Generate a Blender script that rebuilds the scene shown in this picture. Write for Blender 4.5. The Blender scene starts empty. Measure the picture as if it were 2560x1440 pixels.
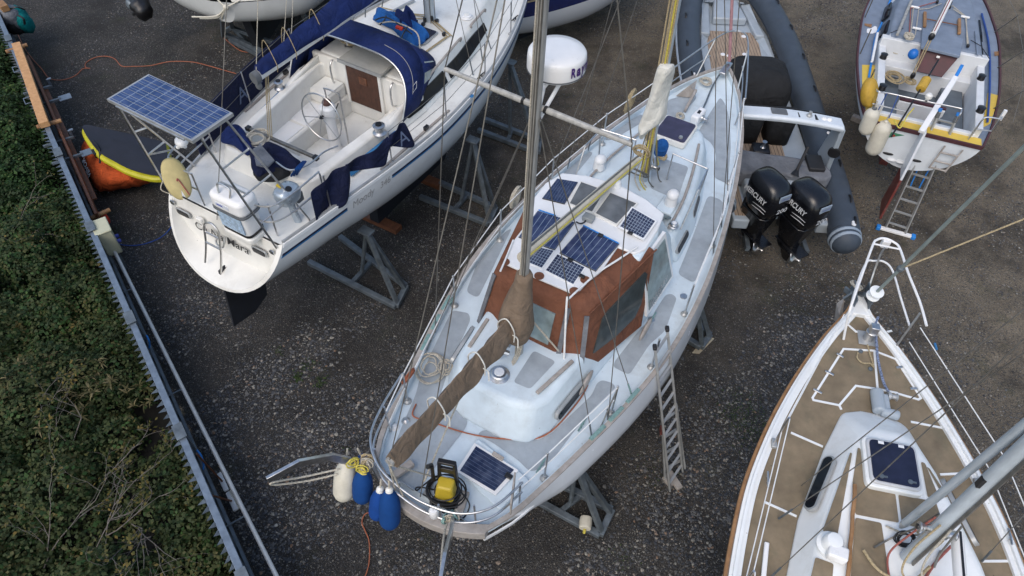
import bpy, bmesh, math, random
import numpy as np
from mathutils import Vector, Matrix
from mathutils.geometry import tessellate_polygon

RND = random.Random(11)
NP = np.random.default_rng(5)
SC = bpy.context.scene
COL = SC.collection
rad = math.radians

# ---------------------------------------------------------------- camera (a drone about ten metres up, looking down)
CAM_H, PITCH, ROLL, FPX = 10.0, rad(50), rad(2), 1775.0
_fw = Vector((0, math.cos(PITCH), -math.sin(PITCH)))
_r0 = Vector((1, 0, 0)); _u0 = _r0.cross(_fw)
_rt = _r0 * math.cos(ROLL) + _u0 * math.sin(ROLL)
_up = -_r0 * math.sin(ROLL) + _u0 * math.cos(ROLL)
cd = bpy.data.cameras.new('camera')
cam = bpy.data.objects.new('camera', cd); COL.objects.link(cam)
cd.sensor_width = 36.0; cd.lens = FPX / 2560 * 36.0
cd.clip_start = 0.05; cd.clip_end = 600
cam.matrix_world = Matrix(((_rt.x, _up.x, -_fw.x, 0), (_rt.y, _up.y, -_fw.y, 0), (_rt.z, _up.z, -_fw.z, CAM_H), (0, 0, 0, 1)))
SC.camera = cam

# ---------------------------------------------------------------- overcast daylight
SUN_EL, SUN_AZ = rad(52), rad(205)
w = bpy.data.worlds.new('World'); SC.world = w; w.use_nodes = True
nt = w.node_tree; nt.nodes.clear()
sky = nt.nodes.new('ShaderNodeTexSky'); sky.sky_type = 'NISHITA'; sky.sun_disc = False
sky.sun_elevation = SUN_EL; sky.sun_rotation = SUN_AZ
sky.air_density = 1.3; sky.dust_density = 3.2; sky.ozone_density = 1.0
bg = nt.nodes.new('ShaderNodeBackground'); bg.inputs['Strength'].default_value = 0.15
wo = nt.nodes.new('ShaderNodeOutputWorld')
nt.links.new(sky.outputs[0], bg.inputs[0]); nt.links.new(bg.outputs[0], wo.inputs[0])
sl = bpy.data.lights.new('sun', 'SUN'); sl.energy = 0.5; sl.angle = rad(50); sl.color = (1.0, 0.99, 0.98)
so = bpy.data.objects.new('sun', sl); COL.objects.link(so)
_sd = Vector((math.sin(SUN_AZ) * math.cos(SUN_EL), math.cos(SUN_AZ) * math.cos(SUN_EL), math.sin(SUN_EL)))
so.rotation_euler = _sd.to_track_quat('Z', 'Y').to_euler(); so.location = (0, 0, 30)
SC.view_settings.view_transform = 'Standard'; SC.view_settings.look = 'None'
SC.view_settings.exposure = 0.40; SC.view_settings.gamma = 1.0
SC.cycles.max_bounces = 6; SC.cycles.diffuse_bounces = 3; SC.cycles.glossy_bounces = 3
SC.cycles.transparent_max_bounces = 6; SC.cycles.use_denoising = True

# ---------------------------------------------------------------- turning picture positions into places at a real height
def P(px, py, z):
    d = _fw + _rt * ((px - 1280) / FPX) - _up * ((py - 720) / FPX)
    t = (z - CAM_H) / d.z
    return Vector((0, 0, CAM_H)) + d * t

def zc(sx, sy, k):
    return lambda pts: [(sx + a / k, sy + b / k) for a, b in pts]

class Frame:
    """a boat's own axes: x forward from the stern, y to port, z up from the ground"""
    def __init__(s, o, ax, sheer, tab=None):
        s.o = Vector((o[0], o[1], 0)); a = Vector((ax[0], ax[1], 0)).normalized()
        s.ax = a; s.ay = Vector((-a.y, a.x, 0)); s.sheer = sheer
        if tab: s.tx = [t[0] for t in tab]; s.th = [t[1] for t in tab]
    def W(s, x, y, z): return s.o + s.ax * x + s.ay * y + Vector((0, 0, z))
    def L(s, p):
        d = p - s.o; return (d.dot(s.ax), d.dot(s.ay), p.z)
    def D(s, px, py, dz=0.0):
        z = 2.4
        for i in range(7):
            z = s.sheer(s.L(P(px, py, z))[0]) + dz
        return P(px, py, z)
    def hb(s, x): return float(smooth_interp(x, s.tx, s.th))

def smooth_interp(x, xs, ys):
    n = len(xs)
    if x <= xs[0]: return ys[0]
    if x >= xs[-1]: return ys[-1]
    i = max(j for j in range(n - 1) if xs[j] <= x)
    def m(j):
        if j == 0: return (ys[1] - ys[0]) / (xs[1] - xs[0])
        if j == n - 1: return (ys[-1] - ys[-2]) / (xs[-1] - xs[-2])
        return (ys[j + 1] - ys[j - 1]) / (xs[j + 1] - xs[j - 1])
    h = xs[i + 1] - xs[i]; t = (x - xs[i]) / h
    return ((2*t**3 - 3*t*t + 1) * ys[i] + (t**3 - 2*t*t + t) * h * m(i) + (-2*t**3 + 3*t*t) * ys[i+1] + (t**3 - t*t) * h * m(i+1))

# ---------------------------------------------------------------- objects and labels
def thing(name, label, cat, loc=(0, 0, 0), group=None):
    o = bpy.data.objects.new(name, None); COL.objects.link(o)
    o.empty_display_size = 0.2
    o.location = loc; o['label'] = label; o['category'] = cat
    if group: o['group'] = group
    return o

def tag(o, label, cat, group=None):
    o['label'] = label; o['category'] = cat
    if group: o['group'] = group
    return o

def dup(root, move=(0, 0, 0), rotz=0.0, label=None, name=None):
    r = root.copy(); COL.objects.link(r)
    r.location = Vector(root.location) + Vector(move); r.rotation_euler = (root.rotation_euler[0], root.rotation_euler[1], root.rotation_euler[2] + rotz)
    if label: r['label'] = label
    def rec(a, b):
        for ch in list(a.children):
            c = ch.copy(); COL.objects.link(c); c.parent = b
            rec(ch, c)
    rec(root, r)
    return r

def frame_from(d, hint=None):
    d = d.normalized()
    h = hint or Vector((0, 0, 1))
    if abs(d.dot(h)) > 0.98: h = Vector((1, 0, 0)) if abs(d.x) < 0.9 else Vector((0, 1, 0))
    a = h.cross(d).normalized(); b = d.cross(a).normalized()
    return a, b

def V(p): return Vector(p)

class MB:
    def __init__(s): s.v = []; s.f = []; s.uv = {}
    def add(s, vs, fs):
        k = len(s.v); s.v += [Vector(q) for q in vs]; s.f += [tuple(i + k for i in f) for f in fs]; return s
    def loft(s, rings, closed=True, caps=(True, True)):
        n = len(rings[0]); vs = [p for r in rings for p in r]; fs = []
        for i in range(len(rings) - 1):
            for j in range(n if closed else n - 1):
                a = i*n + j; b = i*n + (j+1) % n
                fs.append((a, b, b + n, a + n))
        if caps[0]: fs.append(tuple(range(n))[::-1])
        if caps[1]: fs.append(tuple((len(rings)-1)*n + j for j in range(n)))
        return s.add(vs, fs)
    def tube(s, pts, r, n=7, closed=False, flat=1.0, hint=None):
        pts = [V(p) for p in pts]; m = len(pts); rings = []
        rr = r if isinstance(r, (list, tuple)) else [r] * m
        a = None
        for i, p in enumerate(pts):
            if closed: d = pts[(i+1) % m] - pts[i-1]
            else: d = pts[min(i+1, m-1)] - pts[max(i-1, 0)]
            if d.length < 1e-9: d = Vector((0, 0, 1))
            d.normalize()
            if a is None: a, b = frame_from(d, hint)
            else:
                a = (a - d * a.dot(d)).normalized(); b = d.cross(a)
            rings.append([p + a * (rr[i] * math.cos(2*math.pi*k/n)) + b * (rr[i] * flat * math.sin(2*math.pi*k/n)) for k in range(n)])
        if closed:
            rings.append(rings[0]); return s.loft(rings, True, (False, False))
        return s.loft(rings)
    def box(s, c, size, X=(1, 0, 0), Z=(0, 0, 1)):
        c = V(c); X = V(X).normalized(); Z = V(Z); Z = (Z - X * Z.dot(X)).normalized(); Y = Z.cross(X)
        hx, hy, hz = size[0]/2, size[1]/2, size[2]/2
        vs = [c + X*(sx*hx) + Y*(sy*hy) + Z*(sz*hz) for sz in (-1, 1) for sx, sy in ((-1, -1), (1, -1), (1, 1), (-1, 1))]
        return s.add(vs, [(3, 2, 1, 0), (4, 5, 6, 7), (0, 1, 5, 4), (1, 2, 6, 5), (2, 3, 7, 6), (3, 0, 4, 7)])
    def beam(s, p0, p1, w, h, up=(0, 0, 1)):
        p0, p1 = V(p0), V(p1); d = p1 - p0
        a, b = frame_from(d, V(up))
        return s.box((p0 + p1) / 2, (d.length, w, h), d, b)
    def prism(s, bot, top): return s.loft([bot, top])
    def lathe(s, base, axis, prof, n=16):
        base = V(base); ax = V(axis).normalized(); a, b = frame_from(ax)
        rings = [[base + ax*h + a*(r*math.cos(2*math.pi*k/n)) + b*(r*math.sin(2*math.pi*k/n)) for k in range(n)] for r, h in prof]
        return s.loft(rings)
    def ball(s, c, r, n=12, m=8, X=(1, 0, 0), Z=(0, 0, 1)):
        r = r if isinstance(r, (list, tuple)) else (r, r, r)
        c = V(c); X = V(X).normalized(); Z = V(Z); Z = (Z - X*Z.dot(X)).normalized(); Y = Z.cross(X)
        rings = []
        for i in range(1, m):
            t = math.pi * i / m
            rings.append([c + X*(r[0]*math.sin(t)*math.cos(2*math.pi*k/n)) + Y*(r[1]*math.sin(t)*math.sin(2*math.pi*k/n)) - Z*(r[2]*math.cos(t)) for k in range(n)])
        return s.loft(rings)
    def grid(s, rows):
        n = len(rows[0]); vs = [p for r in rows for p in r]
        return s.add(vs, [(i*n+j, i*n+j+1, (i+1)*n+j+1, (i+1)*n+j) for i in range(len(rows)-1) for j in range(n-1)])
    def poly(s, outer, holes=()):
        loops = [[V(p) for p in outer]] + [[V(p) for p in h] for h in holes]
        tris = tessellate_polygon(loops)
        vs = [p for l in loops for p in l]
        fs = []
        for t in tris:
            nrm = (vs[t[1]] - vs[t[0]]).cross(vs[t[2]] - vs[t[0]])
            if nrm.length < 1e-10: continue
            fs.append(t if nrm.z >= 0 else t[::-1])
        return s.add(vs, fs)
    def obj(s, name, m, parent=None, sharp=35, bevel=0.0, label=None, seg=2, sub=0, solid=0.0, fix=True):
        base = Vector((0, 0, 0)); q = parent
        while q is not None: base = base + Vector(q.location); q = q.parent
        me = bpy.data.meshes.new(name)
        me.from_pydata([tuple(p - base) for p in s.v], [], s.f)
        if fix:
            bm = bmesh.new(); bm.from_mesh(me)
            bmesh.ops.recalc_face_normals(bm, faces=bm.faces[:]); bm.to_mesh(me); bm.free()
        me.polygons.foreach_set('use_smooth', [True] * len(me.polygons))
        me.set_sharp_from_angle(angle=rad(sharp))
        if m: me.materials.append(m)
        o = bpy.data.objects.new(name, me); COL.objects.link(o)
        if parent is not None: o.parent = parent
        if label: o['label'] = label
        if solid:
            mo = o.modifiers.new('solid', 'SOLIDIFY'); mo.thickness = solid; mo.offset = 0
        if bevel:
            mo = o.modifiers.new('bevel', 'BEVEL'); mo.width = bevel; mo.segments = seg; mo.limit_method = 'ANGLE'; mo.angle_limit = rad(30)
        if sub:
            mo = o.modifiers.new('sub', 'SUBSURF'); mo.levels = sub; mo.render_levels = sub
        return o

def rnd(poly, r, n=4):
    """round the corners of a 2-D outline"""
    out = []; m = len(poly)
    for i in range(m):
        p = Vector(poly[i]); a = Vector(poly[i-1]); b = Vector(poly[(i+1) % m])
        da = a - p; db = b - p
        k = min(r, da.length * .45, db.length * .45)
        s = p + da.normalized() * k; e = p + db.normalized() * k
        for j in range(n + 1):
            t = j / n; out.append(tuple(s*(1-t)**2 + p*(2*t*(1-t)) + e*t*t))
    return out

def catmull(pts, n=6, closed=False):
    pts = [Vector(p) for p in pts]; m = len(pts); out = []
    for i in range(m if closed else m - 1):
        p0 = pts[i-1] if (closed or i > 0) else pts[0]; p1 = pts[i]; p2 = pts[(i+1) % m]
        p3 = pts[(i+2) % m] if (closed or i + 2 < m) else pts[-1]
        for j in range(n):
            t = j / n
            out.append(0.5*((2*p1) + (p2-p0)*t + (2*p0-5*p1+4*p2-p3)*t*t + (3*p1-p0-3*p2+p3)*t**3))
    if not closed: out.append(pts[-1])
    return out

def patch(poly, fn, cuts=2):
    """thin sheet laid on a surface: outline filled, subdivided, each vertex placed by fn(u, v)"""
    pts = [Vector((p[0], p[1], 0)) for p in poly]
    bm = bmesh.new(); vs = [bm.verts.new(p) for p in pts]
    for t in tessellate_polygon([pts]):
        try: bm.faces.new([vs[i] for i in t])
        except ValueError: pass
    if cuts: bmesh.ops.subdivide_edges(bm, edges=bm.edges[:], cuts=cuts, use_grid_fill=True)
    bm.verts.index_update()
    mb = MB(); mb.v = [fn(v.co.x, v.co.y) for v in bm.verts]
    for f in bm.faces:
        ix = [v.index for v in f.verts]
        a, b, c = mb.v[ix[0]], mb.v[ix[1]], mb.v[ix[2]]
        mb.f.append(tuple(ix) if (b - a).cross(c - a).z >= 0 else tuple(ix[::-1]))
    bm.free()
    return mb

def panel(c4, name, m, parent, nu=1, nv=1, thick=0.02, label=None):
    """flat panel with a 0..1 UV over its top, corners in order"""
    a, b, c, d = [V(p) for p in c4]
    n = (b - a).cross(d - a).normalized()
    if n.z < 0: a, b, c, d = d, c, b, a; n = -n
    mb = MB(); mb.prism([p - n*thick for p in (a, b, c, d)], [a, b, c, d])
    o = mb.obj(name, m, parent, label=label, fix=False)
    me = o.data; uvl = me.uv_layers.new(name='UVMap')
    uv = {4: (0, 0), 5: (1, 0), 6: (1, 1), 7: (0, 1)}
    for lp in me.loops: uvl.data[lp.index].uv = uv.get(lp.vertex_index, (0, 0))
    return o

def text(body, p0, p1, nrm, name, m, parent, shear=0.0, depth=0.002, fit=True, hgt=None, bold=0.0):
    """lettering from p0 (left of the baseline) to p1 (right), facing nrm"""
    cu = bpy.data.curves.new(name, 'FONT'); cu.body = body; cu.size = 1.0; cu.shear = shear; cu.extrude = 0.0; cu.offset = bold
    t = bpy.data.objects.new(name, cu); COL.objects.link(t)
    dg = bpy.context.evaluated_depsgraph_get(); dg.update()
    me = bpy.data.meshes.new_from_object(t.evaluated_get(dg))
    bpy.data.objects.remove(t); bpy.data.curves.remove(cu)
    co = [v.co.copy() for v in me.vertices]
    x0 = min(c.x for c in co); x1 = max(c.x for c in co); y1 = max(c.y for c in co)
    p0, p1 = V(p0), V(p1); X = (p1 - p0); L = X.length; X.normalize()
    n = V(nrm); n = (n - X*n.dot(X)).normalized(); Y = n.cross(X)
    k = L / (x1 - x0); ky = hgt / y1 if hgt else k
    mb = MB(); mb.v = [p0 + X*((c.x - x0)*k) + Y*(c.y*ky) + n*depth for c in co]
    mb.f = [tuple(p.vertices) for p in me.polygons]
    bpy.data.meshes.remove(me)
    return mb.obj(name, m, parent, fix=False)

# ---------------------------------------------------------------- materials
def nodes(name):
    m = bpy.data.materials.new(name); m.use_nodes = True
    return m, m.node_tree, m.node_tree.nodes['Principled BSDF']

def N(nt, t, **kw):
    n = nt.nodes.new(t)
    for k, v in kw.items():
        if k in n.inputs: n.inputs[k].default_value = v
        else: setattr(n, k, v)
    return n

def ramp(nt, fac, stops, interp='LINEAR'):
    r = nt.nodes.new('ShaderNodeValToRGB'); r.color_ramp.interpolation = interp
    while len(r.color_ramp.elements) < len(stops): r.color_ramp.elements.new(0.5)
    for e, (p, c) in zip(r.color_ramp.elements, stops):
        e.position = p; e.color = (c[0], c[1], c[2], 1) if len(c) == 3 else c
    nt.links.new(fac, r.inputs[0]); return r

def mix(nt, fac, a, b, mode='MIX'):
    n = nt.nodes.new('ShaderNodeMix'); n.data_type = 'RGBA'; n.blend_type = mode
    for sock, v in ((n.inputs[0], fac), (n.inputs[6], a), (n.inputs[7], b)):
        if hasattr(v, 'node'): nt.links.new(v, sock)
        elif isinstance(v, (int, float)): sock.default_value = v
        else: sock.default_value = (v[0], v[1], v[2], 1)
    return n.outputs[2]

def mat(name, col, rough=0.5, metal=0.0, var=0.12, scale=6.0, dirt=None, dirt_amt=0.35, bump=0.0, bscale=60.0, coat=0.0, spec=0.5, stretch=None, low=None):
    """plain surface with soft colour variation, optional specks of dirt, fine bump"""
    m, nt, b = nodes(name)
    tc = N(nt, 'ShaderNodeTexCoord'); src = tc.outputs['Object']
    if stretch:
        mp = N(nt, 'ShaderNodeMapping'); mp.inputs['Scale'].default_value = stretch
        nt.links.new(src, mp.inputs[0]); src = mp.outputs[0]
    nz = N(nt, 'ShaderNodeTexNoise', Scale=scale, Detail=5.0, Roughness=0.6); nt.links.new(src, nz.inputs['Vector'])
    lo = [c*(1-var*1.6) for c in col]; hi = [min(1, c*(1+var)) for c in col]
    c = ramp(nt, nz.outputs['Fac'], [(0.3, lo), (0.7, hi)]).outputs[0]
    if low:
        sx = N(nt, 'ShaderNodeSeparateXYZ'); nt.links.new(tc.outputs['Object'], sx.inputs[0])
        gt = N(nt, 'ShaderNodeMath', operation='LESS_THAN'); gt.inputs[1].default_value = low[0]
        nt.links.new(sx.outputs[2], gt.inputs[0]); c = mix(nt, gt.outputs[0], c, low[1])
    if dirt:
        n2 = N(nt, 'ShaderNodeTexNoise', Scale=scale*0.7, Detail=9.0, Roughness=0.75); nt.links.new(src, n2.inputs['Vector'])
        f = ramp(nt, n2.outputs['Fac'], [(0.52, (0, 0, 0)), (0.75, (dirt_amt,)*3)]).outputs[0]
        n3 = N(nt, 'ShaderNodeTexVoronoi', Scale=scale*3.2); nt.links.new(src, n3.inputs['Vector'])
        s3 = N(nt, 'ShaderNodeSeparateColor'); nt.links.new(n3.outputs['Color'], s3.inputs[0])
        sz = N(nt, 'ShaderNodeMath', operation='MULTIPLY_ADD'); sz.inputs[1].default_value = .16; sz.inputs[2].default_value = -.085; nt.links.new(s3.outputs[0], sz.inputs[0])
        df3 = N(nt, 'ShaderNodeMath', operation='LESS_THAN'); nt.links.new(n3.outputs['Distance'], df3.inputs[0]); nt.links.new(sz.outputs[0], df3.inputs[1])
        f3m = N(nt, 'ShaderNodeMath', operation='MULTIPLY'); f3m.inputs[1].default_value = min(.9, dirt_amt*2.2); nt.links.new(df3.outputs[0], f3m.inputs[0]); f3 = f3m.outputs[0]
        c = mix(nt, f, c, dirt); c = mix(nt, f3, c, [d*.7 for d in dirt])
    nt.links.new(c, b.inputs['Base Color'])
    b.inputs['Roughness'].default_value = rough; b.inputs['Metallic'].default_value = metal
    b.inputs['Coat Weight'].default_value = coat; b.inputs['Specular IOR Level'].default_value = spec
    r2 = N(nt, 'ShaderNodeMapRange'); r2.inputs['To Min'].default_value = max(0.02, rough-0.1); r2.inputs['To Max'].default_value = min(1, rough+0.12)
    nt.links.new(nz.outputs['Fac'], r2.inputs[0]); nt.links.new(r2.outputs[0], b.inputs['Roughness'])
    if bump:
        bn = N(nt, 'ShaderNodeTexNoise', Scale=bscale, Detail=4.0); nt.links.new(src, bn.inputs['Vector'])
        bp = N(nt, 'ShaderNodeBump', Strength=bump, Distance=0.02); nt.links.new(bn.outputs['Fac'], bp.inputs['Height'])
        nt.links.new(bp.outputs[0], b.inputs['Normal'])
    return m

def cloth(name, col, var=0.2, fold=0.5, fscale=5.0, dirt=None):
    m = mat(name, col, 0.85, var=var, scale=4.0, dirt=dirt, dirt_amt=.25, spec=0.25)
    nt = m.node_tree; b = nt.nodes['Principled BSDF']
    tc = N(nt, 'ShaderNodeTexCoord')
    a = N(nt, 'ShaderNodeTexNoise', Scale=fscale, Detail=3.0, Distortion=1.2); nt.links.new(tc.outputs['Object'], a.inputs['Vector'])
    wv = N(nt, 'ShaderNodeTexNoise', Scale=160.0, Detail=2.0); nt.links.new(tc.outputs['Object'], wv.inputs['Vector'])
    ad = N(nt, 'ShaderNodeMath', operation='MULTIPLY_ADD'); ad.inputs[1].default_value = 0.06
    nt.links.new(wv.outputs['Fac'], ad.inputs[0]); nt.links.new(a.outputs['Fac'], ad.inputs[2])
    bp = N(nt, 'ShaderNodeBump', Strength=fold, Distance=0.12); nt.links.new(ad.outputs[0], bp.inputs['Height'])
    nt.links.new(bp.outputs[0], b.inputs['Normal'])
    b.inputs['Sheen Weight'].default_value = 0.0
    return m

def cells(name, col, line, nu, nv, lw=0.02, rough=0.18, vlw=None):
    """solar cells: dark blue squares with thin pale lines between, laid out over the panel's own UV"""
    m, nt, b = nodes(name)
    uv = N(nt, 'ShaderNodeUVMap', uv_map='UVMap')
    sx = N(nt, 'ShaderNodeSeparateXYZ'); nt.links.new(uv.outputs[0], sx.inputs[0])
    fs = []
    for i, (n, l) in enumerate(((nu, lw), (nv, vlw or lw))):
        if not n: continue
        mu = N(nt, 'ShaderNodeMath', operation='MULTIPLY'); mu.inputs[1].default_value = n; nt.links.new(sx.outputs[i], mu.inputs[0])
        fr = N(nt, 'ShaderNodeMath', operation='FRACT'); nt.links.new(mu.outputs[0], fr.inputs[0])
        ab = N(nt, 'ShaderNodeMath', operation='SUBTRACT'); ab.inputs[1].default_value = 0.5; nt.links.new(fr.outputs[0], ab.inputs[0])
        a2 = N(nt, 'ShaderNodeMath', operation='ABSOLUTE'); nt.links.new(ab.outputs[0], a2.inputs[0])
        g = N(nt, 'ShaderNodeMath', operation='GREATER_THAN'); g.inputs[1].default_value = 0.5 - l*n/2; nt.links.new(a2.outputs[0], g.inputs[0])
        fs.append(g.outputs[0])
    f = fs[0]
    if len(fs) == 2:
        mx = N(nt, 'ShaderNodeMath', operation='MAXIMUM'); nt.links.new(fs[0], mx.inputs[0]); nt.links.new(fs[1], mx.inputs[1]); f = mx.outputs[0]
    tc = N(nt, 'ShaderNodeTexCoord')
    nz = N(nt, 'ShaderNodeTexNoise', Scale=9.0, Detail=6.0); nt.links.new(tc.outputs['Object'], nz.inputs['Vector'])
    base = ramp(nt, nz.outputs['Fac'], [(.3, [c*.75 for c in col]), (.7, [c*1.3 for c in col])]).outputs[0]
    dust = ramp(nt, nz.outputs['Fac'], [(.42, (.03, .03, .03)), (.72, (.22, .22, .22))]).outputs[0]
    nt.links.new(mix(nt, dust, mix(nt, f, base, line), (.22, .23, .24)), b.inputs['Base Color'])
    b.inputs['Roughness'].default_value = rough; b.inputs['Coat Weight'].default_value = 0.3; b.inputs['Coat Roughness'].default_value = 0.15
    return m

def wood(name, a, b_, scale=3.0, rough=0.6, stretch=(1, 12, 12)):
    m, nt, b = nodes(name)
    tc = N(nt, 'ShaderNodeTexCoord'); mp = N(nt, 'ShaderNodeMapping'); mp.inputs['Scale'].default_value = stretch
    nt.links.new(tc.outputs['Object'], mp.inputs[0])
    nz = N(nt, 'ShaderNodeTexNoise', Scale=scale, Detail=6.0, Roughness=0.65, Distortion=0.6); nt.links.new(mp.outputs[0], nz.inputs['Vector'])
    nt.links.new(ramp(nt, nz.outputs['Fac'], [(.3, a), (.7, b_)]).outputs[0], b.inputs['Base Color'])
    b.inputs['Roughness'].default_value = rough
    bp = N(nt, 'ShaderNodeBump', Strength=.25, Distance=.01); nt.links.new(nz.outputs['Fac'], bp.inputs['Height']); nt.links.new(bp.outputs[0], b.inputs['Normal'])
    return m

def glassy(name, col, rough=0.06, alpha=1.0):
    m, nt, b = nodes(name)
    tc = N(nt, 'ShaderNodeTexCoord'); nz = N(nt, 'ShaderNodeTexNoise', Scale=5.0, Detail=4.0); nt.links.new(tc.outputs['Object'], nz.inputs['Vector'])
    nt.links.new(ramp(nt, nz.outputs['Fac'], [(.3, [c*.7 for c in col]), (.7, [c*1.4 for c in col])]).outputs[0], b.inputs['Base Color'])
    b.inputs['Roughness'].default_value = rough; b.inputs['Alpha'].default_value = alpha; b.inputs['Specular IOR Level'].default_value = .28
    return m

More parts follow.
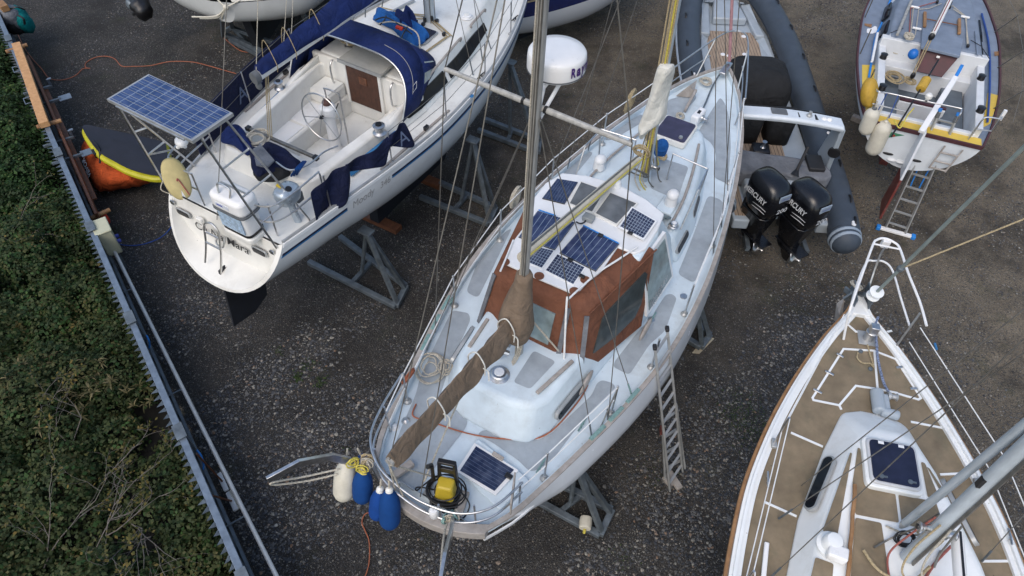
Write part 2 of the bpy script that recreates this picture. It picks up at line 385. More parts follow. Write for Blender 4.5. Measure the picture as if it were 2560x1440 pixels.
DIRT = (0.10, 0.085, 0.06)
MT = dict(
    deck_blue=mat('pale_blue_deck_paint', (.60, .69, .75), .52, var=.07, scale=3, dirt=(.30, .30, .28), dirt_amt=.42),
    pad=mat('grey_nonslip', (.345, .39, .43), .9, var=.10, scale=5, dirt=(.2, .2, .2), dirt_amt=.25, bump=.3, bscale=220),
    hull=mat('white_topsides', (.72, .75, .78), .22, var=.04, scale=2, coat=.3, dirt=(.4, .38, .34), dirt_amt=.15, low=(1.42, (.03, .035, .05))),
    hull_m=mat('ivory_topsides', (.73, .745, .75), .22, var=.04, scale=2, coat=.3, dirt=(.42, .36, .28), dirt_amt=.18, low=(1.50, (.012, .014, .03))),
    white=mat('white_gelcoat', (.76, .77, .78), .35, var=.04, scale=3, dirt=(.35, .33, .28), dirt_amt=.25),
    cream=mat('cream_gelcoat', (.74, .73, .69), .38, var=.05, scale=3, dirt=(.32, .28, .2), dirt_amt=.28),
    deck_m=mat('off_white_deck', (.73, .735, .71), .5, var=.05, scale=3, dirt=(.25, .22, .17), dirt_amt=.35),
    clean=mat('clean_white_plastic', (.8, .8, .8), .3, var=.03),
    wood_grey=wood('weathered_timber', (.25, .225, .20), (.40, .37, .345), 2.5, .8, (3, 3, 3)),
    wood_red=wood('varnished_mahogany', (.045, .018, .011), (.10, .042, .024), 3, .6, (2, 14, 3)),
    wood_fresh=wood('fresh_orange_timber', (.42, .22, .09), (.60, .34, .16), 4, .7, (3, 3, 3)),
    wood_dark=wood('brown_timber', (.09, .035, .018), (.19, .075, .035), 4, .55, (3, 3, 3)),
    wood_rail=wood('teak_rail', (.20, .10, .04), (.36, .20, .09), 3, .6, (3, 3, 3)),
    alu=mat('dull_aluminium', (.42, .43, .43), .42, metal=.45, var=.12, scale=5, dirt=(.2, .2, .18), dirt_amt=.25),
    mast=mat('weathered_mast', (.385, .38, .36), .5, metal=.08, var=.2, scale=4, dirt=(.14, .13, .10), dirt_amt=.4, stretch=(6, 6, 1)),
    mast_grey=mat('grey_anodised_spar', (.42, .475, .52), .38, metal=.1, var=.1, scale=4, stretch=(4, 4, 1)),
    steel=mat('stainless_steel', (.60, .60, .60), .32, metal=1.0, var=.12, scale=20),
    wire=mat('rigging_wire', (.22, .21, .19), .45, metal=.7, var=.2, scale=10),
    wire_white=mat('white_coated_wire', (.75, .76, .76), .5, var=.08, scale=10),
    galv=mat('galvanised_steel', (.155, .185, .21), .5, metal=.45, var=.22, scale=7, dirt=(.12, .11, .10), dirt_amt=.3),
    galv_light=mat('bright_galvanised_steel', (.20, .25, .31), .42, metal=.45, var=.15, scale=9, dirt=(.16, .17, .17), dirt_amt=.3),
    brown=cloth('rust_brown_canvas', (.165, .068, .040), .16, .45, 5.0, dirt=(.25, .13, .09)),
    taupe=cloth('taupe_canvas', (.185, .138, .100), .16, .40, 6, dirt=(.24, .19, .14)),
    navy=cloth('navy_canvas', (.009, .021, .098), .2, .5, 4.5),
    navy_dark=cloth('dark_navy_canvas', (.008, .012, .042), .2, .5, 6),
    blue_cloth=cloth('bright_blue_canvas', (.015, .10, .33), .2, .6, 6),
    sail=cloth('white_sailcloth', (.66, .65, .60), .08, .4, 5),
    black_cloth=cloth('black_canvas', (.020, .021, .023), .2, .5, 3),
    grey_cloth=cloth('grey_vinyl', (.16, .17, .19), .2, .4, 5),
    orange=cloth('orange_fabric', (.48, .085, .022), .18, .7, 5),
    red=cloth('red_fabric', (.55, .05, .03), .15, .6, 8),
    yellow=mat('yellow_plastic', (.52, .38, .03), .4, var=.1),
    yellow_paint=mat('yellow_deck_paint', (.66, .46, .07), .55, var=.08, scale=5, dirt=(.4, .3, .12), dirt_amt=.3),
    yellow_dull=mat('faded_yellow_foam', (.50, .42, .20), .7, var=.1, scale=8),
    buoy_yellow=mat('golden_yellow_foam', (.50, .31, .04), .6, var=.12, scale=8, dirt=(.2, .12, .03), dirt_amt=.3),
    lime=mat('lime_yellow_vinyl', (.48, .45, .02), .45, var=.12, scale=6),
    rubber=mat('black_rubber', (.018, .018, .02), .6, var=.2),
    black=mat('black_plastic', (.012, .012, .014), .35, var=.2),
    gloss=mat('gloss_black_cowl', (.006, .0065, .009), .24, var=.2, coat=.15),
    tube=mat('slate_grey_hypalon', (.045, .060, .082), .6, var=.12, scale=4, dirt=(.13, .13, .13), dirt_amt=.2),
    tube_light=mat('light_grey_hypalon', (.28, .34, .41), .55, var=.08, scale=4),
    ribgrey=mat('pale_grey_gelcoat', (.36, .41, .455), .35, var=.06, scale=4),
    rubber_grey=mat('grey_rubber', (.12, .13, .14), .7, var=.15),
    fender_white=mat('grubby_white_vinyl', (.60, .57, .48), .5, var=.08, scale=6, dirt=(.35, .30, .20), dirt_amt=.35),
    fender_blue=cloth('blue_fender_sock', (.005, .048, .19), .12, .12, 9),
    fender_navy=cloth('dark_blue_fender_sock', (.006, .05, .23), .12, .15, 9),
    rope_white=mat('off_white_rope', (.52, .48, .40), .85, var=.25, scale=60, bump=.6, bscale=180),
    rope_tan=mat('tan_rope', (.40, .32, .19), .85, var=.3, scale=60),
    rope_orange=mat('orange_cord', (.36, .115, .055), .6, var=.15, scale=30),
    rope_blue=mat('blue_cord', (.02, .07, .28), .7, var=.2, scale=40),
    rope_sky=mat('bright_blue_cord', (.02, .22, .65), .6, var=.15, scale=40),
    rope_yellow=mat('yellow_cord', (.55, .47, .08), .7, var=.2, scale=40),
    rope_red=mat('dull_red_rope', (.32, .10, .08), .8, var=.2, scale=40),
    glass=glassy('dark_window', (.012, .015, .02), .05),
    glass_blue=glassy('smoked_hatch', (.018, .022, .045), .10),
    glass_grey=glassy('weathered_skylight', (.12, .13, .14), .12),
    glass_clear=glassy('clouded_window', (.22, .28, .29), .10),
    vinyl=glassy('clear_vinyl_window', (.045, .055, .058), .08),
    tan=mat('tan_nonslip', (.225, .176, .115), .85, var=.22, scale=3.0, dirt=(.115, .115, .075), dirt_amt=.85, bump=.25, bscale=200),
    white_r=mat('bright_white_gelcoat', (.80, .82, .82), .35, var=.03, scale=3, dirt=(.35, .30, .2), dirt_amt=.25),
    grey_deck=mat('slate_blue_deck_paint', (.19, .235, .31), .7, var=.12, scale=4, dirt=(.28, .31, .36), dirt_amt=.3, bump=.2, bscale=150),
    grey_sole=mat('dark_grey_sole', (.11, .135, .16), .7, var=.15, scale=4, dirt=(.2, .22, .24), dirt_amt=.25),
    white_old=mat('chalky_white_paint', (.66, .68, .70), .5, var=.06, scale=3, dirt=(.38, .33, .26), dirt_amt=.35),
    hull_g=mat('old_white_topsides', (.62, .66, .70), .35, var=.05, scale=2.5, dirt=(.35, .32, .30), dirt_amt=.25, low=(1.22, (.14, .03, .03))),
    antifoul=mat('red_antifouling', (.14, .035, .03), .8, var=.25, scale=6, dirt=(.07, .05, .045), dirt_amt=.5),
    dark_keel=mat('dark_antifouling', (.010, .012, .018), .75, var=.3, scale=5),
    green_grey=mat('verdigris_bronze', (.22, .36, .34), .6, metal=.3, var=.2, scale=30),
    maroon=mat('maroon_rubbing_strake', (.075, .025, .03), .6, var=.2),
    bright_pole=mat('bright_aluminium_pole', (.60, .61, .60), .4, metal=.2, var=.1),
    ink=mat('black_lettering', (.015, .015, .017), .5, var=.05),
    ink_white=mat('white_lettering', (.62, .64, .66), .5, var=.05),
    ink_blue=mat('blue_lettering', (.05, .07, .35), .5, var=.05),
    ink_purple=mat('purple_lettering', (.06, .02, .16), .5, var=.05),
    ink_dim=mat('faded_stitched_lettering', (.10, .13, .21), .7, var=.1),
    ink_grey=mat('grey_lettering', (.30, .30, .30), .5, var=.05),
    stripe_blue=mat('royal_blue_stripe', (.03, .16, .36), .4, var=.06),
    stripe_navy=mat('navy_stripe', (.012, .016, .045), .4, var=.06),
    teal=cloth('teal_fabric', (.0, .16, .16), .2, .5, 7),
    navy_hull=mat('navy_topsides', (.011, .020, .095), .2, var=.1, coat=.4, low=(1.50, (.62, .63, .64))),
    cable=mat('cream_enclosure', (.50, .50, .36), .5, var=.06, dirt=(.3, .28, .2), dirt_amt=.3),
    engine_silver=mat('silver_cowl', (.40, .46, .52), .28, metal=.5, var=.06),
    plank=mat('plywood_pad', (.42, .36, .26), .8, var=.2, scale=9, dirt=(.1, .3, .4), dirt_amt=.5),
    stick=mat('pale_bark', (.17, .15, .13), .85, var=.25, scale=12),
)
# ================================================================ the yard: gravel sheet, loose stones, moss
def gravel_material():
    m, nt, b = nodes('yard_gravel')
    tc = N(nt, 'ShaderNodeTexCoord'); ob = tc.outputs['Object']
    big = N(nt, 'ShaderNodeTexNoise', Scale=.22, Detail=4.0, Roughness=.6); nt.links.new(ob, big.inputs['Vector'])
    mid = N(nt, 'ShaderNodeTexNoise', Scale=1.3, Detail=5.0, Roughness=.65); nt.links.new(ob, mid.inputs['Vector'])
    earth = ramp(nt, mid.outputs['Fac'], [(.25, (.018, .017, .016)), (.5, (.036, .0335, .031)), (.75, (.066, .058, .050))]).outputs[0]
    sand = ramp(nt, mid.outputs['Fac'], [(.25, (.100, .083, .060)), (.75, (.235, .192, .138))]).outputs[0]
    sx = N(nt, 'ShaderNodeSeparateXYZ'); nt.links.new(ob, sx.inputs[0])
    # the far right of the yard is sandier and worn by wheels
    mr = N(nt, 'ShaderNodeMath', operation='MULTIPLY_ADD'); mr.inputs[1].default_value = .066; mr.inputs[2].default_value = -.47
    nt.links.new(sx.outputs[1], mr.inputs[0])
    mr2 = N(nt, 'ShaderNodeMath', operation='MULTIPLY_ADD'); mr2.inputs[1].default_value = .085; nt.links.new(sx.outputs[0], mr2.inputs[0]); nt.links.new(mr.outputs[0], mr2.inputs[2])
    ad = N(nt, 'ShaderNodeMath', operation='ADD'); nt.links.new(mr2.outputs[0], ad.inputs[0])
    bs = N(nt, 'ShaderNodeMath', operation='MULTIPLY_ADD'); bs.inputs[1].default_value = 2.2; bs.inputs[2].default_value = -1.1
    nt.links.new(big.outputs['Fac'], bs.inputs[0]); nt.links.new(bs.outputs[0], ad.inputs[1])
    cl = N(nt, 'ShaderNodeClamp'); nt.links.new(ad.outputs[0], cl.inputs[0])
    base = mix(nt, cl.outputs[0], earth, sand)
    dz_ = N(nt, 'ShaderNodeTexNoise', Scale=.9, Detail=4.0, Roughness=.65, Distortion=.5); nt.links.new(ob, dz_.inputs['Vector'])
    hs = []
    for sc_, thr, amt in ((30, .66, .85), (50, .50, .85), (88, .44, .75)):
        ns = N(nt, 'ShaderNodeTexNoise', Scale=sc_*1.5, Detail=1.0); nt.links.new(ob, ns.inputs['Vector'])
        wv = N(nt, 'ShaderNodeVectorMath', operation='MULTIPLY_ADD'); wv.inputs[1].default_value = (.5/sc_,)*3
        nt.links.new(ns.outputs['Color'], wv.inputs[0]); nt.links.new(ob, wv.inputs[2])
        vo = N(nt, 'ShaderNodeTexVoronoi', Scale=sc_); nt.links.new(wv.outputs[0], vo.inputs['Vector'])
        sp = N(nt, 'ShaderNodeSeparateColor'); nt.links.new(vo.outputs['Color'], sp.inputs[0])
        ja = N(nt, 'ShaderNodeMath', operation='MULTIPLY_ADD'); ja.inputs[1].default_value = 1.1; nt.links.new(dz_.outputs['Fac'], ja.inputs[0]); nt.links.new(sp.outputs[0], ja.inputs[2])
        on = N(nt, 'ShaderNodeMath', operation='GREATER_THAN'); on.inputs[1].default_value = thr + .55; nt.links.new(ja.outputs[0], on.inputs[0])
        core = ramp(nt, vo.outputs['Distance'], [(.28, (1, 1, 1)), (.48, (0, 0, 0))]).outputs[0]
        f = N(nt, 'ShaderNodeMath', operation='MULTIPLY'); nt.links.new(on.outputs[0], f.inputs[0]); nt.links.new(core, f.inputs[1])
        f2 = N(nt, 'ShaderNodeMath', operation='MULTIPLY'); f2.inputs[1].default_value = amt; nt.links.new(f.outputs[0], f2.inputs[0])
        stone = ramp(nt, sp.outputs[1], [(.0, (.022, .024, .028)), (.34, (.048, .051, .058)), (.62, (.085, .087, .092)), (.80, (.150, .146, .136)), (.94, (.29, .275, .24)), (1, (.36, .31, .24))]).outputs[0]
        base = mix(nt, f2.outputs[0], base, stone); hs.append(core)
    # wet dark patches and moss
    dk = N(nt, 'ShaderNodeTexNoise', Scale=.55, Detail=5.0, Roughness=.7); nt.links.new(ob, dk.inputs['Vector'])
    df = ramp(nt, dk.outputs['Fac'], [(.50, (0, 0, 0)), (.66, (.7, .7, .7))]).outputs[0]
    base = mix(nt, df, base, (.024, .021, .019))
    ms = N(nt, 'ShaderNodeTexNoise', Scale=.8, Detail=8.0, Roughness=.75); nt.links.new(ob, ms.inputs['Vector'])
    mp = N(nt, 'ShaderNodeMapping'); mp.inputs['Location'].default_value = (3.3, 7.1, 0); nt.links.new(ob, mp.inputs[0]); nt.links.new(mp.outputs[0], ms.inputs['Vector'])
    mf = ramp(nt, ms.outputs['Fac'], [(.57, (0, 0, 0)), (.72, (.6, .6, .6))]).outputs[0]
    base = mix(nt, mf, base, (.030, .042, .014))
    nt.links.new(base, b.inputs['Base Color'])
    b.inputs['Roughness'].default_value = .85; b.inputs['Specular IOR Level'].default_value = .3
    h = N(nt, 'ShaderNodeMath', operation='ADD'); nt.links.new(hs[0], h.inputs[0]); nt.links.new(hs[1], h.inputs[1])
    bp = N(nt, 'ShaderNodeBump', Strength=.7, Distance=.02); nt.links.new(h.outputs[0], bp.inputs['Height']); nt.links.new(bp.outputs[0], b.inputs['Normal'])
    return m

def smooth_noise(x, y, seed=0):
    return (math.sin(x*1.3 + seed) * math.cos(y*1.1 - seed*.7) + .5*math.sin(x*2.9 - y*2.3 + seed*2.1) + .3*math.cos(x*5.1 + y*4.3 + seed))

g = MB(); S = 250
ys = [-60, -20, -5] + list(np.linspace(-2, 26, 57)) + [40, 90, S]
xs = [-S, -60, -25] + list(np.linspace(-14, 14, 57)) + [25, 60, S]
g.grid([[Vector((x, y, .02*smooth_noise(x*.6, y*.6) if abs(x) < 15 and -3 < y < 27 else 0.0)) for x in xs] for y in ys])
go = g.obj('ground', gravel_material(), None, sharp=180); go['kind'] = 'structure'

def island_material(name, stops, rough=.8, trans=0.0):
    m, nt, b = nodes(name)
    ge = N(nt, 'ShaderNodeNewGeometry')
    c = ramp(nt, ge.outputs['Random Per Island'], stops).outputs[0]
    nt.links.new(c, b.inputs['Base Color']); b.inputs['Roughness'].default_value = rough; b.inputs['Specular IOR Level'].default_value = .25
    if trans:
        t = N(nt, 'ShaderNodeBsdfTranslucent'); nt.links.new(c, t.inputs[0])
        mx = N(nt, 'ShaderNodeMixShader'); mx.inputs[0].default_value = trans
        nt.links.new(b.outputs[0], mx.inputs[1]); nt.links.new(t.outputs[0], mx.inputs[2])
        nt.links.new(mx.outputs[0], nt.nodes['Material Output'].inputs[0])
    return m

def raw_mesh(name, verts, faces, m, smooth=False):
    me = bpy.data.meshes.new(name); nv, nf, k = len(verts), len(faces), faces.shape[1]
    me.vertices.add(nv); me.vertices.foreach_set('co', verts.astype(np.float32).ravel())
    me.loops.add(nf*k); me.loops.foreach_set('vertex_index', faces.astype(np.int32).ravel())
    me.polygons.add(nf); me.polygons.foreach_set('loop_start', np.arange(0, nf*k, k, dtype=np.int32))
    me.polygons.foreach_set('use_smooth', np.full(nf, smooth))
    me.update(calc_edges=True); me.validate(); me.materials.append(m)
    o = bpy.data.objects.new(name, me); COL.objects.link(o); return o

# loose stones: irregular octahedra scattered over the yard
def stones(n, smin, smax, x0, x1, y0, y1, keep):
    x = NP.uniform(x0, x1, n*2); y = NP.uniform(y0, y1, n*2)
    k = np.array([keep(a, b) for a, b in zip(x, y)]); x = x[k][:n]; y = y[k][:n]; n = len(x)
    s = smin + (smax - smin) * NP.random(n)**3.2
    o8 = np.array([[1, 0, 0], [0, 1, 0], [-1, 0, 0], [0, -1, 0], [0, 0, 1], [0, 0, -1], [.7, .7, .45], [-.7, .7, .5], [-.7, -.7, .4], [.7, -.7, .5]], float)
    fc = np.array([[0, 6, 4], [6, 1, 4], [1, 7, 4], [7, 2, 4], [2, 8, 4], [8, 3, 4], [3, 9, 4], [9, 0, 4], [6, 0, 5], [1, 6, 5], [7, 1, 5], [2, 7, 5], [8, 2, 5], [3, 8, 5], [9, 3, 5], [0, 9, 5]])
    v = o8[None] * (1 + NP.uniform(-.28, .28, (n, 10, 3)))
    v = v * np.stack([s, s*NP.uniform(.55, 1, n), s*NP.uniform(.35, .65, n)], 1)[:, None]
    a = NP.uniform(0, 6.28, n); ca, sa = np.cos(a)[:, None], np.sin(a)[:, None]
    vx = v[:, :, 0]*ca - v[:, :, 1]*sa; vy = v[:, :, 0]*sa + v[:, :, 1]*ca
    z = np.array([.02*smooth_noise(p*.6, q*.6) for p, q in zip(x, y)])
    v = np.stack([vx + x[:, None], vy + y[:, None], v[:, :, 2] + (z + s*.12)[:, None]], 2)
    f = fc[None] + (np.arange(n)*10)[:, None, None]
    return v.reshape(-1, 3), f.reshape(-1, 3)

# the fence line, used to keep stones on the yard side
FZ = 1.08
FA = P(-25, -10, FZ); FB = P(612, 1450, FZ)
FD = (FB - FA); FD.z = 0; FLEN = FD.length; FD.normalize(); FN = Vector((-FD.y, FD.x, 0))    # FN points to the yard side
if FN.x < 0: FN = -FN
def fence_side(x, y): return (Vector((x, y, 0)) - Vector((FA.x, FA.y, 0))).dot(FN)
def dens(x, y):
    if fence_side(x, y) < .05: return False
    return RND.random() < .40 + .75*smooth_noise(x*.8, y*.8, 1.7) + .25*smooth_noise(x*2.6, y*2.6, 4.4)
v1, f1 = stones(150000, .006, .024, -11, 11, 1.0, 20, dens)
v2, f2 = stones(36000, .008, .032, -6, 7, 1.0, 8, dens)
st = raw_mesh('gravel', np.concatenate([v1, v2]), np.concatenate([f1, f2 + len(v1)]),
    island_material('loose_stone', [(0, (.028, .031, .037)), (.32, (.055, .060, .070)), (.62, (.095, .098, .105)), (.80, (.155, .152, .144)), (.93, (.27, .26, .23)), (.985, (.19, .12, .08)), (1, (.40, .39, .35))], .75))
st['kind'] = 'stuff'; st['label'] = 'loose grey and buff stones strewn over the dark yard'; st['category'] = 'gravel'

# small weeds and moss tufts growing through the gravel
wv, wf = [], []
def tuft(px, py, n, spread, size):
    c0 = P(px, py, .02)
    for _ in range(n):
        c = c0 + Vector((RND.gauss(0, spread), RND.gauss(0, spread), RND.uniform(.0, .04)))
        a = RND.uniform(0, 6.28); s = size*RND.uniform(.5, 1.3)
        u = Vector((math.cos(a), math.sin(a), RND.uniform(-.2, .7)))*s; v = Vector((-math.sin(a), math.cos(a), RND.uniform(-.3, .3)))*s*.5
        k = len(wv); wv.extend([c - u, c + v, c + u, c - v]); wf.append((k, k+1, k+2, k+3))
for q in ((745, 945, 60, .06, .022), (800, 955, 50, .06, .022), (770, 915, 40, .08, .02), (700, 880, 20, .05, .02), (1850, 1050, 240, .22, .016), (1900, 1080, 180, .2, .016), (1870, 1010, 120, .18, .014), (870, 1125, 16, .04, .02), (1650, 1180, 60, .15, .014), (1560, 1400, 50, .12, .014), (60, 130, 60, .2, .02), (100, 230, 60, .15, .02), (275, 575, 30, .08, .02), (300, 800, 30, .08, .02), (2240, 1000, 30, .2, .012)): tuft(*q)
wo_ = raw_mesh('weeds', np.array([tuple(p) for p in wv]), np.array(wf), island_material('weed_leaf', [(0, (.018, .034, .010)), (.6, (.035, .060, .016)), (1, (.07, .10, .03))], .7, .15))
wo_['kind'] = 'stuff'; wo_['label'] = 'small green weeds and moss growing through the gravel'; wo_['category'] = 'weeds'
# ================================================================ steel fence on the left
fence = thing('steel_fence', 'galvanised steel fence topped with a row of pointed spikes beside the undergrowth', 'fence', (FA.x, FA.y, 0))
Zv = Vector((0, 0, 1))
def FP(s, off=0.0, z=0.0): return Vector((FA.x, FA.y, 0)) + FD*s + FN*off + Zv*z
BAY = FLEN / 7.0
FL2 = FLEN + BAY
pan = MB(); 
nb = int(FL2 / .10); 
rows = [[FP(i*.10, .02*(1 if (i // 2) % 2 else -1), z) for i in range(nb)] for z in (0.05, FZ - .02)]
pan.grid(rows); pan.obj('sheet_panel', mat('fence_sheet', (.060, .078, .095), .5, metal=.2, var=.2, scale=6, dirt=(.03, .04, .03)), fence, sharp=20, solid=.012)
tr = MB(); s_ = 0
for k in range(9):
    a, b = k*BAY + .03, (k+1)*BAY - .03
    tr2 = MB(); tr2.box((FP((a+b)/2, 0, FZ + .02)), (b - a, .095, .045), FD)
    tr2.obj('top_rail', MT['galv_light'], fence, bevel=.006)
spk = MB(); n = int(FL2 / .125)
for i in range(n):
    s_ = i*.125; c = FP(s_, -.05, FZ + .03)
    tip = FP(s_ + .05*RND.uniform(.6, 1.4), -.05 - .085*RND.uniform(.8, 1.2), FZ + .06 + .03*RND.random())
    spk.add([c - FD*.04, c + FD*.04, c + Zv*.02, tip], [(0, 1, 3), (1, 2, 3), (2, 0, 3), (0, 2, 1)])
spk.obj('spike_strip', MT['galv'], fence)
for k in range(1, 9):
    pb = MB(); pb.box(FP(k*BAY, .0, FZ/2 + .03), (.10, .10, FZ + .05), FD)
    pb.box(FP(k*BAY, .0, FZ + .075), (.26, .14, .02), FD)
    pb.obj('post', MT['galv'], fence, bevel=.005)
lw = MB(); lw.beam(FP(0, .045, .55), FP(FL2, .045, .55), .04, .07)
lw.obj('cross_rail', MT['galv'], fence)

# undergrowth behind the fence: a dark bank of earth, leaves in clumps, dry grass, bare shrubs
def veg_h(x, y):
    d = -fence_side(x, y)
    h = .50 + .30*smooth_noise(x*1.1, y*1.1, 3.1) + .26*smooth_noise(x*3.1, y*3.1, .4)
    return max(.05, h) * min(1, max(0, (d + .05)/.9)) + .15
bank = MB(); R_ = []
for i in range(46):
    R_.append([FP(i*.42 - 1.0, -.1 - j*.30, max(.02, veg_h(*FP(i*.42 - 1.0, -.1 - j*.30)[:2]) - .50)) for j in range(40)])
bank.grid(R_); bk = bank.obj('earth_bank', mat('leaf_mould', (.012, .011, .008), .95, var=.4, scale=6), None, sharp=180); bk['kind'] = 'structure'

def leaf_material(name, stops, rough, trans):
    m = island_material(name, stops, rough, trans); nt = m.node_tree
    ge = [n for n in nt.nodes if n.type == 'NEW_GEOMETRY'][0]; rp = [n for n in nt.nodes if n.type == 'VALTORGB'][0]
    tc = N(nt, 'ShaderNodeTexCoord'); nz = N(nt, 'ShaderNodeTexNoise', Scale=2.6, Detail=3.0, Roughness=.6); nt.links.new(tc.outputs['Object'], nz.inputs['Vector'])
    mr = N(nt, 'ShaderNodeMapRange'); mr.inputs['From Min'].default_value = .32; mr.inputs['From Max'].default_value = .68; mr.inputs['To Max'].default_value = .66; nt.links.new(nz.outputs['Fac'], mr.inputs[0])
    ma = N(nt, 'ShaderNodeMath', operation='MULTIPLY_ADD'); ma.inputs[1].default_value = .36; nt.links.new(ge.outputs['Random Per Island'], ma.inputs[0]); nt.links.new(mr.outputs[0], ma.inputs[2])
    nt.links.new(ma.outputs[0], rp.inputs[0]); return m
DOMES = []
_r = random.Random(77)
for _ in range(640):
    s0 = _r.uniform(-.8, FLEN + 1.5); d0 = _r.uniform(.18, 9.2) if _r.random() < .75 else _r.uniform(.18, 2.5)
    p0 = FP(s0, -d0); rr0 = _r.uniform(.22, .55)
    DOMES.append((p0.x, p0.y, max(.05, veg_h(p0.x, p0.y) - rr0*.75 + _r.uniform(-.08, .12)), rr0, s0, d0))
def leaf_cloud(total, size, zone, tilt, lift=0.0):
    w_ = np.array([zone(Vector((q[0], q[1], 0)), q[4], q[5])*q[3]**2 for q in DOMES]); n = total
    ix = NP.choice(len(DOMES), n, p=w_/w_.sum()); D_ = np.array([q[:4] for q in DOMES])[ix]
    dr = NP.normal(0, 1, (n, 3)); dr[:, 2] = np.abs(dr[:, 2])*.9 + .05; dr /= np.linalg.norm(dr, axis=1)[:, None]
    # break each clump into smaller sprays
    lump = 1 + .16*np.sin(dr[:, 0]*7 + D_[:, 0]*9) * np.cos(dr[:, 1]*6 + D_[:, 1]*7) + NP.normal(0, .07, n)
    ctr = D_[:, :3] + dr*(D_[:, 3]*lump)[:, None]; ctr[:, 2] += lift
    fo = np.array([FA.x, FA.y]); fside = (ctr[:, :2] - fo) @ np.array([FN.x, FN.y])
    over = np.maximum(0, fside + .10 + .12*NP.random(n)**2 + .03*np.sin(ctr[:, 1]*5.0)); ctr[:, 0] -= FN.x*over; ctr[:, 1] -= FN.y*over
    ctr[:, 2] = np.maximum(ctr[:, 2], .06)
    nr = dr*.7 + np.array([0, 0, .45]) + NP.normal(0, tilt, (n, 3)); nr /= np.linalg.norm(nr, axis=1)[:, None]
    rv = NP.normal(0, 1, (n, 3)); u = np.cross(nr, rv); u /= np.linalg.norm(u, axis=1)[:, None]; w0 = np.cross(nr, u)
    sz = size*NP.uniform(.5, 1.45, n); hl = (sz*.5)[:, None]; hw = (sz*.36)[:, None]
    v = np.stack([ctr - u*hl, ctr + w0*hw - nr*hw*.25 - u*hl*.1, ctr + u*hl - nr*hl*.3, ctr - w0*hw - nr*hw*.25 - u*hl*.1], 1).reshape(-1, 3)
    return v, np.arange(n*4).reshape(n, 4)
zlow = lambda p, s, d: 1.0 if s > FLEN*.50 - 1.5*smooth_noise(p.x, p.y, 2) else .12
zhigh = lambda p, s, d: 1.0 if s < FLEN*.62 - 1.2*smooth_noise(p.x, p.y, 2) else .35
v, f = leaf_cloud(190000, .066, zhigh, .38)
br = raw_mesh('brambles', v, f, leaf_material('bramble_leaf', [(0, (.012, .027, .010)), (.4, (.022, .047, .015)), (.7, (.040, .088, .023)), (.9, (.066, .125, .032)), (1, (.11, .14, .04))], .55, .22))
br['kind'] = 'stuff'; br['label'] = 'dense dark green brambles growing behind the steel fence'; br['category'] = 'undergrowth'
v, f = leaf_cloud(160000, .056, zlow, .42, .03)
sb = raw_mesh('scrub_leaves', v, f, leaf_material('scrub_leaf', [(0, (.019, .030, .012)), (.35, (.037, .055, .019)), (.6, (.062, .080, .028)), (.8, (.095, .098, .036)), (.93, (.13, .108, .04)), (1, (.18, .13, .04))], .6, .22))
sb['kind'] = 'stuff'; sb['label'] = 'olive and yellowing scrub leaves at the lower left behind the fence'; sb['category'] = 'undergrowth'
# dry grass: arching pale blades
gv, gf = [], []
def blade(root, d, L, w, bend):
    k = len(gv); side = d.cross(Zv); side = side.normalized() if side.length > 1e-6 else Vector((1, 0, 0))
    for i in range(6):
        t = i/5; p = root + d*(L*t) - Zv*(bend*L*t*t) + Vector((d.x, d.y, 0))*(bend*L*.8*t*t)
        ww = w*(.35 + 1.3*math.sin(math.pi*min(1, t*.9 + .1)))
        gv.append(p - side*ww/2); gv.append(p + side*ww/2)
    for i in range(5): gf.append((k+2*i, k+2*i+1, k+2*i+3, k+2*i+2))
for px, py, nt_, sp in ((60, 930, 14, 60), (120, 905, 10, 50), (210, 925, 12, 40), (285, 935, 14, 45), (330, 960, 8, 30), (40, 1010, 14, 60), (20, 880, 8, 30), (150, 990, 8, 60), (240, 985, 8, 60)):
    for _ in range(nt_):
        p = P(px + RND.gauss(0, sp), py + RND.gauss(0, sp*.5), .8)
        if fence_side(p.x, p.y) > -.25: continue
        h0 = veg_h(p.x, p.y) + .12
        for _b in range(7):
            a = RND.uniform(0, 6.28); d = Vector((math.cos(a)*.5, math.sin(a)*.5, 1)).normalized()
            blade(Vector((p.x, p.y, h0 - .08)), d, RND.uniform(.10, .22), .013, RND.uniform(.5, 1.0))
gr = raw_mesh('dry_grass', np.array([tuple(q) for q in gv]), np.array(gf), island_material('dry_blade', [(0, (.05, .055, .02)), (.5, (.105, .095, .04)), (1, (.23, .19, .10))], .7, .2))
gr['kind'] = 'stuff'; gr['label'] = 'tufts of pale dry grass arching above the scrub'; gr['category'] = 'grass'

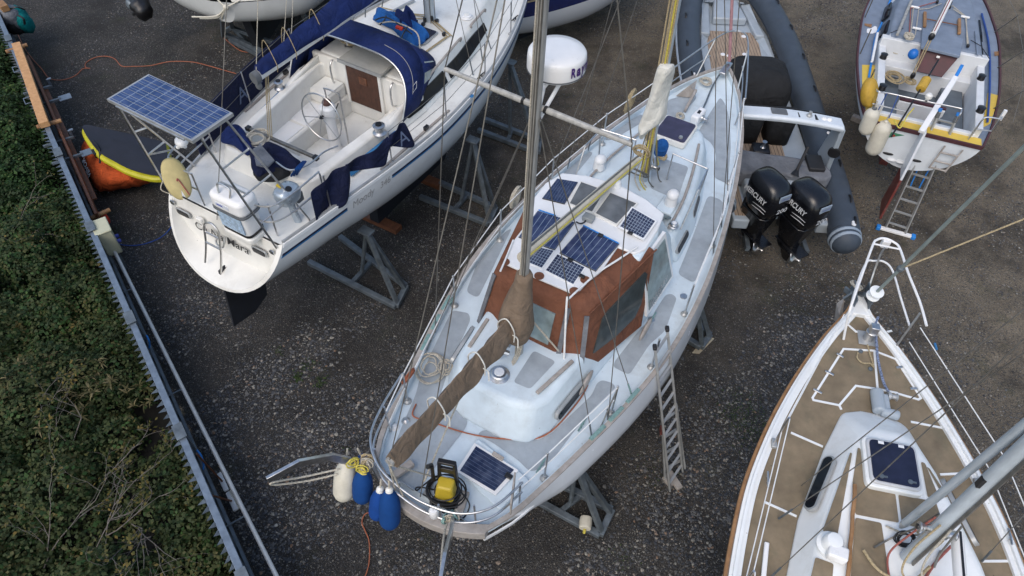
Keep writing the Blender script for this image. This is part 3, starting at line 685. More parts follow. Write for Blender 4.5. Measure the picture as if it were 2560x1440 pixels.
def shrub(label, spots, seed):
    r = random.Random(seed); p0 = P(*spots[0], .6)
    t = thing('bare_shrub', label, 'shrub', (p0.x, p0.y, 0), 'leafless shrubs behind the fence')
    mb = MB(); lv, lf = [], []
    def limb(p, d, L, rr, depth):
        pts = [p]; q = p; dd = d
        for i in range(5):
            dd = (dd + Vector((r.gauss(0, .22), r.gauss(0, .22), r.gauss(-.02, .15)))).normalized()
            q = q + dd*(L/5)
            if q.z < .3: q.z = .3 + .05*r.random()
            if fence_side(q.x, q.y) > -.15: q = q - FN*(fence_side(q.x, q.y) + .15)
            pts.append(q)
        mb.tube(pts, [rr*(1 - .13*i) for i in range(6)], 5)
        if depth:
            for k in range(r.choice((2, 3, 3))):
                i = r.randint(1, 5); a = r.uniform(-1.1, 1.1)
                d2 = Matrix.Rotation(a, 3, 'Z') @ dd; d2.z += r.uniform(-.2, .35)
                limb(pts[i], d2.normalized(), L*r.uniform(.45, .75), rr*.55, depth - 1)
        else:
            for i in range(1, 6):
                if r.random() < .6:
                    c = pts[i] + Vector((r.gauss(0, .03), r.gauss(0, .03), r.gauss(.02, .02))); a = r.uniform(0, 6.28); s = r.uniform(.016, .032)
                    u = Vector((math.cos(a), math.sin(a), r.gauss(0, .4)))*s; w_ = Vector((-math.sin(a), math.cos(a), r.gauss(0, .4)))*s*.6
                    k = len(lv); lv.extend([c-u, c+w_, c+u, c-w_]); lf.append((k, k+1, k+2, k+3))
    for (a, b) in zip(spots[0::2], spots[1::2]):
        A = P(*a, .5); B = P(*b, .95); limb(A, (B - A).normalized(), (B - A).length*1.25, .010, 3)
    mb.obj('branches', MT['stick'], t)
    lm = MB(); lm.add(lv, lf); lm.obj('leaves', SHL, t, fix=False)
SHL = island_material('yellowing_leaf', [(0, (.05, .06, .015)), (.5, (.11, .10, .025)), (.8, (.13, .10, .03)), (1, (.20, .14, .03))], .6, .25)
shrub('bare pale twiggy shrub arching up in the middle of the scrub', [(265, 1340), (262, 1190), (265, 1340), (330, 1260), (262, 1190), (300, 1130)], 3)
shrub('bare shrub with a long horizontal branch reaching towards the fence', [(340, 1315), (470, 1300), (330, 1310), (390, 1360), (350, 1320), (300, 1400)], 5)
shrub('thin twiggy shrub with yellow leaves in the bottom left corner', [(110, 1420), (170, 1280), (120, 1400), (60, 1300), (200, 1430), (300, 1330)], 8)
shrub('sparse grey twigs sticking out of the dark green brambles', [(10, 605), (70, 580), (60, 570), (110, 540)], 12)
shrub('leafless shrub with fine twigs below the dry grass', [(170, 1130), (220, 1010), (180, 1120), (90, 1040)], 15)

# ---------------------------------------------------------------- things along the fence
def bez(pts, n=8): return catmull([V(p) for p in pts], n)
pole = thing('metal_pole', 'long bright aluminium pole held low along the yard side of the fence', 'pole', P(480, 1030, 0)[:])
pp = MB(); A = P(286, 628, .62); B = P(696, 1450, .62)
pp.tube([A, B], .030, 10); pp.obj('tube', MT['bright_pole'], pole)
for t in (.15, .5, .85):
    c = A.lerp(B, t); q = c - FN*.34; bk_ = MB(); bk_.tube([c, q], .012, 6); bk_.tube([c - Zv*.03, Vector((c.x, c.y, 0))], .014, 6); bk_.obj('bracket', MT['galv'], pole)
box = thing('supply_box', 'cream electrical supply box mounted on the yard side of the fence', 'electrical box', P(268, 600, .9)[:2] + (0,))
bb = MB(); c = P(268, 595, .82); bb.box(c, (.36, .24, .55), FD); bb.obj('cabinet', MT['cable'], box, bevel=.02)
b2 = MB(); b2.box(c + Zv*.285, (.40, .28, .04), FD); b2.obj('lid', MT['cable'], box, bevel=.015)
b3 = MB()
for s in (-.08, .06): b3.lathe(c + FN*.12 + FD*s - Zv*.1, FN, [(.0, 0), (.035, 0), (.035, .05), (.028, .06), (0, .06)], 10)
b3.obj('socket', MT['ink_blue'], box)
b4 = MB(); b4.beam(Vector((c.x, c.y, 0)), c - Zv*.27, .07, .07); b4.obj('post', MT['galv'], box)

def timber(name, label, a, b, z0, z1, wd, ht, m):
    A, B = P(*a, z0), P(*b, z1); mb = MB(); mb.beam(A, B, wd, ht)
    return tag(mb.obj(name, m, None, bevel=.006), label, 'timber')
timber('timber_beam', 'pale orange timber beam lying along the top of the fence', (42, 112), (112, 312), FZ + .14, FZ + .12, .17, .12, MT['wood_fresh'])
timber('timber_plank', 'long brown timber plank on edge below the pale beam', (74, 150), (246, 545), FZ - .12, FZ - .35, .05, .24, MT['wood_dark'])
timber('timber_plank', 'second brown plank lying flat against the long one', (110, 225), (232, 500), FZ - .30, FZ - .50, .16, .04, MT['wood_dark'])
timber('timber_beam', 'short weathered end of beam at the corner above the teal bag', (-6, 2), (14, 22), FZ + .15, FZ + .15, .16, .14, MT['wood_rail'])
brk = None
for i, (px, py, lab) in enumerate(((128, 215, 'steel fence bracket holding the timber near its far end'), (150, 247, 'flat steel plate bracket just below the upper one'), (182, 343, 'steel bracket holding the timber above the boards'), (205, 385, 'flat steel plate bracket beside the inflatable board'))):
    c = P(px, py, FZ - .25)
    t = thing('steel_bracket', lab, 'bracket', (c.x, c.y, 0), 'timber brackets on the fence')
    a = MB(); a.beam(c - FN*.55, c + FN*.02, .045, .045); a.obj('arm', MT['galv'], t)
    a = MB()
    if i % 2 == 0: a.beam(c - Zv*.1 - FD*.1, c + Zv*.18 + FD*.02, .05, .02); a.beam(c + Zv*.17, c + Zv*.17 + FN*.07, .05, .02)
    else: a.box(c + FN*.1, (.20, .24, .015), FD)
    a.obj('plate', MT['galv_light'], t)
for i, (a, b, lab) in enumerate((((15, 130), (68, 112), 'round wooden peg under the far end of the pale beam'), ((92, 318), (153, 301), 'round wooden peg under the near end of the pale beam'), ((228, 546), (275, 524), 'round wooden peg under the foot of the brown planks'))):
    A, B = P(*a, FZ + .02 - .4*(i == 2)), P(*b, FZ + .02 - .4*(i == 2)); mb = MB(); mb.tube([A, B], .042, 10)
    tag(mb.obj('timber_peg', MT['wood_rail'], None), lab, 'peg', 'pegs under the timber')
for i, (px, py) in enumerate(((33, 168), (61, 246))):
    c = P(px, py, FZ); mb = MB(); mb.tube([c + FN*.15, c - FN*.02, c - FN*.02 + FD*.22, c + FN*.15 + FD*.22], .012, 6)
    tag(mb.obj('metal_hoop', MT['galv_light'], None), ('square metal hoop on the bramble side of the fence by the upper bracket', 'square metal hoop on the bramble side of the fence lower down')[i], 'hoop', 'hoops on the fence')

# brushes leaning on the fence
def brush(name, lab, head, tail, m, bristle):
    A, B = P(*head, .12), P(*tail, 1.0); t = thing(name, lab, 'broom', (A.x, A.y, 0), 'brooms leaning on the fence')
    d = (B - A).normalized(); a, b = frame_from(d)
    h = MB(); h.tube([A, B], .014, 7); h.obj('handle', MT['wood_dark'], t)
    h = MB(); h.box(A, (.34, .07, .05), FD + Vector((0, 0, .1)), d); h.obj('head', m, t, bevel=.01)
    if bristle:
        h = MB()
        for i in range(11): h.box(A + FN*.05 + FD*(-.15 + .03*i), (.018, .06, .05), FD); 
        h.obj('bristles', MT['fender_white'], t)
brush('yard_broom', 'white headed yard broom with bristles up against the pole', (580, 1253), (528, 1238), MT['clean'], True)
brush('deck_brush', 'flat white deck brush with a dark band leaning beside the blue rope', (557, 1205), (492, 1135), MT['clean'], False)

# ropes and hoses on the ground and the fence
def cord(name, label, pts, r, m, cat, z=.02, n=8):
    w_ = [P(p[0], p[1], p[2] if len(p) > 2 else z) for p in pts]
    mb = MB(); mb.tube(catmull(w_, n), r, 6); return tag(mb.obj(name, m, None), label, cat)
cord('orange_hose', 'thin orange cord snaking over the gravel from the teal bag to the navy dodger', [(42, 80), (60, 118), (82, 148), (104, 172), (120, 193), (140, 200), (165, 198), (190, 188), (207, 172), (225, 171), (214, 168), (216, 156), (240, 143), (268, 141), (288, 148), (304, 165), (330, 166), (375, 164), (425, 154), (480, 155), (520, 164), (555, 174), (590, 184)], .010, MT['rope_orange'], 'cord', .03)
cord('orange_hose', 'short orange cord beside the far cradle below the cruiser', [(560, 95), (580, 112), (605, 128), (640, 130), (690, 122)], .010, MT['rope_orange'], 'cord', .03)
cord('blue_hose', 'dark blue hose running from the supply box to the near sloop', [(283, 600), (305, 612), (345, 613), (385, 602), (412, 586), (430, 565)], .011, MT['rope_blue'], 'hose', .03)
cord('sky_blue_rope', 'bright blue rope end hanging on the fence beside the pole', [(366, 838, .8), (372, 850, .75), (374, 862, .65), (372, 874, .55)], .014, MT['rope_sky'], 'rope')
cord('sky_blue_rope', 'bright blue rope loop hanging on the fence near the brooms', [(492, 1125, .8), (503, 1140, .75), (509, 1160, .65), (507, 1180, .55)], .014, MT['rope_sky'], 'rope')
cord('orange_lead', 'long thin orange lead on the gravel below the ketch stern', [(928, 1280), (912, 1286), (905, 1305), (912, 1325), (922, 1350), (924, 1385), (920, 1420), (905, 1460)], .009, MT['rope_orange'], 'lead', .03)

# inflatable board, orange bag, red cloth, teal bag
ib = thing('inflatable_board', 'navy inflatable board with thick lime yellow edge leaning on the orange bag', 'inflatable', P(305, 400, 0)[:])
O3 = [(213, 326, 1.0), (224, 320, 1.0), (262, 328, .98), (395, 358, .88), (414, 376, .85), (418, 430, .80), (390, 442, .80), (330, 428, .84), (282, 404, .90), (252, 385, .95), (226, 352, .99)]
outer = [P(*p) for p in O3]
outer = catmull(outer, 4, True)
cen = sum(outer, Vector()) / len(outer)
nrm = Vector((0, 0, 0))
for i in range(len(outer)): nrm += (outer[i] - cen).cross(outer[(i+1) % len(outer)] - cen)
nrm.normalize(); nrm = nrm if nrm.z > 0 else -nrm
mb = MB(); top = [p + nrm*.055 for p in outer]
rings = [[cen + nrm*.075 for _ in outer]] + [[cen.lerp(p, k) + nrm*(.075 if k < .8 else .06) for p in outer] for k in (.4, .8, 1.04)]
mb.loft(rings[1:], True, (True, False)); mb.obj('deck', mat('navy_eva', (.010, .013, .024), .7, var=.2, scale=7, bump=.2), ib, sharp=60)
mb = MB(); mb.tube([p - nrm*.055 for p in outer], .075, 10, True); mb.obj('rim', MT['lime'], ib)
mb = MB(); mb.loft([[cen.lerp(p, .93) - nrm*.07 for p in outer], [cen.lerp(p, .93) + nrm*.0 for p in outer]]); mb.obj('underside', MT['lime'], ib)
for a, b in (((216, 340), (223, 354)), ((236, 376), (243, 389))):
    A = P(*a, .93); B = P(*b, .90); mb = MB(); mb.beam(A, B, .10, .10); mb.obj('patch', MT['black'], ib)
A = P(232, 352, 1.04); B = P(250, 408, .82); mb = MB(); mb.tube(bez([A, (A+B)/2 + Vector((.12, -.05, .1)), B], 6), .02, 6); mb.obj('strap', MT['black'], ib)
ob = thing('orange_bag', 'slumped orange fabric bag with white lettering under the inflatable board', 'bag', P(270, 440, 0)[:])
base = [P(*p, .02) for p in ((205, 425), (200, 392), (240, 360), (330, 400), (400, 445), (372, 468), (330, 476), (262, 490), (238, 488))]
topr = [P(*p, .62) for p in ((213, 350), (222, 338), (245, 345), (300, 390), (350, 425), (330, 445), (300, 450), (262, 445), (235, 410))]
midr = [a.lerp(b, .5) + (a - sum(base, Vector())/9)*.06 for a, b in zip(base, topr)]
cR = [catmull(r, 5, True) for r in (base, midr, topr)]
tc_ = sum(topr, Vector())/9
fb = []
for k, r in enumerate(cR): fb.append([p + (p - tc_)*(.035*math.sin(i*1.9 + k)) for i, p in enumerate(r)])
mb = MB(); mb.loft(fb + [[tc_.lerp(p, .5) + Zv*.03 for p in fb[-1]]]); mb.obj('fabric', MT['orange'], ob, sharp=180, sub=1)
from mathutils.bvhtree import BVHTree
_bv = BVHTree.FromPolygons(mb.v, mb.f)
def on_bag(u, v):
    e = Vector((0, 0, CAM_H)); d = (P(u, v, 0) - e).normalized(); h = _bv.ray_cast(e, d)
    return h[0] if h[0] else P(u, v, .5)
text('VEVOR', on_bag(231, 440), on_bag(213, 394), Vector((-.35, -.45, .8)), 'lettering', MT['ink_white'], ob, depth=.025, hgt=.085, bold=.03)
rc = thing('red_cloth', 'scrap of red fabric tied round the peg at the foot of the planks', 'cloth', P(245, 540, 0)[:])
mb = MB(); c = P(246, 540, .62)
mb.loft([[c + Vector((math.cos(a)*rr*RND.uniform(.7, 1.3), math.sin(a)*rr*RND.uniform(.7, 1.3), h)) for a in np.linspace(0, 6.28, 13)[:-1]] for rr, h in ((.12, -.25), (.16, -.1), (.10, .02), (.05, .05))]); mb.obj('fabric', MT['red'], rc, sub=1, sharp=180)
tb = thing('teal_bag', 'teal and dark grey rucksack slung on the fence at the top left', 'bag', P(45, 45, 0)[:])
def rock(c, r, m, name, par, X=FD, amp=.14, seed=0):
    mb = MB(); mb.ball(c, r, 16, 10, X)
    for i, p in enumerate(mb.v):
        k = 1 + amp*smooth_noise((p.x)*6, (p.y + p.z)*6, seed); mb.v[i] = c + (p - c)*k
    return mb.obj(name, m, par, sharp=180)
rock(P(56, 48, .80), (.30, .20, .34), MT['teal'], 'pouch', tb)
rock(P(32, 42, .90), (.30, .24, .32), MT['grey_cloth'], 'body', tb, seed=2)
rock(P(35, 60, .72), (.28, .22, .26), MT['black_cloth'], 'base_panel', tb, seed=4)
mb = MB(); mb.tube(bez([P(20, 24, 1.15), P(42, 18, 1.2), P(62, 24, 1.08)]), .02, 6); mb.obj('strap', MT['black'], tb)
mb = MB(); mb.tube(bez([P(44, 38, 1.1), P(58, 46, 1.1), P(62, 60, .95)]), .025, 6); mb.obj('strap', MT['black'], tb)
# ================================================================ shared boat building
def hull_rings(F, x0, x1, zb, n=46, m=13, rake=0.35, full=2.4, fullb=1.5, tr=None, dz=0.0, tumble=0.0):
    """sections from port deck edge under the keel to starboard deck edge"""
    rings = []; L = x1 - x0; xr = np.linspace(x0, x1, n)
    for x in xr:
        t = (x - x0)/L; h = max(.012, F.hb(x)); zs = F.sheer(x) + dz; z0 = zb(x)
        nn = full + (fullb - full)*max(0, (t - .45)/.55)
        ring = []
        for j in range(-m, m + 1):
            a = abs(j)/m*math.pi/2
            y = h*math.sin(a)**(2/nn)*(1 if j < 0 else -1); z = zs - (zs - z0)*math.cos(a)**(2/nn)
            if tumble: y += (1 if j < 0 else -1)*tumble*min(1, t*6 + .25)*max(0, 1 - t)**.5*math.sin(math.pi*min(1, (zs - z)/1.15))
            dx = -rake*(zs - z)*max(0, t)**6
            if tr and t < .12: dx += tr(y, z, zs)*(1 - t/.12)
            ring.append(F.W(x + dx, y, z))
        rings.append(ring)
    return rings

def make_hull(F, x0, x1, zb, m_, parent, name='hull', cap=True, **kw):
    r = hull_rings(F, x0, x1, zb, **kw); mb = MB(); mb.loft(r, False, (False, False))
    if cap:
        c = sum(r[0], Vector())/len(r[0])
        k = len(mb.v); mb.add(r[0] + [c], []); n = len(r[0])
        mb.f += [(k + i, k + i + 1, k + n) for i in range(n - 1)] + [(k + n - 1, k, k + n)]
    return mb.obj(name, m_, parent, sharp=40), r

def deck_mesh(F, x0, x1, inset, dz, camber=0.0, ny=13, nx=50, tr=None, hole=None, split=None):
    rows = []; L = x1 - x0
    xs = sorted(set(list(np.linspace(x0, x1, nx)) + (list(hole[:2]) if hole else [])))
    for x in xs:
        h = max(.004, F.hb(x) - inset); row = []
        ys = np.linspace(-1, 1, ny)*h
        if hole and hole[0] - 1e-6 <= x <= hole[1] + 1e-6:
            w0 = hole[2]; k = ny//3
            ys = list(np.linspace(-h, -w0, k)) + list(np.linspace(-w0, w0, ny - 2*k + 2))[1:-1] + list(np.linspace(w0, h, k))
        for y in ys:
            dx = tr(y, 0, 0)*(1 - (x-x0)/(.12*L)) if tr and (x-x0) < .12*L else 0
            row.append(F.W(x + dx, y, F.sheer(x) + dz + camber*(1 - (y/max(h, .01))**2)))
        rows.append(row)
    mb = MB(); n = ny
    vs = [p for r in rows for p in r]; fs = []
    for i in range(len(rows) - 1):
        for j in range(n - 1):
            if hole and xs[i] >= hole[0] - 1e-6 and xs[i+1] <= hole[1] + 1e-6 and n//3 - 1 <= j < n - n//3: continue
            fs.append((i*n+j, i*n+j+1, (i+1)*n+j+1, (i+1)*n+j))
    return mb.add(vs, fs)

def side_rail(F, xs, side, ins, w_, h_, dz, tr=None, x0=0, L=1):
    rings = []
    for x in xs:
        hb = max(.004, F.hb(x) - ins)*side; dx = tr(hb, 0, 0)*(1 - (x - x0)/(.12*L)) if tr and (x - x0) < .12*L else 0
        hi = max(.002, F.hb(x) - ins - w_)*side; z = F.sheer(x) + dz
        rings.append([F.W(x+dx, hb, z), F.W(x+dx, hb, z + h_), F.W(x+dx, hi, z + h_), F.W(x+dx, hi, z)])
    mb = MB(); mb.loft(rings); return mb

def wire(name, a, b, r, parent, m=None, sag=0.0, n=5):
    a, b = V(a), V(b); mb = MB()
    pts = [a, b] if not sag else [a.lerp(b, i/8) - Zv*(sag*4*(i/8)*(1 - i/8)) for i in range(9)]
    mb.tube(pts, r, n); return mb.obj(name, m or MT['wire'], parent)

def tubes(name, lists, r, parent, m=None, smooth=True, n=8):
    mb = MB()
    for l in lists: mb.tube(catmull(l, 6) if smooth and len(l) > 2 else l, r, n)
    return mb.obj(name, m or MT['steel'], parent)

def winch(c, parent, r=.07, h=.13, up=(0, 0, 1)):
    mb = MB(); mb.lathe(c, up, [(r*1.15, 0), (r*1.15, h*.15), (r*.72, h*.3), (r*.72, h*.65), (r, h*.8), (r, h*.92), (r*.5, h*1.0), (r*.4, h*1.0)], 14)
    o = mb.obj('winch', MT['steel'], parent)
    b = MB(); b.lathe(V(c) + V(up)*(h*1.0), up, [(r*.55, 0), (r*.5, h*.10), (r*.2, h*.12)], 12); b.obj('winch_cap', MT['black'], o)
    return o

def cleat(c, d, parent, m=None, s=.11):
    c = V(c); d = V(d).normalized(); mb = MB()
    mb.tube([c - d*s + Zv*.045, c - d*s*.4 + Zv*.05, c + d*s*.4 + Zv*.05, c + d*s + Zv*.045], .012, 6)
    mb.tube([c - d*.03, c - d*.03 + Zv*.05], .012, 6); mb.tube([c + d*.03, c + d*.03 + Zv*.05], .012, 6)
    return mb.obj('cleat', m or MT['steel'], parent)

def coil(c, r, turns, m, name, label, nrm=(0, 0, 1), wob=.25, rr=.011, seed=1, squash=.8, group=None, parent=None):
    rn = random.Random(seed); c = V(c); a, b = frame_from(V(nrm)); n_ = V(nrm).normalized(); pts = []
    for i in range(turns*9):
        t = i/9*6.283; q = r*(1 + wob*math.sin(t*.37 + seed) + rn.uniform(-.08, .08))
        pts.append(c + a*(q*math.cos(t)) + b*(q*squash*math.sin(t)) + n_*(.006*(i/9) + rn.uniform(0, .012)))
    mb = MB(); mb.tube(catmull(pts, 3), rr, 5)
    o = mb.obj(name, m, parent)
    return tag(o, label, 'rope', group) if parent is None else o

def fender(name, label, top, bot, r, m, group=None, eye=True, cap=None, pear=False):
    A, B = V(top), V(bot); d = (A - B); L = d.length; d.normalize()
    t = thing(name, label, 'fender', (A.x, A.y, 0), group)
    prof = [(.01, 0)] + [(r*math.sin(q), r - r*math.cos(q)) for q in np.linspace(.25, 1.57, 5)] + [(r, L - r)] + [(r*math.cos(q), L - r + r*math.sin(q)) for q in np.linspace(.3, 1.25, 4)] + [(.03, L + .005)]
    if pear: prof = [(.01, 0)] + [(r*math.sin(q), 1.25*r*(1 - math.cos(q))) for q in np.linspace(.25, 1.57, 6)] + [(r*1.0, L*.60), (r*.93, L*.72), (r*.78, L*.83), (r*.55, L*.92), (r*.36, L*.98), (.03, L + .01)]
    mb = MB(); mb.lathe(B, d, prof, 18); mb.obj('body', m, t, sharp=60)
    mb = MB(); mb.lathe(A - d*.01, d, [(.045, -.02), (.04, .03), (.02, .05)], 12); mb.obj('end_cap', cap or m, t)
    if eye:
        mb = MB(); mb.tube([A + d*.02, A + d*.16], .012, 6); mb.obj('lanyard', MT['rope_white'], t)
    return t

def stand_lattice(label, px, zbase=.10, group='galvanised boat cradles', tops=None, braces=True):
    """galvanised cradle: px = near corner, far corner, two rail ends under the keel"""
    c1, c2, e1, e2 = [P(p[0], p[1], zbase) for p in px[:4]]
    t = thing('boat_cradle', label, 'cradle', (c1.x, c1.y, 0), group)
    for a, b in ((c1, e1), (c2, e2), (c1, c2)):
        mb = MB(); mb.beam(a, b, .095, .095); mb.obj('ground_beam', MT['galv'], t, bevel=.006)
    m_ = c1.lerp(e1, .5); n_ = c2.lerp(e2, .5)
    mb = MB(); mb.beam(m_, n_, .075, .075); mb.obj('cross_beam', MT['galv'], t, bevel=.005)
    if tops:
        T = P(*tops)
        for a in (c1.lerp(c2, .12), c2.lerp(c1, .12)):
            mb = MB(); mb.beam(a, T, .075, .075); mb.obj('upright', MT['galv'], t, bevel=.005)
        mb = MB(); mb.tube([m_.lerp(n_, .5), T], .035, 8); mb.obj('strut', MT['galv'], t)
        mb = MB(); mb.box(T, (.24, .18, .04), (c1 - e1), Vector((c1 - e1).normalized()*.6 + Zv*.8)); mb.obj('hull_pad', MT['galv'], t, bevel=.01)
    return t
# ================================================================ the pale blue ketch in the middle
def shK(x):
    t = 1 - min(max(x/9.55, 0), 1); return 2.25 + 0.45*(1 - t)**2.2 + 0.12*t**3
K = Frame((-.87, 3.29), (.49, .87), shK, [(0, .75), (.35, .93), (.75, 1.05), (1.5, 1.24), (2.4, 1.44), (3.4, 1.57), (4.6, 1.555), (5.7, 1.42), (6.8, 1.21), (7.8, .94), (8.3, .76), (8.8, .55), (9.2, .31), (9.42, .15), (9.58, .012)])
ketch = thing('ketch', 'pale blue two masted sailing boat with brown canopy and grey deck panels, centre', 'boat', K.W(4.5, 0, 0)[:])
trK = lambda y, z, zs: -.24*(1 - min(1, (y/.75)**2)) + (.65*(zs - z) if z else 0)
zbK = lambda x: smooth_interp(x, [0, 1, 2.5, 5, 7.5, 8.8, 9.4, 9.6], [1.85, 1.5, 1.15, 1.0, 1.12, 1.55, 2.2, 2.6])
make_hull(K, 0, 9.56, zbK, MT['hull'], ketch, tr=trK, rake=.55, full=3.6, fullb=1.7, tumble=.115)
mb = MB(); mb.prism([K.W(1.2, .12, .12), K.W(7.2, .14, .12), K.W(7.2, -.14, .12), K.W(1.2, -.12, .12)], [K.W(.8, .12, 1.6), K.W(8.3, .14, 1.3), K.W(8.3, -.14, 1.3), K.W(.8, -.12, 1.6)])
mb.obj('keel', MT['dark_keel'], ketch)
DKZ = -.11
deck_mesh(K, 0.0, 9.52, .05, DKZ, 0.0, tr=lambda y, z, s: trK(y, 0, 0)).obj('deck', MT['deck_blue'], ketch, sharp=60)
xsK = list(np.linspace(0, 9.54, 60))
for s in (1, -1):
    side_rail(K, xsK, s, .02, .05, .12, DKZ - .02, trK, 0, 9.56).obj('bulwark', MT['deck_blue'], ketch)
    side_rail(K, xsK, s, -.012, .062, .028, -.01, trK, 0, 9.56).obj('capping_rail', MT['wood_grey'], ketch)
    side_rail(K, xsK, s, -.012, .02, .05, -.24, trK, 0, 9.56).obj('rubbing_strake', MT['white'], ketch)
mb = MB(); rg = []
for y in np.linspace(-.78, .78, 15):
    x = trK(y*.96, 0, 0); rg.append([K.W(x - .015, y, shK(0) - .14), K.W(x - .015, y, shK(0) + .018), K.W(x + .11, y*.98, shK(0) + .018), K.W(x + .10, y*.98, shK(0) - .14)])
mb.loft(rg); mb.obj('stern_rail', MT['wood_grey'], ketch, bevel=.008)
DK = lambda u, v: K.D(u, v, DKZ + .005)
pads = [
 [(1130, 775), (1172, 783), (1176, 800), (1152, 853), (1130, 895), (1100, 990), (1118, 1005), (1170, 1052), (1164, 1070), (1045, 1223), (1033, 1228), (985, 1190), (972, 1150), (1003, 1070), (1040, 985), (1050, 943), (1085, 868)],
 [(1193, 1086), (1207, 1075), (1283, 1083), (1344, 1102), (1379, 1083), (1480, 987), (1492, 958), (1505, 950), (1530, 957), (1540, 968), (1463, 1042), (1387, 1142), (1347, 1174), (1324, 1179), (1295, 1150), (1234, 1108)],
 [(1664, 737), (1680, 734), (1692, 745), (1663, 827), (1623, 862), (1573, 938), (1533, 917), (1537, 903), (1606, 815), (1638, 799), (1634, 783)],
 [(1770, 488), (1800, 498), (1812, 512), (1790, 600), (1735, 708), (1694, 685), (1725, 610)],
 [(1797, 248), (1802, 245), (1813, 259), (1824, 298), (1827, 370), (1819, 460), (1783, 443), (1791, 387), (1780, 359), (1744, 331)],
 [(1735, 232), (1668, 250), (1650, 292), (1690, 300), (1742, 245)],
 [(1605, 284), (1505, 342), (1518, 352), (1536, 347), (1612, 302)],
 [(1456, 377), (1485, 380), (1440, 435), (1395, 455), (1380, 442)],
 [(1262, 580), (1280, 570), (1222, 690), (1195, 745), (1165, 730), (1192, 660)]]
for p in pads: patch(rnd(p, 12), DK, 2).obj('deck_pad', MT['pad'], ketch, fix=False)
# after coachroof
def trunk(F, base, top, h0, h1, name, m, parent, bevel=.06, seg=3):
    B = [F.W(x, y, F.sheer(x) + h0) for x, y in base]; T = [F.W(x, y, F.sheer(x) + h1) for x, y in top]
    mb = MB(); mb.prism(B, T); return mb.obj(name, m, parent, bevel=bevel, seg=seg)
ab = [(1.10, -.28), (1.10, .28), (1.22, .60), (1.50, .76), (2.9, .92), (3.4, .95), (3.4, -.95), (2.9, -.92), (1.50, -.76), (1.22, -.60)]
at = [(1.34, -.25), (1.34, .25), (1.43, .52), (1.62, .63), (2.9, .74), (3.4, .75), (3.4, -.75), (2.9, -.74), (1.62, -.63), (1.43, -.52)]
trunk(K, ab, at, DKZ - .02, .42, 'aft_coachroof', MT['deck_blue'], ketch, .07, 4)
RF = lambda u, v: K.D(u, v, .426)
for p in ([(1334, 876), (1390, 904), (1325, 973), (1283, 955)], [(1272, 842), (1219, 922), (1194, 910), (1250, 835)]):
    patch(rnd(p, 10), RF, 1).obj('roof_pad', MT['pad'], ketch, fix=False)
# grab rails on the after coachroof
for pts in ([(1342, 983), (1432, 902)], [(1130, 955), (1195, 845)]):
    A = K.D(*pts[0], .46); B = K.D(*pts[1], .46)
    if pts[0][0] < 1200: A = K.W(1.75, .57, 2.76); B = K.W(2.25, .61, 2.75)
    mb = MB(); mb.beam(A, B, .05, .035); mb.obj('grab_rail', MT['wood_grey'], ketch, bevel=.01)
# deck prism ventilator
def round_vent(c, r, h, parent, name='ventilator', m='steel', m2='white'):
    mb = MB(); mb.lathe(c, Zv, [(r*1.25, 0), (r*1.25, h*.2), (r, h*.35), (r, h*.8), (r*.85, h), (r*.3, h*1.05)], 20); o = mb.obj(name, MT[m], parent)
    mb = MB(); mb.lathe(c + Zv*h*1.06, Zv, [(r*.6, 0), (r*.55, h*.12), (.01, h*.16)], 16); mb.obj('vent_cap', MT[m2], o)
round_vent(K.D(1248, 938, .42), .105, .07, ketch)
round_vent(K.D(1684, 565, .40), .06, .06, ketch)
# oval portlights in the after coachroof side and along the forward trunk
def portlight(F, a, b, dz, side, parent, hgt=.09, tilt=.42):
    A = F.D(a[0], a[1], dz); B = F.D(b[0], b[1], dz); X = (B - A).normalized()
    n_ = (F.ay*(-1 if side < 0 else 1) + Zv*tilt).normalized(); Y = n_.cross(X).normalized(); L = (B - A).length
    def ring(k, off): 
        o = []
        for i in range(20):
            q = i/20*2*math.pi; r = hgt*k
            cx = (L/2 - hgt)*(1 if math.cos(q) > 0 else -1); o.append((A + B)/2 + X*(cx + r*math.cos(q)) + Y*(r*math.sin(q)) + n_*off)
        return o
    mb = MB(); mb.loft([ring(1.25, -.02), ring(1.25, .012), ring(1.0, .014)], True, (True, True)); o = mb.obj('portlight', MT['alu'], parent)
    mb = MB(); mb.loft([ring(.95, .0), ring(.95, .018)]); mb.obj('pane', MT['glass'], o)
def portlight_xyz(F, A, B, side, hgt, tilt, parent):
    A, B = F.W(*A), F.W(*B); X = (B - A).normalized(); n_ = (F.ay*side + Zv*tilt).normalized(); n_ = (n_ - X*n_.dot(X)).normalized(); Yq = n_.cross(X); L = (B - A).length
    def ring(k, off): return [(A + B)/2 + X*((L/2 - hgt)*(1 if math.cos(i/20*6.2832) > 0 else -1) + hgt*k*math.cos(i/20*6.2832)) + Yq*(hgt*k*math.sin(i/20*6.2832)) + n_*off for i in range(20)]
    mb = MB(); mb.loft([ring(1.3, -.03), ring(1.3, .012), ring(1.0, .016)]); o = mb.obj('portlight', MT['alu'], parent)
    mb = MB(); mb.loft([ring(.95, .0), ring(.95, .02)]); mb.obj('pane', MT['glass'], o)
for s in (1, -1):
    portlight_xyz(K, (1.62, .775*s, 2.44), (2.22, .835*s, 2.44), s, .055, .25, ketch)
    portlight_xyz(K, (4.95, .955*s, 2.45), (5.4, .935*s, 2.46), s, .05, .4, ketch)
    portlight_xyz(K, (5.75, .88*s, 2.48), (6.2, .79*s, 2.50), s, .05, .4, ketch)
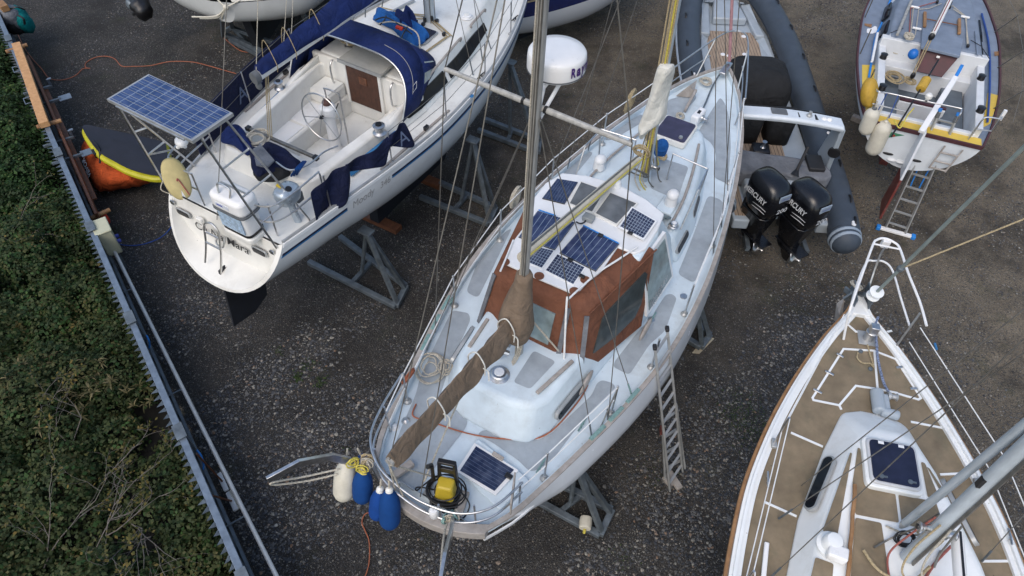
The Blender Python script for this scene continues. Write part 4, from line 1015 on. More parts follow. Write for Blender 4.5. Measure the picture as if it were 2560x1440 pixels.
# lazarette lid and the solar panel on it
def deckD(u, v, h): return K.D(u, v, DKZ + h)
lid = [(1148, 1180), (1192, 1097), (1205, 1103), (1325, 1200), (1250, 1275), (1235, 1262)]
mb = MB(); mb.prism([deckD(u, v, 0) for u, v in rnd(lid, 10)], [deckD(u, v, .05) for u, v in rnd(lid, 10)]); mb.obj('locker_lid', MT['deck_blue'], ketch, bevel=.012)
q = [(1190, 1116), (1285, 1175), (1236, 1228), (1150, 1177)]
c4 = [deckD(u, v, .085) for u, v in q]; cc = sum(c4, Vector())/4
panel([cc + (p - cc)*1.16 for p in c4], 'solar_panel', MT['clean'], ketch, thick=.022)
C_AFT = cells('dark_blue_cells_strips', (.010, .021, .066), (.12, .16, .25), 0 or 1, 8, .006, .2, .008)
panel([p + Zv*.008 for p in c4], 'solar_cells', C_AFT, ketch, thick=.006)
mb = MB(); mb.box(deckD(1245, 1140, .11), (.15, .05, .03), c4[1] - c4[0]); mb.obj('grip', MT['wood_grey'], ketch, bevel=.008)
mb = MB(); mb.box(deckD(1272, 1190, .11), (.09, .06, .03), c4[1] - c4[0]); mb.obj('junction_box', MT['black'], ketch, bevel=.008)
for (a, b, zt) in (((985, 1190), (1032, 1157), .10), ((1145, 1290), (1165, 1230), .06)):
    mb = MB(); mb.beam(deckD(*a, zt), deckD(*b, zt), .09, .07); mb.obj('timber_chock', MT['wood_grey'], ketch, bevel=.01)
# forward trunk
fb_ = [(4.9, 1.03), (5.6, 1.0), (6.3, .86), (7.0, .66), (7.45, .48), (7.62, .25), (7.62, -.25), (7.45, -.48), (7.0, -.66), (6.3, -.86), (5.6, -1.0), (4.9, -1.03)]
ft_ = [(4.9, .84), (5.6, .80), (6.3, .68), (6.95, .51), (7.26, .37), (7.36, .2), (7.36, -.2), (7.26, -.37), (6.95, -.51), (6.3, -.68), (5.6, -.80), (4.9, -.84)]
trunk(K, fb_, ft_, DKZ - .02, .36, 'forward_coachroof', MT['deck_blue'], ketch, .08, 4)
FT = lambda u, v: K.D(u, v, .367)
patch(rnd([(1636, 389), (1722, 417), (1708, 456), (1694, 500), (1625, 470), (1628, 430)], 9), FT, 1).obj('roof_pad', MT['pad'], ketch, fix=False)
for s in (1, -1):
    mb = MB(); mb.tube([K.W(x, s*smooth_interp(x, [4.9, 5.6, 6.3, 6.95], [.74, .70, .58, .42]), shK(x) + .41) for x in np.linspace(5.0, 6.9, 9)], .022, 6); mb.obj('grab_rail', MT['wood_grey'], ketch)
hq = [(1652, 298), (1738, 318), (1720, 362), (1640, 340)]
mb = MB(); cH = sum((K.D(u, v, .40) for u, v in hq), Vector())/4
hp = rnd([(-.30, -.28), (.30, -.28), (.30, .28), (-.30, .28)], .06)
mb.prism([cH + K.ax*x + K.ay*y - Zv*.05 for x, y in hp], [cH + K.ax*x + K.ay*y + Zv*.05 for x, y in hp]); ht = mb.obj('deck_hatch', MT['cream'], ketch, bevel=.012)
mb = MB(); mb.prism([cH + K.ax*x*.9 + K.ay*y*.9 + Zv*.03 for x, y in hp], [cH + K.ax*x*.9 + K.ay*y*.9 + Zv*.062 for x, y in hp]); mb.obj('pane', mat('purple_brown_hatch_cover', (.045, .042, .085), .55, var=.2, scale=7), ht)
mb = MB(); mb.lathe(cH + K.ay*-.16 - K.ax*.18 + Zv*.06, Zv, [(.035, 0), (.03, .03), (.01, .035)], 10); mb.obj('handle', MT['alu'], ht)
# wheelhouse: walls, sloping roof, skylight
zr = 1.20
wb = [(3.55, 1.04), (4.5, 1.06), (5.25, .86), (5.35, .5), (5.35, -.5), (5.25, -.86), (4.5, -1.06), (3.55, -1.04)]
wt = [(3.55, .80), (4.05, .82), (4.40, .72), (4.45, .4), (4.45, -.4), (4.40, -.72), (4.05, -.82), (3.55, -.80)]
trunk(K, wb, wt, DKZ - .02, zr - .03, 'wheelhouse', MT['deck_blue'], ketch, .035, 3)
RO = lambda u, v: K.D(u, v, zr)
roof = [(1339, 487), (1372, 446), (1400, 443), (1440, 446), (1492, 440), (1560, 462), (1603, 488), (1643, 548), (1620, 603), (1588, 632), (1550, 610), (1470, 575), (1345, 527)]
rl = [tuple(K.L(RO(u, v))[:2]) for u, v in roof]
rs = [(3.52, .80), (3.75, .85), (4.12, .86), (4.42, .76), (4.55, .45), (4.62, 0), (4.55, -.45), (4.42, -.76), (4.12, -.80), (3.72, -.80), (3.58, -.72)]
mb = MB(); mb.prism([K.W(x, y, shK(x) + zr - .05) for x, y in rs], [K.W(x, y, shK(x) + zr - .0) for x, y in rs]); mb.obj('wheelhouse_roof', MT['white'], ketch, bevel=.018)
bim = [(1345, 521), (1552, 606), (1504, 677), (1470, 703), (1440, 736), (1325, 687), (1260, 657), (1285, 600)]
bl = [K.D(u, v, zr + .012) for u, v in rnd(bim, 8)]
mb = MB(); mb.prism([p - Zv*.03 for p in bl], bl); mb.obj('bimini_board', MT['white'], ketch, bevel=.005)
for u, v in ((1348, 690), (1436, 728), (1463, 700), (1262, 655)):
    mb = MB(); mb.lathe(K.D(u, v, zr + .012), Zv, [(.062, 0), (.062, .006), (.01, .007)], 14); mb.obj('corner_cutout', MT['brown'], ketch)
# wheelhouse side glass (clouded), starboard and port, and the forward screens
for s in (-1, 1):
    g4 = [(3.62, 1.045, .02), (4.42, 1.07, .02), (4.22, .86, 1.06), (3.62, .83, 1.06)]
    pts = [K.W(x, s*(y + .012), shK(x) + z + .14*(i < 2)) for i, (x, y, z) in enumerate(g4)]
    c_ = sum(pts, Vector())/4; out = [c_ + (p - c_)*1.06 for p in pts]; n_ = K.ay*s
    mb = MB(); mb.loft([[p - n_*.03 for p in out], [p + n_*.012 for p in out]]); wf = mb.obj('window_frame', MT['white'], ketch)
    mb = MB(); mb.loft([[c_ + (p - c_)*.9 - n_*.02 for p in pts], [c_ + (p - c_)*.9 + n_*.02 for p in pts]]); mb.obj('pane', MT['glass_clear'], wf)
for y0, y1 in ((-.68, -.25), (-.2, .2), (.25, .68)):
    pts = [K.W(5.22, y0, shK(5) + .38), K.W(5.22, y1, shK(5) + .38), K.W(4.56, y1*.86, shK(5) + 1.0), K.W(4.56, y0*.86, shK(5) + 1.0)]
    n_ = (pts[1] - pts[0]).cross(pts[3] - pts[0]).normalized(); n_ = n_ if n_.z > 0 else -n_
    mb = MB(); mb.loft([[p - n_*.01 for p in pts], [p + n_*.03 for p in pts]]); mb.obj('front_screen', MT['glass_clear'], ketch)
# skylight: two grey panes in a cream frame across the roof
for q in ([(1425, 507), (1453, 455), (1512, 476), (1480, 528)], [(1490, 532), (1526, 482), (1590, 508), (1541, 558)]):
    pts = [K.D(u, v, zr + .03) for u, v in q]; c_ = sum(pts, Vector())/4
    mb = MB(); mb.prism([c_ + (p - c_)*1.13 - Zv*.035 for p in pts], [c_ + (p - c_)*1.13 - Zv*.006 for p in pts]); o = mb.obj('skylight', MT['cream'], ketch, bevel=.006)
    mb = MB(); mb.prism([p - Zv*.03 for p in pts], pts); mb.obj('pane', MT['glass_grey'], o)
RZ = zc(1220, 400, 2.769)
C_S = cells('blue_cells_strips', (.011, .024, .090), (.26, .32, .42), 7, 0 or 1, .012, .22, .004)
C_G = cells('navy_cells_grid', (.012, .020, .062), (.33, .38, .46), 9, 7, .016, .25)
C_P = cells('dark_cells_lines', (.010, .022, .070), (.12, .16, .26), 8, 1, .010, .22, .004)
sol = [('S1', [(480, 128), (620, 152), (530, 300), (378, 262)], C_P, .02, 1.0, None),
       ('S2', [(1000, 332), (1157, 422), (1075, 540), (915, 458)], C_G, .05, 1.12, 'white'),
       ('S3', [(345, 352), (598, 430), (460, 618), (215, 530)], C_S, .03, 1.0, None),
       ('S4', [(660, 458), (905, 580), (745, 765), (500, 640)], C_S, .03, 1.0, None),
       ('S5', [(290, 590), (455, 627), (372, 745), (215, 680)], C_G, .03, 1.08, 'white'),
       ('S6', [(480, 652), (668, 742), (590, 858), (400, 762)], C_G, .03, 1.08, 'white')]
for nm, q, mt_, hz, k, fr in sol:
    pts = [K.D(u, v, zr + hz) for u, v in RZ(q)]; c_ = sum(pts, Vector())/4
    if fr: panel([c_ + (p - c_)*k - Zv*.004 for p in pts], 'solar_panel', MT['clean'], ketch, thick=.014)
    else: panel([c_ + (p - c_)*1.02 - Zv*.004 for p in pts], 'solar_panel', MT['black'], ketch, thick=.014)
    panel(pts, 'solar_cells', mt_, ketch, thick=.004)
for (a, b) in (((350, 345), (470, 385)), ((660, 452), (905, 577))):
    A, B = [K.D(u, v, zr + .045) for u, v in RZ([a, b])]
    mb = MB(); mb.beam(A, B, .012, .012); mb.obj('panel_edge', MT['rope_sky'], ketch)
mb = MB(); mb.box(K.D(*RZ([(697, 400)])[0], zr + .04), (.15, .11, .07), K.ay); mb.obj('junction_box', mat('grey_plastic', (.27, .29, .30), .5), ketch, bevel=.012)
tubes('cable', [[K.D(*p, zr + .03) for p in RZ([(680, 412), (668, 430), (640, 440), (610, 428)])]], .010, ketch, MT['black'])
for p in RZ([(650, 803), (780, 520), (985, 505), (570, 690)]):
    mb = MB(); mb.box(K.D(*p, zr + .045), (.07, .045, .025), K.ay); mb.obj('connector', MT['black'], ketch, bevel=.006)
# GPS mushroom, cowl ventilators
def cowl(u, v, dz, hgt, r):
    c = K.D(u, v, dz); mb = MB(); mb.lathe(c, Zv, [(r*1.1, 0), (r*1.05, hgt*.35), (r, hgt*.6)], 14)
    mb.ball(c + Zv*hgt*.75 + K.ax*r*.2, (r*1.25, r*1.1, hgt*.38), 14, 8, K.ax); return mb.obj('cowl_ventilator', MT['white'], ketch, sharp=60)
cowl(1497, 420, .38, .20, .085); cowl(1676, 510, .40, .22, .085)
mb = MB(); mb.box(K.D(1667, 518, .36), (.34, .25, .10), K.ax); mb.obj('vent_box', MT['deck_blue'], ketch, bevel=.02)
c = K.D(1539, 467, 1.18); mb = MB(); mb.lathe(c, Zv, [(.055, 0), (.075, .02), (.075, .05), (.06, .10), (.02, .13)], 16); mb.obj('antenna_dome', MT['white'], ketch)
# ---- canopy: rust brown canvas over the cockpit, clear windows, zips
zt = 1.02
def cp(x, y, z): return K.W(x, y, z)
def lp(p, q, t): return tuple(u*(1 - t) + v*t for u, v in zip(p, q))
bq_ = [(2.34, .84, 2.42), (2.22, .40, 2.66), (2.22, -.36, 2.66), (2.34, -.75, 2.42), (3.52, -1.06, 2.36), (3.52, 1.08, 2.36)]
tq_ = [(2.54, .70, 3.34), (2.50, .38, 3.40), (2.50, -.32, 3.40), (2.56, -.62, 3.34), (3.84, -.90, 3.46), (3.84, .94, 3.46)]
def ring_of(q): return [q[0], q[1], lp(q[1], q[2], .5), q[2], q[3], lp(q[3], q[4], .5), q[4], q[5], lp(q[5], q[0], .5)]
bot = ring_of(bq_); top_ = ring_of(tq_)
midl = [tuple(a*.5 + b*.5 for a, b in zip(p, q)) for p, q in zip(bot, top_)]
inn = [(2.68, .54, 3.48), (2.65, .30, 3.50), (2.64, 0, 3.505), (2.65, -.26, 3.50), (2.70, -.48, 3.48), (3.2, -.60, 3.50), (3.84, -.72, 3.515), (3.84, .76, 3.515), (3.2, .68, 3.50)]
mb = MB(); mb.loft([[cp(*p) for p in r] for r in (bot, midl, top_, inn)], True, (False, True)); can = mb.obj('canopy', MT['brown'], ketch, bevel=.03, seg=3, sharp=50)
def on(a, b, c_, d, u, v, off):   # point on a bilinear face
    p = (V(a)*(1-u) + V(b)*u)*(1-v) + (V(d)*(1-u) + V(c_)*u)*v
    n_ = (V(b) - V(a)).cross(V(d) - V(a)).normalized(); cc_ = K.W(3.1, 0, 3.0)
    if (p - cc_).dot(n_) < 0: n_ = -n_
    return p + n_*off, n_
def face_sheet(i, j, us, vs, name, m, par, off=.012):
    a, b, c_, d = cp(*bot[i]), cp(*bot[j]), cp(*top_[j]), cp(*top_[i])
    pts = [on(a, b, c_, d, u, v, off)[0] for u, v in zip(us, vs)]; n_ = on(a, b, c_, d, .5, .5, 0)[1]
    mb = MB(); mb.loft([[p - n_*.014 for p in pts], pts]); return mb.obj(name, m, par)
# after face windows and starboard window
a_, b_, c_, d_ = cp(*bot[3]), cp(*bot[1]), cp(*top_[1]), cp(*top_[3])
W_aft = MB(); pts = [on(a_, b_, c_, d_, u, v, .02)[0] for u, v in ((.12, .20), (.86, .20), (.86, .78), (.12, .78))]; n_ = on(a_, b_, c_, d_, .5, .5, 0)[1]
W_aft.loft([[p - n_*.05 for p in pts], pts]); W_aft.obj('canopy_window', MT['glass_clear'], can)
a_, b_, c_, d_ = cp(*bot[4]), cp(*bot[6]), cp(*top_[6]), cp(*top_[4])
pts = [on(a_, b_, c_, d_, u, v, .02)[0] for u, v in ((.13, .26), (.50, .22), (.80, .26), (.88, .40), (.90, .78), (.86, .83), (.30, .77), (.22, .72))]; n_ = on(a_, b_, c_, d_, .5, .5, 0)[1]
mb = MB(); mb.loft([[p - n_*.04 for p in pts], pts]); mb.obj('canopy_window', MT['vinyl'], can)
for i, j, u in ((3, 4, .15), (3, 4, .92), (0, 1, .1)):
    a_, b_, c_, d_ = cp(*bot[i]), cp(*bot[j]), cp(*top_[j]), cp(*top_[i])
    p0 = on(a_, b_, c_, d_, u, .02, .016)[0]; p1 = on(a_, b_, c_, d_, u, .97, .016)[0]; n_ = on(a_, b_, c_, d_, .5, .5, 0)[1]
    mb = MB(); mb.beam(p0, p1, .06, .02, n_); mb.obj('zip', MT['grey_cloth'], can)
mb = MB(); mb.tube(catmull([cp(2.57, -.63, 3.36), cp(3.2, -.77, 3.42), cp(3.84, -.91, 3.48)], 5), .012, 5); mb.obj('seam', MT['brown'], can)
tubes('frame_tube', [[K.D(*p, zr + .03) for p in RZ([(1035, 600), (900, 690), (760, 780), (640, 885), (560, 960), (545, 985)])] + [K.W(2.22, -.52, 2.72)]], .013, ketch, MT['wire_white'])
tubes('frame_tube', [[K.D(*p, zr + .03) for p in RZ([(175, 555), (120, 690), (85, 770)])]], .012, ketch, MT['wire_white'])
# name on the wheelhouse side, horseshoe shaped teak pads by it
pA = K.D(1612, 728, .30); pB = K.D(1650, 682, .30)
sn = (-K.ay + Zv*.25)
Aw, Bw = K.W(3.62, -1.075, 2.66), K.W(4.18, -1.085, 2.67)
text('BARBARY', Aw, Bw, sn, 'name_lettering', MT['ink_grey'], ketch, depth=.006)
text('ROSE', Aw + K.ax*.10 - Zv*.11, Aw + K.ax*.42 - Zv*.11, sn, 'name_lettering', MT['ink_grey'], ketch, depth=.012)
for x, y, zz in ((3.45, -1.13, 2.40), (2.25, -.84, 2.44)):
    mb = MB(); mb.ball(K.W(x, y, zz), (.20, .035, .075), 14, 8, K.ax + Zv*.2); mb.obj('vent_shell', MT['wood_grey'], ketch)
# ---- masts, booms, covers
mzb = K.W(2.02, 0, 2.66); mzs = P(1340, 275, 6.35); mzd = (mzs - mzb).normalized(); MZT = mzb + mzd*7.2
def oval_spar(name, a, b, ra, rb, m, parent, hint, n=14, track=True):
    mb = MB(); mb.tube([a, a.lerp(b, .35), a.lerp(b, .7), b], ra, n, flat=rb/ra, hint=hint); o = mb.obj(name, m, parent)
    if track:
        d = (b - a).normalized(); f_ = (K.ax*-1 - d*(K.ax*-1).dot(d)).normalized()
        mb = MB(); mb.beam(a + f_*max(ra, rb), b + f_*max(ra, rb), .014, .012); mb.obj('sail_track', MT['wire'], o)
        s_ = d.cross(f_)
        for k in (-.7, .6):
            mb = MB(); mb.tube([a + s_*k*min(ra, rb) + f_*rb*1.0, b + s_*k*min(ra, rb) + f_*rb*.95], .008, 5); mb.obj('halyard', MT['rope_white'] if k < 0 else MT['wire'], o)
    return o
mz = oval_spar('mizzen_mast', mzb, MZT, .041, .056, MT['mast'], ketch, K.ax)
mb = MB(); mb.box(mzb + Zv*.02, (.30, .22, .05), K.ax); mb.obj('mast_step', MT['galv'], ketch, bevel=.01)
winch(mzb + Zv*.25 - K.ax*.05 + K.ay*.10, ketch, .045, .10, K.ay)
for k in range(3): tubes('halyard_tail', [[mzb + Zv*(.75 - .05*k) - K.ax*.07 - K.ay*(.03 + .02*k), mzb + Zv*.35 - K.ax*.12 - K.ay*(.04 + .02*k), mzb + Zv*.12 - K.ax*.16 - K.ay*.02*k, mzb + Zv*.05 - K.ax*(.22 + .05*k)]], .009, ketch, MT['rope_white'])
tubes('exhaust_pipe', [[K.D(1247, 888, .40), K.D(1247, 888, .52), K.D(1258, 880, .56), K.D(1272, 884, .54)]], .035, ketch, MT['steel'])
# spreader and radar
sL, sR = P(1112, 172, 6.35), P(1580, 362, 6.35)
mb = MB(); mb.tube([sL, sL.lerp(sR, .5), sR], [.022, .03, .022], 10); spr = mb.obj('spreader', MT['mast'], ketch)
for t in (.44, .56):
    mb = MB(); mb.tube([sL.lerp(sR, t), sL.lerp(sR, t + .014)], .035, 10); mb.obj('clamp', MT['black'], spr)
rc_ = P(1392, 150, 6.62); rax = Zv
mb = MB(); R0 = .255
mb.lathe(rc_ - Zv*.115, Zv, [(.10, -.02), (.20, 0), (R0*.97, .03), (R0, .06), (R0*1.0, .15), (R0*.985, .19), (R0*.93, .212), (R0*.6, .228), (.02, .235)], 40); dome = mb.obj('radar_dome', MT['clean'], ketch, sharp=50)
mb = MB(); mb.lathe(rc_ - Zv*.075, Zv, [(R0*1.004, 0), (R0*1.008, .006), (R0*1.004, .012)], 40); mb.obj('seam', MT['rubber_grey'], dome)
# maker's lettering round the front of the dome
for i, ch in enumerate('Raymarine'):
    ang = math.atan2(-1, .0) + .46 + i*.215
    def ep(a_): return rc_ + Vector((math.cos(a_), math.sin(a_), 0))*(R0*1.004) - Zv*.02
    wd = {'m': .25, 'i': .07, 'r': .14}.get(ch, .215)
    text(ch, ep(ang), ep(ang + wd*.86), Vector((math.cos(ang), math.sin(ang), 0)), 'maker_lettering', MT['ink_purple'], dome, depth=.006, hgt=.068 if ch != 'R' else .088, bold=.045)
mpt = mzb + mzd*((rc_.z - mzb.z - .45)/mzd.z)
tubes('radar_bracket', [[mpt, rc_ - Zv*.13 + K.ay*.08], [mpt, rc_ - Zv*.13 - K.ay*.08], [mpt + mzd*.32, rc_ - Zv*.12]], .018, ketch, MT['clean'], False)
# mizzen boom under a taupe cover, bunched at the mast
zB = 3.52
bA = mzb + mzd*((zB - mzb.z)/mzd.z); bE = K.D(972, 1158, 1.15)
bd = (bE - bA).normalized(); bs, bu = frame_from(bd)
mb = MB(); mb.tube([bA, bE], .05, 10); mb.obj('mizzen_boom', MT['mast'], ketch)
rings = []
for t in np.linspace(.09, .985, 44):
    c = bA.lerp(bE, t); hgt = .25 - .06*t + .012*math.sin(t*17); wd = .105 - .028*t + .007*math.sin(t*29 + 1); wv = .008*math.sin(t*23) - .02*math.sin(t*math.pi)
    rings.append([c + bs*wd*(x + .10*math.sin(t*37 + y*4)) + bu*(y*hgt + wv) for x, y in ((-1.0, -.40), (-.95, -.1), (-.55, .50), (-.06, .95), (.06, .95), (.55, .50), (.95, -.1), (1.0, -.40), (0, -.48))])
mb = MB(); mb.loft(rings); cov = mb.obj('boom_cover', MT['taupe'], ketch, sharp=42)
rings = []
for k, (z, rx, ry, fx, fy) in enumerate(((3.02, .09, .08, .02, 0), (3.16, .15, .12, .05, .0), (3.32, .20, .16, .09, .0), (3.48, .21, .19, .12, .01), (3.64, .19, .18, .12, .02), (3.80, .16, .15, .08, .02), (3.95, .12, .12, .05, .01), (4.08, .095, .10, .03, 0), (4.2, .08, .085, .015, 0), (4.26, .085, .09, 0, 0))):
    c = mzb + mzd*((z - mzb.z)/mzd.z) - K.ax*fx + K.ay*fy
    rings.append([c + K.ax*(1.12*rx*math.cos(a)*(1 + .10*math.sin(a*5 + k*1.7))) + K.ay*(1.1*ry*math.sin(a)*(1 + .10*math.sin(a*4 + k*2.3))) for a in np.linspace(0, 2*math.pi, 25)[:-1]])
mb = MB(); mb.loft(rings); mc = mb.obj('mast_cover', MT['taupe'], ketch, sharp=180, sub=1)
for t in (.14, .38, .68):
    c = bA.lerp(bE, t); wd = .08
    tubes('sail_tie', [[c - bs*wd*1.3 - bu*.06, c - bs*wd*1.35 + bu*.10, c + bu*.24, c + bs*wd*1.35 + bu*.10, c + bs*wd*1.4 - bu*.1], [c + bs*wd*1.2 + bu*.02, c + bs*.14 - bu*.05 - bd*.03, c + bs*.17 - bu*.16]], .008, ketch, MT['sail'])
tubes('mainsheet', [[bA.lerp(bE, .45) - bu*.08, K.W(.1, .1, 2.50)], [bE - bu*.05, K.W(-.18, .15, 2.40)], [bE - bu*.05, K.W(-.16, .3, 2.4)], [bE + bs*.03, K.W(.35, -.0, 2.18)]], .010, ketch, MT['rope_white'], False)
tubes('preventer_line', [[mzb + mzd*.95, K.W(2.28, -.42, 2.76)]], .012, ketch, MT['rope_white'], False)
# main mast with bundled halyards, white sailcloth sleeve, boom
mnb = K.W(5.82, 0, 2.60); mns = P(1690, 0, 5.68); mnd = (mns - mnb).normalized(); MNT = mnb + mnd*9.5
oval_spar('main_mast', mnb, MNT, .065, .085, MT['mast_grey'], ketch, K.ax, track=False)
f_ = (-K.ax - mnd*(-K.ax).dot(mnd)).normalized(); s_ = mnd.cross(f_)
for k in range(6):
    off = f_*(.075 + .012*(k % 2)) + s_*(-.05 + .02*k)*-1
    tubes('halyard', [[mnb + mnd*(.35) + off, MNT + off]], .011, ketch, [MT['rope_tan'], MT['rope_yellow'], MT['rope_tan'], MT['rope_tan'], MT['wire'], MT['rope_tan']][k], False)
def band(z): return mnb + mnd*((z - mnb.z)/mnd.z)
rings = []
for k, (v, ul, ur) in enumerate(((152, 1649, 1689), (175, 1644, 1688), (200, 1635, 1682), (231, 1627, 1675), (262, 1617, 1667), (285, 1608, 1671), (305, 1599, 1656), (320, 1598, 1633), (335, 1600, 1615), (348, 1603, 1607))):
    z = 4.86 - 1.28*(v - 152)/196; A_, B_ = P(ul, v, z), P(ur, v + 6*(k < 2), z); r_ = []
    for i in range(16):
        q = 2*math.pi*i/16; t = .5 - .5*math.cos(q); d_ = math.sin(q)
        dep = (.17 if d_ > 0 else .05)*min(1, (B_ - A_).length/.14)*abs(d_)**.8
        r_.append(A_.lerp(B_, t) + (K.ax*-1 if d_ > 0 else K.ax)*dep*(1 + .25*math.sin(t*9 + k*1.3)) + Zv*(.02*math.sin(t*7 + k*2)))
    rings.append(r_)
mb = MB(); mb.loft(rings); mb.obj('mast_sleeve', MT['sail'], ketch, sharp=60, sub=1)
mA, mE = K.D(1592, 402, 1.12), K.D(1303, 645, 1.70)
mb = MB(); mb.tube([mA, mE], .06, 12, flat=1.2); mb.obj('main_boom', mat('beige_spar', (.56, .52, .43), .45, var=.15, scale=5, dirt=(.25, .22, .15)), ketch)
dd = (mE - mA).normalized(); a_, b_ = frame_from(dd)
mb = MB(); mb.beam(mA + b_*.075, mE + b_*.075, .02, .018); mb.obj('boom_track', MT['wire'], ketch)
tubes('outhaul', [[mA + b_*.06 + a_*.07, mE + b_*.04 + a_*.07]], .010, ketch, MT['rope_yellow'], False)
mb = MB(); mb.box(K.D(1553, 433, 1.20), (.12, .08, .10), dd); mb.obj('rope_clutch', MT['navy'], ketch, bevel=.01)
# clutter at the foot of the main mast
mb = MB(); mb.box(mnb + Zv*.10 - K.ax*.02, (.30, .30, .10), K.ax); mb.box(mnb + Zv*.03, (.42, .42, .05), K.ax); mb.obj('mast_step', MT['cream'], ketch, bevel=.012)
for k in range(9):
    a = RND.uniform(0, 6.28); r1 = RND.uniform(.08, .14)
    tubes('halyard_tail', [[mnb + mnd*(.9 + .1*k/9) + Vector((math.cos(a)*.10, math.sin(a)*.10, 0)), mnb + mnd*.6 + Vector((math.cos(a)*r1*1.2, math.sin(a)*r1*1.2, 0)), mnb + Vector((math.cos(a)*r1*1.8, math.sin(a)*r1*1.8, .30)), mnb + Vector((math.cos(a + .6)*r1*2.2, math.sin(a + .6)*r1*2.2, .13))]], .010, ketch, [MT['rope_tan'], MT['rope_white'], MT['wire'], MT['rope_yellow']][k % 4])
coil(mnb + mnd*.75 - K.ax*.14 + K.ay*.08, .11, 6, MT['rope_tan'], 'halyard_coil', '', nrm=K.ax + Zv*.2, parent=ketch, seed=4)
coil(mnb + mnd*.35 - K.ax*.16 + K.ay*.10, .17, 3, MT['wire'], 'cable_coil', '', nrm=K.ax + Zv*.7, parent=ketch, seed=8, rr=.009)
winch(mnb + mnd*.45 - K.ay*.08, ketch, .05, .11, -K.ay)
mb = MB(); mb.box(mnb + K.ax*-.02 - K.ay*.30 - Zv*.0 + Zv*.07, (.20, .16, .14), K.ax); mb.obj('winch_base', MT['white'], ketch, bevel=.02)
# guard hoops beside the mast
for s in (1, -1):
    base = [K.W(5.95, s*.30, shK(5.9) + .38), K.W(5.95, s*.30, shK(5.9) + .88), K.W(5.9, s*.86, shK(5.9) + .88), K.W(5.45, s*.90, shK(5.6) + .86), K.W(5.1, s*.88, shK(5.2) + .36)]
    tubes('mast_guard', [[base[0], base[1], base[2]], [base[2], base[3], base[4]], [base[2], K.W(5.92, s*.84, shK(5.9) + .34)]], .013, ketch, smooth=False)
# ---- rails, stanchions, lifelines
def deck_pt(u, v): return K.D(u, v, DKZ)
stb = [((1750, 775), (1780, 640)), ]
stan = [(.95, 1), (2.55, 1), (3.95, 1), (5.35, 1), (6.7, 1), (.95, -1), (2.15, -1), (3.05, -1), (4.1, -1), (5.5, -1), (6.9, -1)]
SH = .62; topsP, topsS = [], []
for x, s in stan:
    y = (K.hb(x) - .12)*s; z = shK(x) - .10
    mb = MB(); mb.tube([K.W(x, y, z), K.W(x, y*1.0, z + SH)], .0135, 8); o = mb.obj('stanchion', MT['steel'], ketch)
    mb = MB(); mb.lathe(K.W(x, y, z), Zv, [(.055, 0), (.05, .012), (.022, .03), (.02, .06)], 12); mb.obj('stanchion_base', MT['alu'], o)
    mb = MB(); mb.ball(K.W(x, y, z + SH), (.017,)*3, 8, 6); mb.obj('cap', MT['steel'], o)
pulP = K.W(8.25, K.hb(8.25) - .10, shK(8.2) + .50); pulS = K.W(8.25, -(K.hb(8.25) - .10), shK(8.2) + .50)
pushP = K.W(.42, .86, shK(.4) + .52); pushS = K.W(.52, -.90, shK(.5) + .52)
def lifeline(side, xs, m, frac, r=.006):
    pts = [K.W(x, (K.hb(x) - .12)*side, shK(x) - .10 + SH*frac) for x in xs]
    mb = MB()
    for a, b in zip(pts, pts[1:]): mb.tube([a, b], r, 5)
    return mb.obj('lifeline', m, ketch)
for fr in (.97, .52):
    lifeline(1, [.45, .95, 2.55, 3.95, 5.35, 6.7, 8.2], MT['wire_white'], fr, .0085)
    lifeline(-1, [.52, .95, 2.15], MT['wire_white'], fr, .0085); lifeline(-1, [4.1, 5.5, 6.9, 8.2], MT['wire_white'], fr, .0085)
# gate braces on the starboard side
for x in (2.15, 3.05):
    y = -(K.hb(x) - .12); z = shK(x) - .1
    tubes('gate_brace', [[K.W(x, y, z + SH*.95), K.W(x + (.28 if x < 3 else -.26)*-1, y + .02, z + .02)]], .010, ketch, smooth=False)
# pulpit: hoop round the bow, drawn from where it meets the deck
zp = .62
def pq(x, y, h): return K.W(x, y, shK(min(x, 9.5)) + h)
tubes('pulpit', [[pq(8.2, .70, .50), pq(8.8, .50, .55), pq(9.45, .26, .60), pq(9.75, .10, .60), pq(9.75, -.10, .60), pq(9.45, -.26, .60), pq(8.8, -.50, .55), pq(8.2, -.70, .50)],
     [pq(8.25, .66, -.08), pq(8.2, .70, .50)], [pq(8.25, -.66, -.08), pq(8.2, -.70, .50)], [pq(9.0, .40, -.05), pq(9.35, .30, .59)], [pq(9.0, -.40, -.05), pq(9.35, -.30, .59)]], .014, ketch)
tubes('pulpit_rail', [[pq(8.22, .68, .22), pq(8.9, .46, .26), pq(9.3, .30, .28)], [pq(8.22, -.68, .22), pq(8.9, -.46, .26), pq(9.3, -.30, .28)]], .010, ketch)
# pushpit round the stern, two rails
def sx(y): return trK(y, 0, 0)
for h in (.50, .26):
    tubes('pushpit', [[K.W(.95, 1.0, shK(.9) + h), K.W(.45, .92, shK(.4) + h), K.W(.08, .78, shK(0) + h), K.W(-.14, .50, shK(0) + h), K.W(-.22, .15, shK(0) + h), K.W(-.22, -.2, shK(0) + h), K.W(-.12, -.55, shK(0) + h), K.W(.12, -.80, shK(0) + h), K.W(.52, -.92, shK(.4) + h)]], .0135, ketch)
for x, y in ((.5, .90), (.02, .66), (-.16, .2), (-.14, -.3), (.05, -.62), (.52, -.90)):
    tubes('pushpit_post', [[K.W(x, y, 2.22), K.W(x - .02, y, shK(max(0, x)) + .50)]], .012, ketch, smooth=False)
mb = MB(); mb.box(K.W(.42, -.86, shK(.3) + .33), (.36, .02, .30), K.ax*.9 + K.ay*.4); mb.obj('outboard_board', MT['wood_grey'], ketch, bevel=.006)
